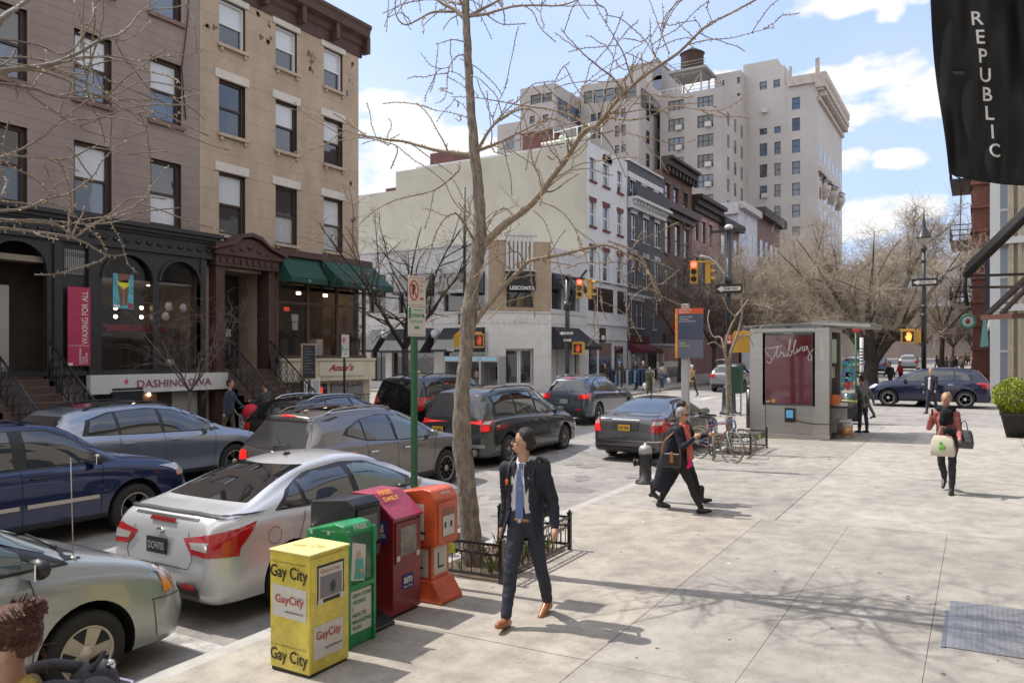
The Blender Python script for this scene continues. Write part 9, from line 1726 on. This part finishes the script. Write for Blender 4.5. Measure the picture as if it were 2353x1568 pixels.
for sx in(-1,1):b.add([(sx*.045+.01,.10,zc_-.02),(sx*.10+.01,.09,zc_-.12),(sx*.115+.01,.115,zc_-.20),(sx*.07+.01,.13,zc_-.30),(sx*.05+.01,.12,zc_-.15)],[(0,1,2,3,4)])
b.box(.085,.12,.118,.124,zc_-.20,zc_-.175,1);o=b.build('lapel',[navy_s,shirt],r);m_=o.modifiers.new('s','SOLIDIFY');m_.thickness=.004
b=MB();b.tube([Vector((.125*math.sin(a),.122*math.cos(a)*.98,hip+.005))for a in[-.9+.2*k for k in range(10)]],.016,6,0);b.box(-.02,.02,.112,.138,hip-.014,hip+.022,1);b.build('belt',[tan_l,chrome],r)
b=MB();Hc=J['Hc']
for sx in(-1,1):b.tube([Hc((sx*.033+.022*math.cos(a),.097,.012+.016*math.sin(a)))for a in[k*.52 for k in range(13)]],.0022,4);b.tube([Hc((sx*.055,.095,.016)),Hc((sx*.078,.02,.012)),Hc((sx*.078,-.01,.008))],.002,4)
b.build('glasses',[ink],r)
o=remeshed('jacket_flap',[(Vector((.13,.07,hip+.15)),.02,Vector((.20,.10,hip-.20)),.012),(Vector((.10,.10,hip+.1)),.015,Vector((.16,.13,hip-.1)),.012)],[],.010,navy_s,r,2)
bpk=mat('backpack_black',(0.016,0.016,0.018),0.6,bump=0.2,bscale=60)
B_=thing('backpack','black backpack worn by the man in the navy suit','backpack',(0,0,0));B_.location=(X_,Y_,zside(X_,Y_));B_.rotation_euler=(0,0,R(184))
o=remeshed('bag',[(Vector((-.09,-.20,hip+.06)),.085,Vector((-.08,-.20,nk.z-.08)),.08),(Vector((.09,-.20,hip+.06)),.085,Vector((.08,-.20,nk.z-.08)),.08),(Vector((-.07,-.20,nk.z-.06)),.07,Vector((.07,-.20,nk.z-.06)),.07)],[],.015,bpk,B_,2)
for sx in(-1,1):
 b=MB();b.tube(smooth3([Vector(q)for q in((sx*.09,-.16,nk.z-.02),(sx*.115,-.02,nk.z+.012),(sx*.125,.09,nk.z-.08),(sx*.13,.115,nk.z-.22),(sx*.16,.05,nk.z-.36),(sx*.14,-.14,hip+.1))],3),.017,6);b.build('strap',[bpk],B_)
b=MB();b.ball((.125,.135,nk.z-.2),(.018,.012,.03),8);b.build('toggle',[mat('toggle_orange',(0.75,0.14,0.02),0.5)],B_)
blk_c=mat('wool_black_navy',(0.014,0.016,0.028),0.9);grey_h=mat('hair_grey',(0.32,0.30,0.28),0.6,var=0.3,vscale=40);scarfm=mat('scarf_orange',(0.60,0.16,0.05),0.8,var=0.9,vscale=22,var2=(0.25,0.02,0.12));pinkm=mat('tassel_pink',(0.80,0.02,0.22),0.8);trk=mat('trouser_black',(0.022,0.021,0.020),0.9,var=0.3);shk=mat('shoe_black',(0.02,0.018,0.018),0.5)
X_,Y_=-3.98,11.72
r,J=person('grey-haired older woman in navy cape and orange scarf striding right past the hydrant',X_,Y_,zside(X_,Y_),-93,1.66,.015,legs=((-24,4),(30,6)),arms=((-6,10,10),(25,12,105)),topm=blk_c,bot=trk,shoe=shk,hair=grey_h,wide=1.12,sk=skin,detail=1)
hip,nk=J['hip'],J['nk']
remeshed('cape',[(nk-Vector((0,.03,.04)),.09,Vector((0,-.12,hip+.05)),.17),(Vector((0,-.12,hip+.1)),.17,Vector((.0,-.30,hip-.45)),.13),(Vector((-.12,-.05,nk.z-.12)),.09,Vector((-.16,-.15,hip-.05)),.11),(Vector((.12,-.05,nk.z-.12)),.09,Vector((.17,-.12,hip+.0)),.11)],[],.018,blk_c,r)
remeshed('scarf',[(nk+Vector((-.07,.02,0)),.035,nk+Vector((.07,.02,0)),.035),(nk+Vector((.05,.08,-.02)),.035,Vector((.06,.17,hip+.25)),.04),(Vector((.06,.17,hip+.25)),.04,Vector((.05,.18,hip-.02)),.045),(nk+Vector((-.05,.08,-.02)),.035,Vector((-.04,.17,hip)),.045)],[],.013,scarfm,r)
remeshed('tassel',[(Vector((.07,.19,hip+.05)),.022,Vector((.08,.19,hip-.1)),.03),(Vector((.05,.2,hip-.1)),.03,Vector((.1,.17,hip-.13)),.03)],[],.012,pinkm,r)
b=MB();Hc=J['Hc']
for sx in(-1,1):b.ball(Hc((sx*.035,.088,.014)),(.028,.012,.018),8);b.tube([Hc((sx*.06,.08,.018)),Hc((sx*.08,-.01,.012))],.004,4)
b.build('sunglasses',[ink],r)
hb_=thing('handbag','black handbag with tan straps hanging at the side of the grey-haired woman','handbag',(0,0,0));hb_.location=(X_,Y_,zside(X_,Y_));hb_.rotation_euler=(0,0,R(-93))
part_box(hb_,'bag',Vector((.27,-.02,hip-.02)),(.08,.30,.22),mat('bag_black',(0.02,0.018,0.017),0.4,coat=.3),0,.025);part_box(hb_,'flap_strap',Vector((.315,.0,hip+.03)),(.012,.05,.16),tan_l,0,.004)
b=MB();b.tube(smooth3([Vector(q)for q in((.30,-.16,hip+.05),(.28,-.14,hip+.25),(.22,-.02,nk.z-.12),(.18,.0,nk.z-.03))],3),.014,6);b.tube([(.27,.12,hip+.08),(.26,.08,hip+.3),(.2,.0,nk.z-.03)],.01,6);b.build('strap',[tan_l],hb_)
r,J=person('dark-haired younger woman in black half hidden behind the grey-haired woman',-4.18,12.35,zside(-4.2,12.3),-88,1.70,.018,legs=((24,4),(-26,10)),arms=((30,5,70),(-10,5,20)),look=8,topm=mat('coat_dark',(0.02,0.018,0.018),0.9),bot=trk,shoe=shk,hair=hair_b,hairstyle='long',detail=1,boots=.12)
stripe=mat('knit_red',(0.30,0.02,0.018),0.9,var=0.8,vscale=30,var2=(0.40,0.26,0.23),stretch=(.2,.2,3));furm=mat('fur_black',(0.012,0.012,0.014),0.95,bump=1.0,bscale=60);jean=mat('jeans_dark',(0.035,0.035,0.05),0.85,var=0.4,vscale=12,stretch=(1,1,4));blond=mat('hair_blond',(0.42,0.27,0.12),0.5,var=0.3,vscale=30)
X_,Y_=-.47,14.9
r,J=person('blond woman in red knit and black fluffy scarf holding a phone to her face',X_,Y_,zside(X_,Y_),172,1.66,.015,legs=((10,3),(-14,26)),arms=((12,10,50),(8,22,142)),tilt=0,look=-14,top='sweater',topm=stripe,bot=jean,shoe=mat('boot_black',(0.02,0.02,0.024),0.45),hair=blond,hairstyle='bun',wide=.92,detail=1,boots=.08,skirt=mat('knit_hem_red',(0.36,0.04,0.03),0.9))
hip,nk,S=J['hip'],J['nk'],J['S']
remeshed('scarf',[(nk+Vector((-.09,.01,-.01)),.06,nk+Vector((.09,.01,-.01)),.06),(nk+Vector((0,.10,-.06)),.075,Vector((.02,.14,hip+.28)),.07),(nk+Vector((-.06,.09,-.06)),.055,Vector((-.07,.13,hip+.3)),.05),(Vector((-.16,.13,hip+.12)),.055,Vector((-.04,.19,hip+.15)),.06)],[],.015,furm,r,1)
w_=J['A'][1][2];b=MB();b.box(w_.x-.04,w_.x-.02,w_.y+.02,w_.y+.08,w_.z+.02,w_.z+.13);o=b.build('phone',[ink]);o.location=(X_,Y_,zside(X_,Y_));o.rotation_euler=(0,0,R(172));tag(o,'dark phone held to the face of the blond woman','phone')
def bag(label,m,c_,s_,logo=None,face=172,base=(X_,Y_)):
 t=thing('carrier_bag',label,'bag',(base[0],base[1],zside(*base)),R(face));b=MB();w,d,h_=s_
 vs=[];
 for z,k,dk in((-h_/2,1.0,.8),(-h_/4,1.08,1.1),(h_/4,.95,.8),(h_/2,.75,.25)):vs+=[Vector(c_)+Vector((sx*w/2*k,sy*d/2*dk,z))for sx,sy in((-1,-1),(1,-1),(1,1),(-1,1))]
 b.add(vs,[(3,2,1,0)]+[(i*4+j,i*4+(j+1)%4,(i+1)*4+(j+1)%4,(i+1)*4+j)for i in range(3)for j in range(4)]+[(12,13,14,15)],0,True);b.build('bag',[m],t,bevel=.01)
 b=MB();c2=Vector(c_);b.tube(smooth3([c2+Vector((-w*.2,0,h_/2)),c2+Vector((-w*.1,0,h_/2+.13)),c2+Vector((w*.1,0,h_/2+.13)),c2+Vector((w*.2,0,h_/2))],3),.008,5);b.build('handle',[m],t)
 if logo:b=MB();b.ball(c2+Vector((0,d*.56,-.02)),(.055,.006,.05),8);b.ball(c2+Vector((.02,d*.56,.05)),(.03,.006,.03),8);b.build('print',[logo],t)
 return t
bag('cream shopping bag with a green print carried by the blond woman',mat('bag_cream',(0.66,0.60,0.50),0.8,var=0.1),(.02,.20,hip-.10),(.34,.14,.34),mat('print_green',(0.18,0.55,0.08),0.6));bag('glossy black bag on the arm of the blond woman',mat('bag_gloss',(0.03,0.03,0.035),0.15,coat=1.0),(-.27,.10,hip+.02),(.26,.12,.30))
grey_j=mat('jacket_grey',(0.13,0.13,0.135),0.9);dkp=mat('trouser_slate',(0.03,0.035,0.05),0.9);brown_j=mat('jacket_brown',(0.045,0.028,0.02),0.9);blue_j=mat('jacket_blue',(0.05,0.06,0.09),0.9,var=0.2);jeans=mat('jeans_blue',(0.04,0.07,0.16),0.9);beige_j=mat('sweater_beige',(0.25,0.22,0.18),0.9);camel=mat('coat_camel',(0.34,0.22,0.11),0.9);green_d=mat('dress_green',(0.09,0.09,0.03),0.9,var=0.5,vscale=10);pinks=mat('shirt_pink',(0.45,0.28,0.26),0.9);lblue=mat('shirt_blue',(0.20,0.27,0.42),0.9);khak=mat('trouser_khaki',(0.10,0.08,0.06),0.9);whh=mat('hair_white',(0.55,0.53,0.5),0.7);brn_h=mat('hair_brown',(0.06,0.03,0.018),0.6)
def bgp(label,x,d_,face,zf,h=1.72,**k):q=atD(x,900,d_);return person(label,q.x,q.y,zf(q.x,q.y),face,h,**dict(dict(vox=.022),**k))
r,J=bgp('stooped man in grey jacket with hands behind his back beside the newsstand',1982,22.4,60,zside,1.64,legs=((4,2),(-3,3)),arms=((-35,4,20),(-35,4,20)),topm=grey_j,bot=dkp,shoe=shk,hair=hair_b,sk=skin_t,wide=1.05,vox=.018)
remeshed('sweater',[(Vector((0,.02,J['hip']-.02)),.115,J['chest']+Vector((0,.03,0)),.105)],[],.018,ink,r)
r,J=bgp('man in dark suit jacket and white shirt crossing in front of the blue crossover',2140,30.8,150,zroad,1.80,legs=((-8,4),(12,4)),arms=((8,8,25),(-8,8,20)),look=18,topm=navy_s,bot=navy_t,shoe=mat('shoe_oxblood',(0.10,0.03,0.03),0.4),hair=mat('hair_sandy',(0.25,0.19,0.13),0.6),wide=1.08,vox=.018)
remeshed('shirt',[(Vector((.03,.075,J['hip']+.02)),.07,J['chest']+Vector((.01,.07,.04)),.06)],[],.018,shirt,r)
bgp('person in dark puffed jacket bending behind the grey-jacketed man',1985,27.0,70,zside,1.62,topm=mat('puffer_violet',(0.06,0.055,0.075),0.7),bot=khak,shoe=shk,hair=hair_b,tilt=1.0)
bgp('man in blue-grey jacket pushing a stroller on the far sidewalk',525,21.3,-60,zfar,1.76,legs=((12,4),(-12,10)),arms=((28,4,20),(-10,6,10)),topm=blue_j,bot=khak,shoe=shk,hair=hair_b,wide=1.1)
r,J=bgp('woman in grey cardigan and blue shirt facing the stroller on the far sidewalk',612,22.2,95,zfar,1.66,topm=mat('cardigan_grey',(0.06,0.06,0.065),0.9),bot=jeans,shoe=shk,hair=brn_h,hairstyle='bun',arms=((35,4,60),(35,4,60)))
remeshed('shirt',[(Vector((0,.07,J['hip'])),.08,J['chest']+Vector((0,.06,0)),.07)],[],.02,lblue,r)
q=atD(568,960,21.7);st_=thing('stroller','stroller with a bright red hood between the man and woman on the far sidewalk','stroller',(q.x,q.y,zfar(q.x,q.y)),R(-80))
b=MB();b.ball((0,.1,.85),(.22,.26,.22),10);b.build('hood',[mat('hood_red',(0.55,0.01,0.04),0.7)],st_);b=MB();b.box(-.2,.2,-.1,.45,.4,.5,0);b.box(-.2,.2,-.12,-.05,.4,.8,0);b.tube([(-.2,.4,.1),(-.2,-.3,.95),(.2,-.3,.95),(.2,.4,.1)],.015,6,1);b.build('seat',[mat('seat_blanket',(0.30,0.31,0.36),0.9),chrome],st_)
for sx in(-.22,.22):
 for yy in(-.2,.42):b=MB();b.tube([(sx,yy+.11*math.cos(a),.12+.11*math.sin(a))for a in[k*.7 for k in range(10)]],.015,5);b.build('wheel',[rubber],st_)
crowd=[('man in dark brown jacket with a white bag on the far pavement',1423,46.5,30,dict(topm=brown_j,bot=dkp,hair=grey_h,wide=1.15)),('woman in open dark coat and pink top by the clothes rack',1461,47.0,170,dict(topm=navy_s,bot=trk,hair=hair_b,hairstyle='long')),('grey-haired man in dark coat walking beside the pink top',1478,46.5,185,dict(topm=navy_s,bot=trk,hair=grey_h)),('young woman in mottled green dress coat crossing the street with a white bag',1492,43.5,205,dict(topm=green_d,bot=trk,hair=brn_h,hairstyle='long',coat=True,h=1.6,arms=((25,12,20),(-15,8,10)))),('man in beige sweater and blue jeans seen from behind',1522,48.5,5,dict(topm=beige_j,bot=jeans,hair=hair_b,wide=1.12)),('white-haired woman in long camel coat crossing towards the left',1590,42.5,60,dict(topm=camel,bot=trk,hair=whh,coat=False,arms=((-30,16,10),(20,8,20)))),('pale-capped person behind the black full-size SUV',963,33.5,140,dict(topm=mat('coat_olive',(0.16,0.14,0.10),0.9),bot=trk,hair=mat('cap_cream',(0.45,0.35,0.24),0.8))),('dark-haired person behind the black full-size SUV',990,33.0,-60,dict(topm=navy_s,bot=trk,hair=hair_b)),('person with brown hair behind the waiting blue-grey SUV',1392,46.0,150,dict(topm=brown_j,bot=trk,hair=brn_h,hairstyle='long',h=1.62)),('person in dark clothes at the corner door by the phone booths',1151,45.5,90,dict(topm=brown_j,bot=trk,hair=hair_b)),('dark figure on the pavement before the awning past the grey house',1640,54,100,dict(topm=navy_s,bot=trk,hair=hair_b)),('young man in black jacket with white collar beyond the blue crossover',2045,46,150,dict(topm=navy_s,bot=trk,hair=hair_b)),('person in a red top beyond the blue crossover',2068,50,120,dict(topm=mat('top_red',(0.42,0.02,0.03),0.9),bot=trk,hair=brn_h)),('person in olive jacket at the right corner behind the blue crossover',2270,48,20,dict(topm=mat('coat_olive',(0.16,0.14,0.10),0.9),bot=trk,hair=brn_h))]
made=[]
for lab,x,d_,fc,kw in crowd:
 zf=zfar if x<1500 and d_>44 else zroad;r,J=bgp(lab,x,d_,fc,zf,kw.pop('h',1.72),vox=.03,**kw);made.append((r,J))
for i,lb in((0,'white plastic bag held by the man in the brown jacket'),(3,'white plastic bag held by the woman in green'),(4,'white plastic bag held by the man in blue jeans')):
 r,J=made[i];w_=J['A'][1][2];b=MB();b.ball((w_.x+.03,w_.y,w_.z-.28),(.13,.1,.2),8);b.tube([(w_.x,w_.y,w_.z-.03),(w_.x+.02,w_.y,w_.z-.15)],.01,4);o=b.build('plastic_bag',[mat('bag_white',(0.6,0.6,0.63),0.6)]);o.location=r.location;o.rotation_euler=r.rotation_euler;tag(o,lb,'bag')
random.seed(77);srcs=[m[0]for m in made]
for k in range(16):
 x=2150+k*7.4+random.uniform(-3,3);d_=random.uniform(62,105);q=atD(x,860,d_);s_=srcs[random.choice((0,1,2,4,11,12,13))];c=copy_tree(s_);c.location=(q.x,q.y,zroad(q.x,q.y));c.rotation_euler=(0,0,random.uniform(0,6.28))
 c['label']='small distant pedestrian in the crowd far up the street on the right';c['group']='distant crowd up the street'
q=atD(52,1492,2.6);X_,Y_=q.x,q.y;zb_=q.z-1.545+.0
aub=mat('hair_auburn',(0.13,0.045,0.028),0.4,var=0.5,vscale=60,bump=0.8,bscale=90,stretch=(1,1,.4));dkt=mat('top_charcoal',(0.035,0.035,0.045),0.9)
r,J=person('auburn-haired woman with messy bun and sunglasses in the lower left corner',X_,Y_,zb_,150,1.68,.012,legs=((6,2),(-6,4)),arms=((-5,8,12),(5,8,12)),topm=dkt,bot=trk,shoe=shk,hair=aub,hairstyle='bun',detail=1)
Hc,nk,hip=J['Hc'],J['nk'],J['hip'];b=MB();rr_=random.Random(5)
for k in range(260):
 a=rr_.uniform(-2.6,2.6);z0=rr_.uniform(-.05,.11);p=[Hc((.088*math.sin(a+t*.35)*math.cos(z0*6),-.02-.092*math.cos(a+t*.35)*math.cos(z0*6),.05+z0*(1-t*.5)))for t in(0,.3,.6,.9)]
 if all((rotz(q_-J['hd'],0)).y<.045 for q_ in p):b.tube(p,[.001,.0028,.0028,.001],4,caps=False)
for k in range(90):
 a,c_=rr_.uniform(0,6.28),rr_.uniform(-1.2,1.2);ctr=Vector((0,-.088,.108));p=[Hc(ctr+Vector((.038*math.cos(a+t)*math.cos(c_),.038*math.sin(a+t)*math.cos(c_),.042*math.sin(c_+t*.5)))*rr_.uniform(.85,1.05))for t in(0,.6,1.2,1.8)];b.tube(p,[.003,.003,.002,.001],4,caps=False)
for k in range(5):a=rr_.uniform(1.6,3.4);s0=Hc((.08*math.sin(a),-.03-.08*abs(math.cos(a)),-.02));b.tube(wander(s0,Vector((rr_.gauss(0,.4),-.4,-1)),.09,4,rr_,.7),.0012,3,caps=False)
b.build('hair_strands',[aub],r)
b=MB()
for sx in(-1,1):b.ball(Hc((sx*.035,.085,.01)),(.028,.012,.02),8);b.tube([Hc((sx*.06,.085,.02)),Hc((sx*.082,-.01,.012))],.004,5)
b.build('sunglasses',[ink],r)
remeshed('scarf',[(nk+Vector((-.06,.0,0)),.04,nk+Vector((.06,.0,.0)),.04),(nk+Vector((.04,.07,-.04)),.035,Vector((.05,.14,nk.z-.25)),.04),(nk+Vector((-.05,-.05,.02)),.035,nk+Vector((.07,-.05,-.03)),.04)],[],.012,mat('scarf_yellow_teal',(0.45,0.33,0.04),0.8,var=0.8,vscale=25,var2=(0.08,0.05,0.14)),r)
B2=thing('backpack','charcoal grey backpack worn by the auburn-haired woman, lower left corner','backpack',(X_,Y_,zb_),R(150));gbp=mat('backpack_charcoal',(0.06,0.06,0.07),0.75,bump=0.5,bscale=45)
remeshed('bag',[(Vector((-.10,-.22,hip+.1)),.1,Vector((-.09,-.21,nk.z-.06)),.085),(Vector((.10,-.22,hip+.1)),.1,Vector((.09,-.21,nk.z-.06)),.085),(Vector((-.06,-.30,hip+.15)),.09,Vector((.06,-.30,nk.z-.2)),.08)],[],.014,gbp,B2,2)
for sx in(-1,1):
 b=MB();b.tube(smooth3([Vector(q_)for q_ in((sx*.09,-.17,nk.z-.0),(sx*.11,-.04,nk.z+.02),(sx*.125,.09,nk.z-.08),(sx*.12,.11,nk.z-.3))],3),.022,6);b.build('strap',[gbp],B2)
b=MB();b.tube([(-.05,-.2,nk.z+.03),(0,-.24,nk.z+.07),(.05,-.2,nk.z+.03)],.009,6,0);b.ball((.02,-.26,nk.z+.02),.018,8,1);b.tube([(-.15,-.28,nk.z-.08),(0,-.33,nk.z-.05),(.15,-.28,nk.z-.08)],.006,5,2);b.build('zip_and_clip',[ink,chrome,mat('piping_lilac',(0.35,0.30,0.42),0.5)],B2)
b=MB()
for(x,y,r_)in((-8.3,20.3,.33),(-9.0,10.2,.33)):
 b.lathe([(.001,.0),(r_,.0),(r_,.006),(.001,.006)],(x,y,zroad(x,y)+.003),24)
 o=b.build('manhole_cover',[mat('iron_cover',(0.10,0.095,0.09),0.6,metal=.4,bump=.6,bscale=60)]);tag(o,'round iron manhole cover in the road by the '+('dark sedan' if y>15 else 'taupe crossover'),'manhole cover');b=MB()
b=MB();random.seed(31)
for k in range(26):
 cx,cy,r0=random.uniform(-9.5,-6.0),random.uniform(9.5,23),random.uniform(.06,.3);b.add([(cx+r0*math.cos(a)*random.uniform(.6,1.3),cy+r0*1.6*math.sin(a)*random.uniform(.6,1.3),zroad(cx,cy)+.003+k*.0001)for a in[q*math.pi/6 for q in range(12)]],[tuple(range(12))])
tag(b.build('oil_stains',[mat('oil_stain',(0.24,0.22,0.20),0.8,var=.2,vscale=6)]),'faint dark oil stains on the pale asphalt','stains',kind='stuff')
GR={'car':'cars standing and driving in the street','newspaper box':'newspaper boxes in a row','tree':'bare street trees','awning':'shop awnings','tree guard':'iron tree guards','bicycle':'locked bicycles','signal pole':'signal poles at the crossing','lamp post':'black lamp posts','street sign':'parking and stop signs','backpack':'backpacks','bag':'carried bags','railing':'stoop railings','steps':'stoops','roof structure':'roof bulkheads','manhole cover':'manhole covers'}
for o in COL.objects:
 c_=o.get('category')
 if c_ in GR and not o.get('group'):o['group']=GR[c_]
 if c_=='person' and not o.get('group'):o['group']='pedestrians'
 if c_=='building' and o.name.startswith('tower'):o['group']='pale apartment towers'
 if c_=='building' and o.name.startswith('row_house'):o['group']='row houses of the next block'
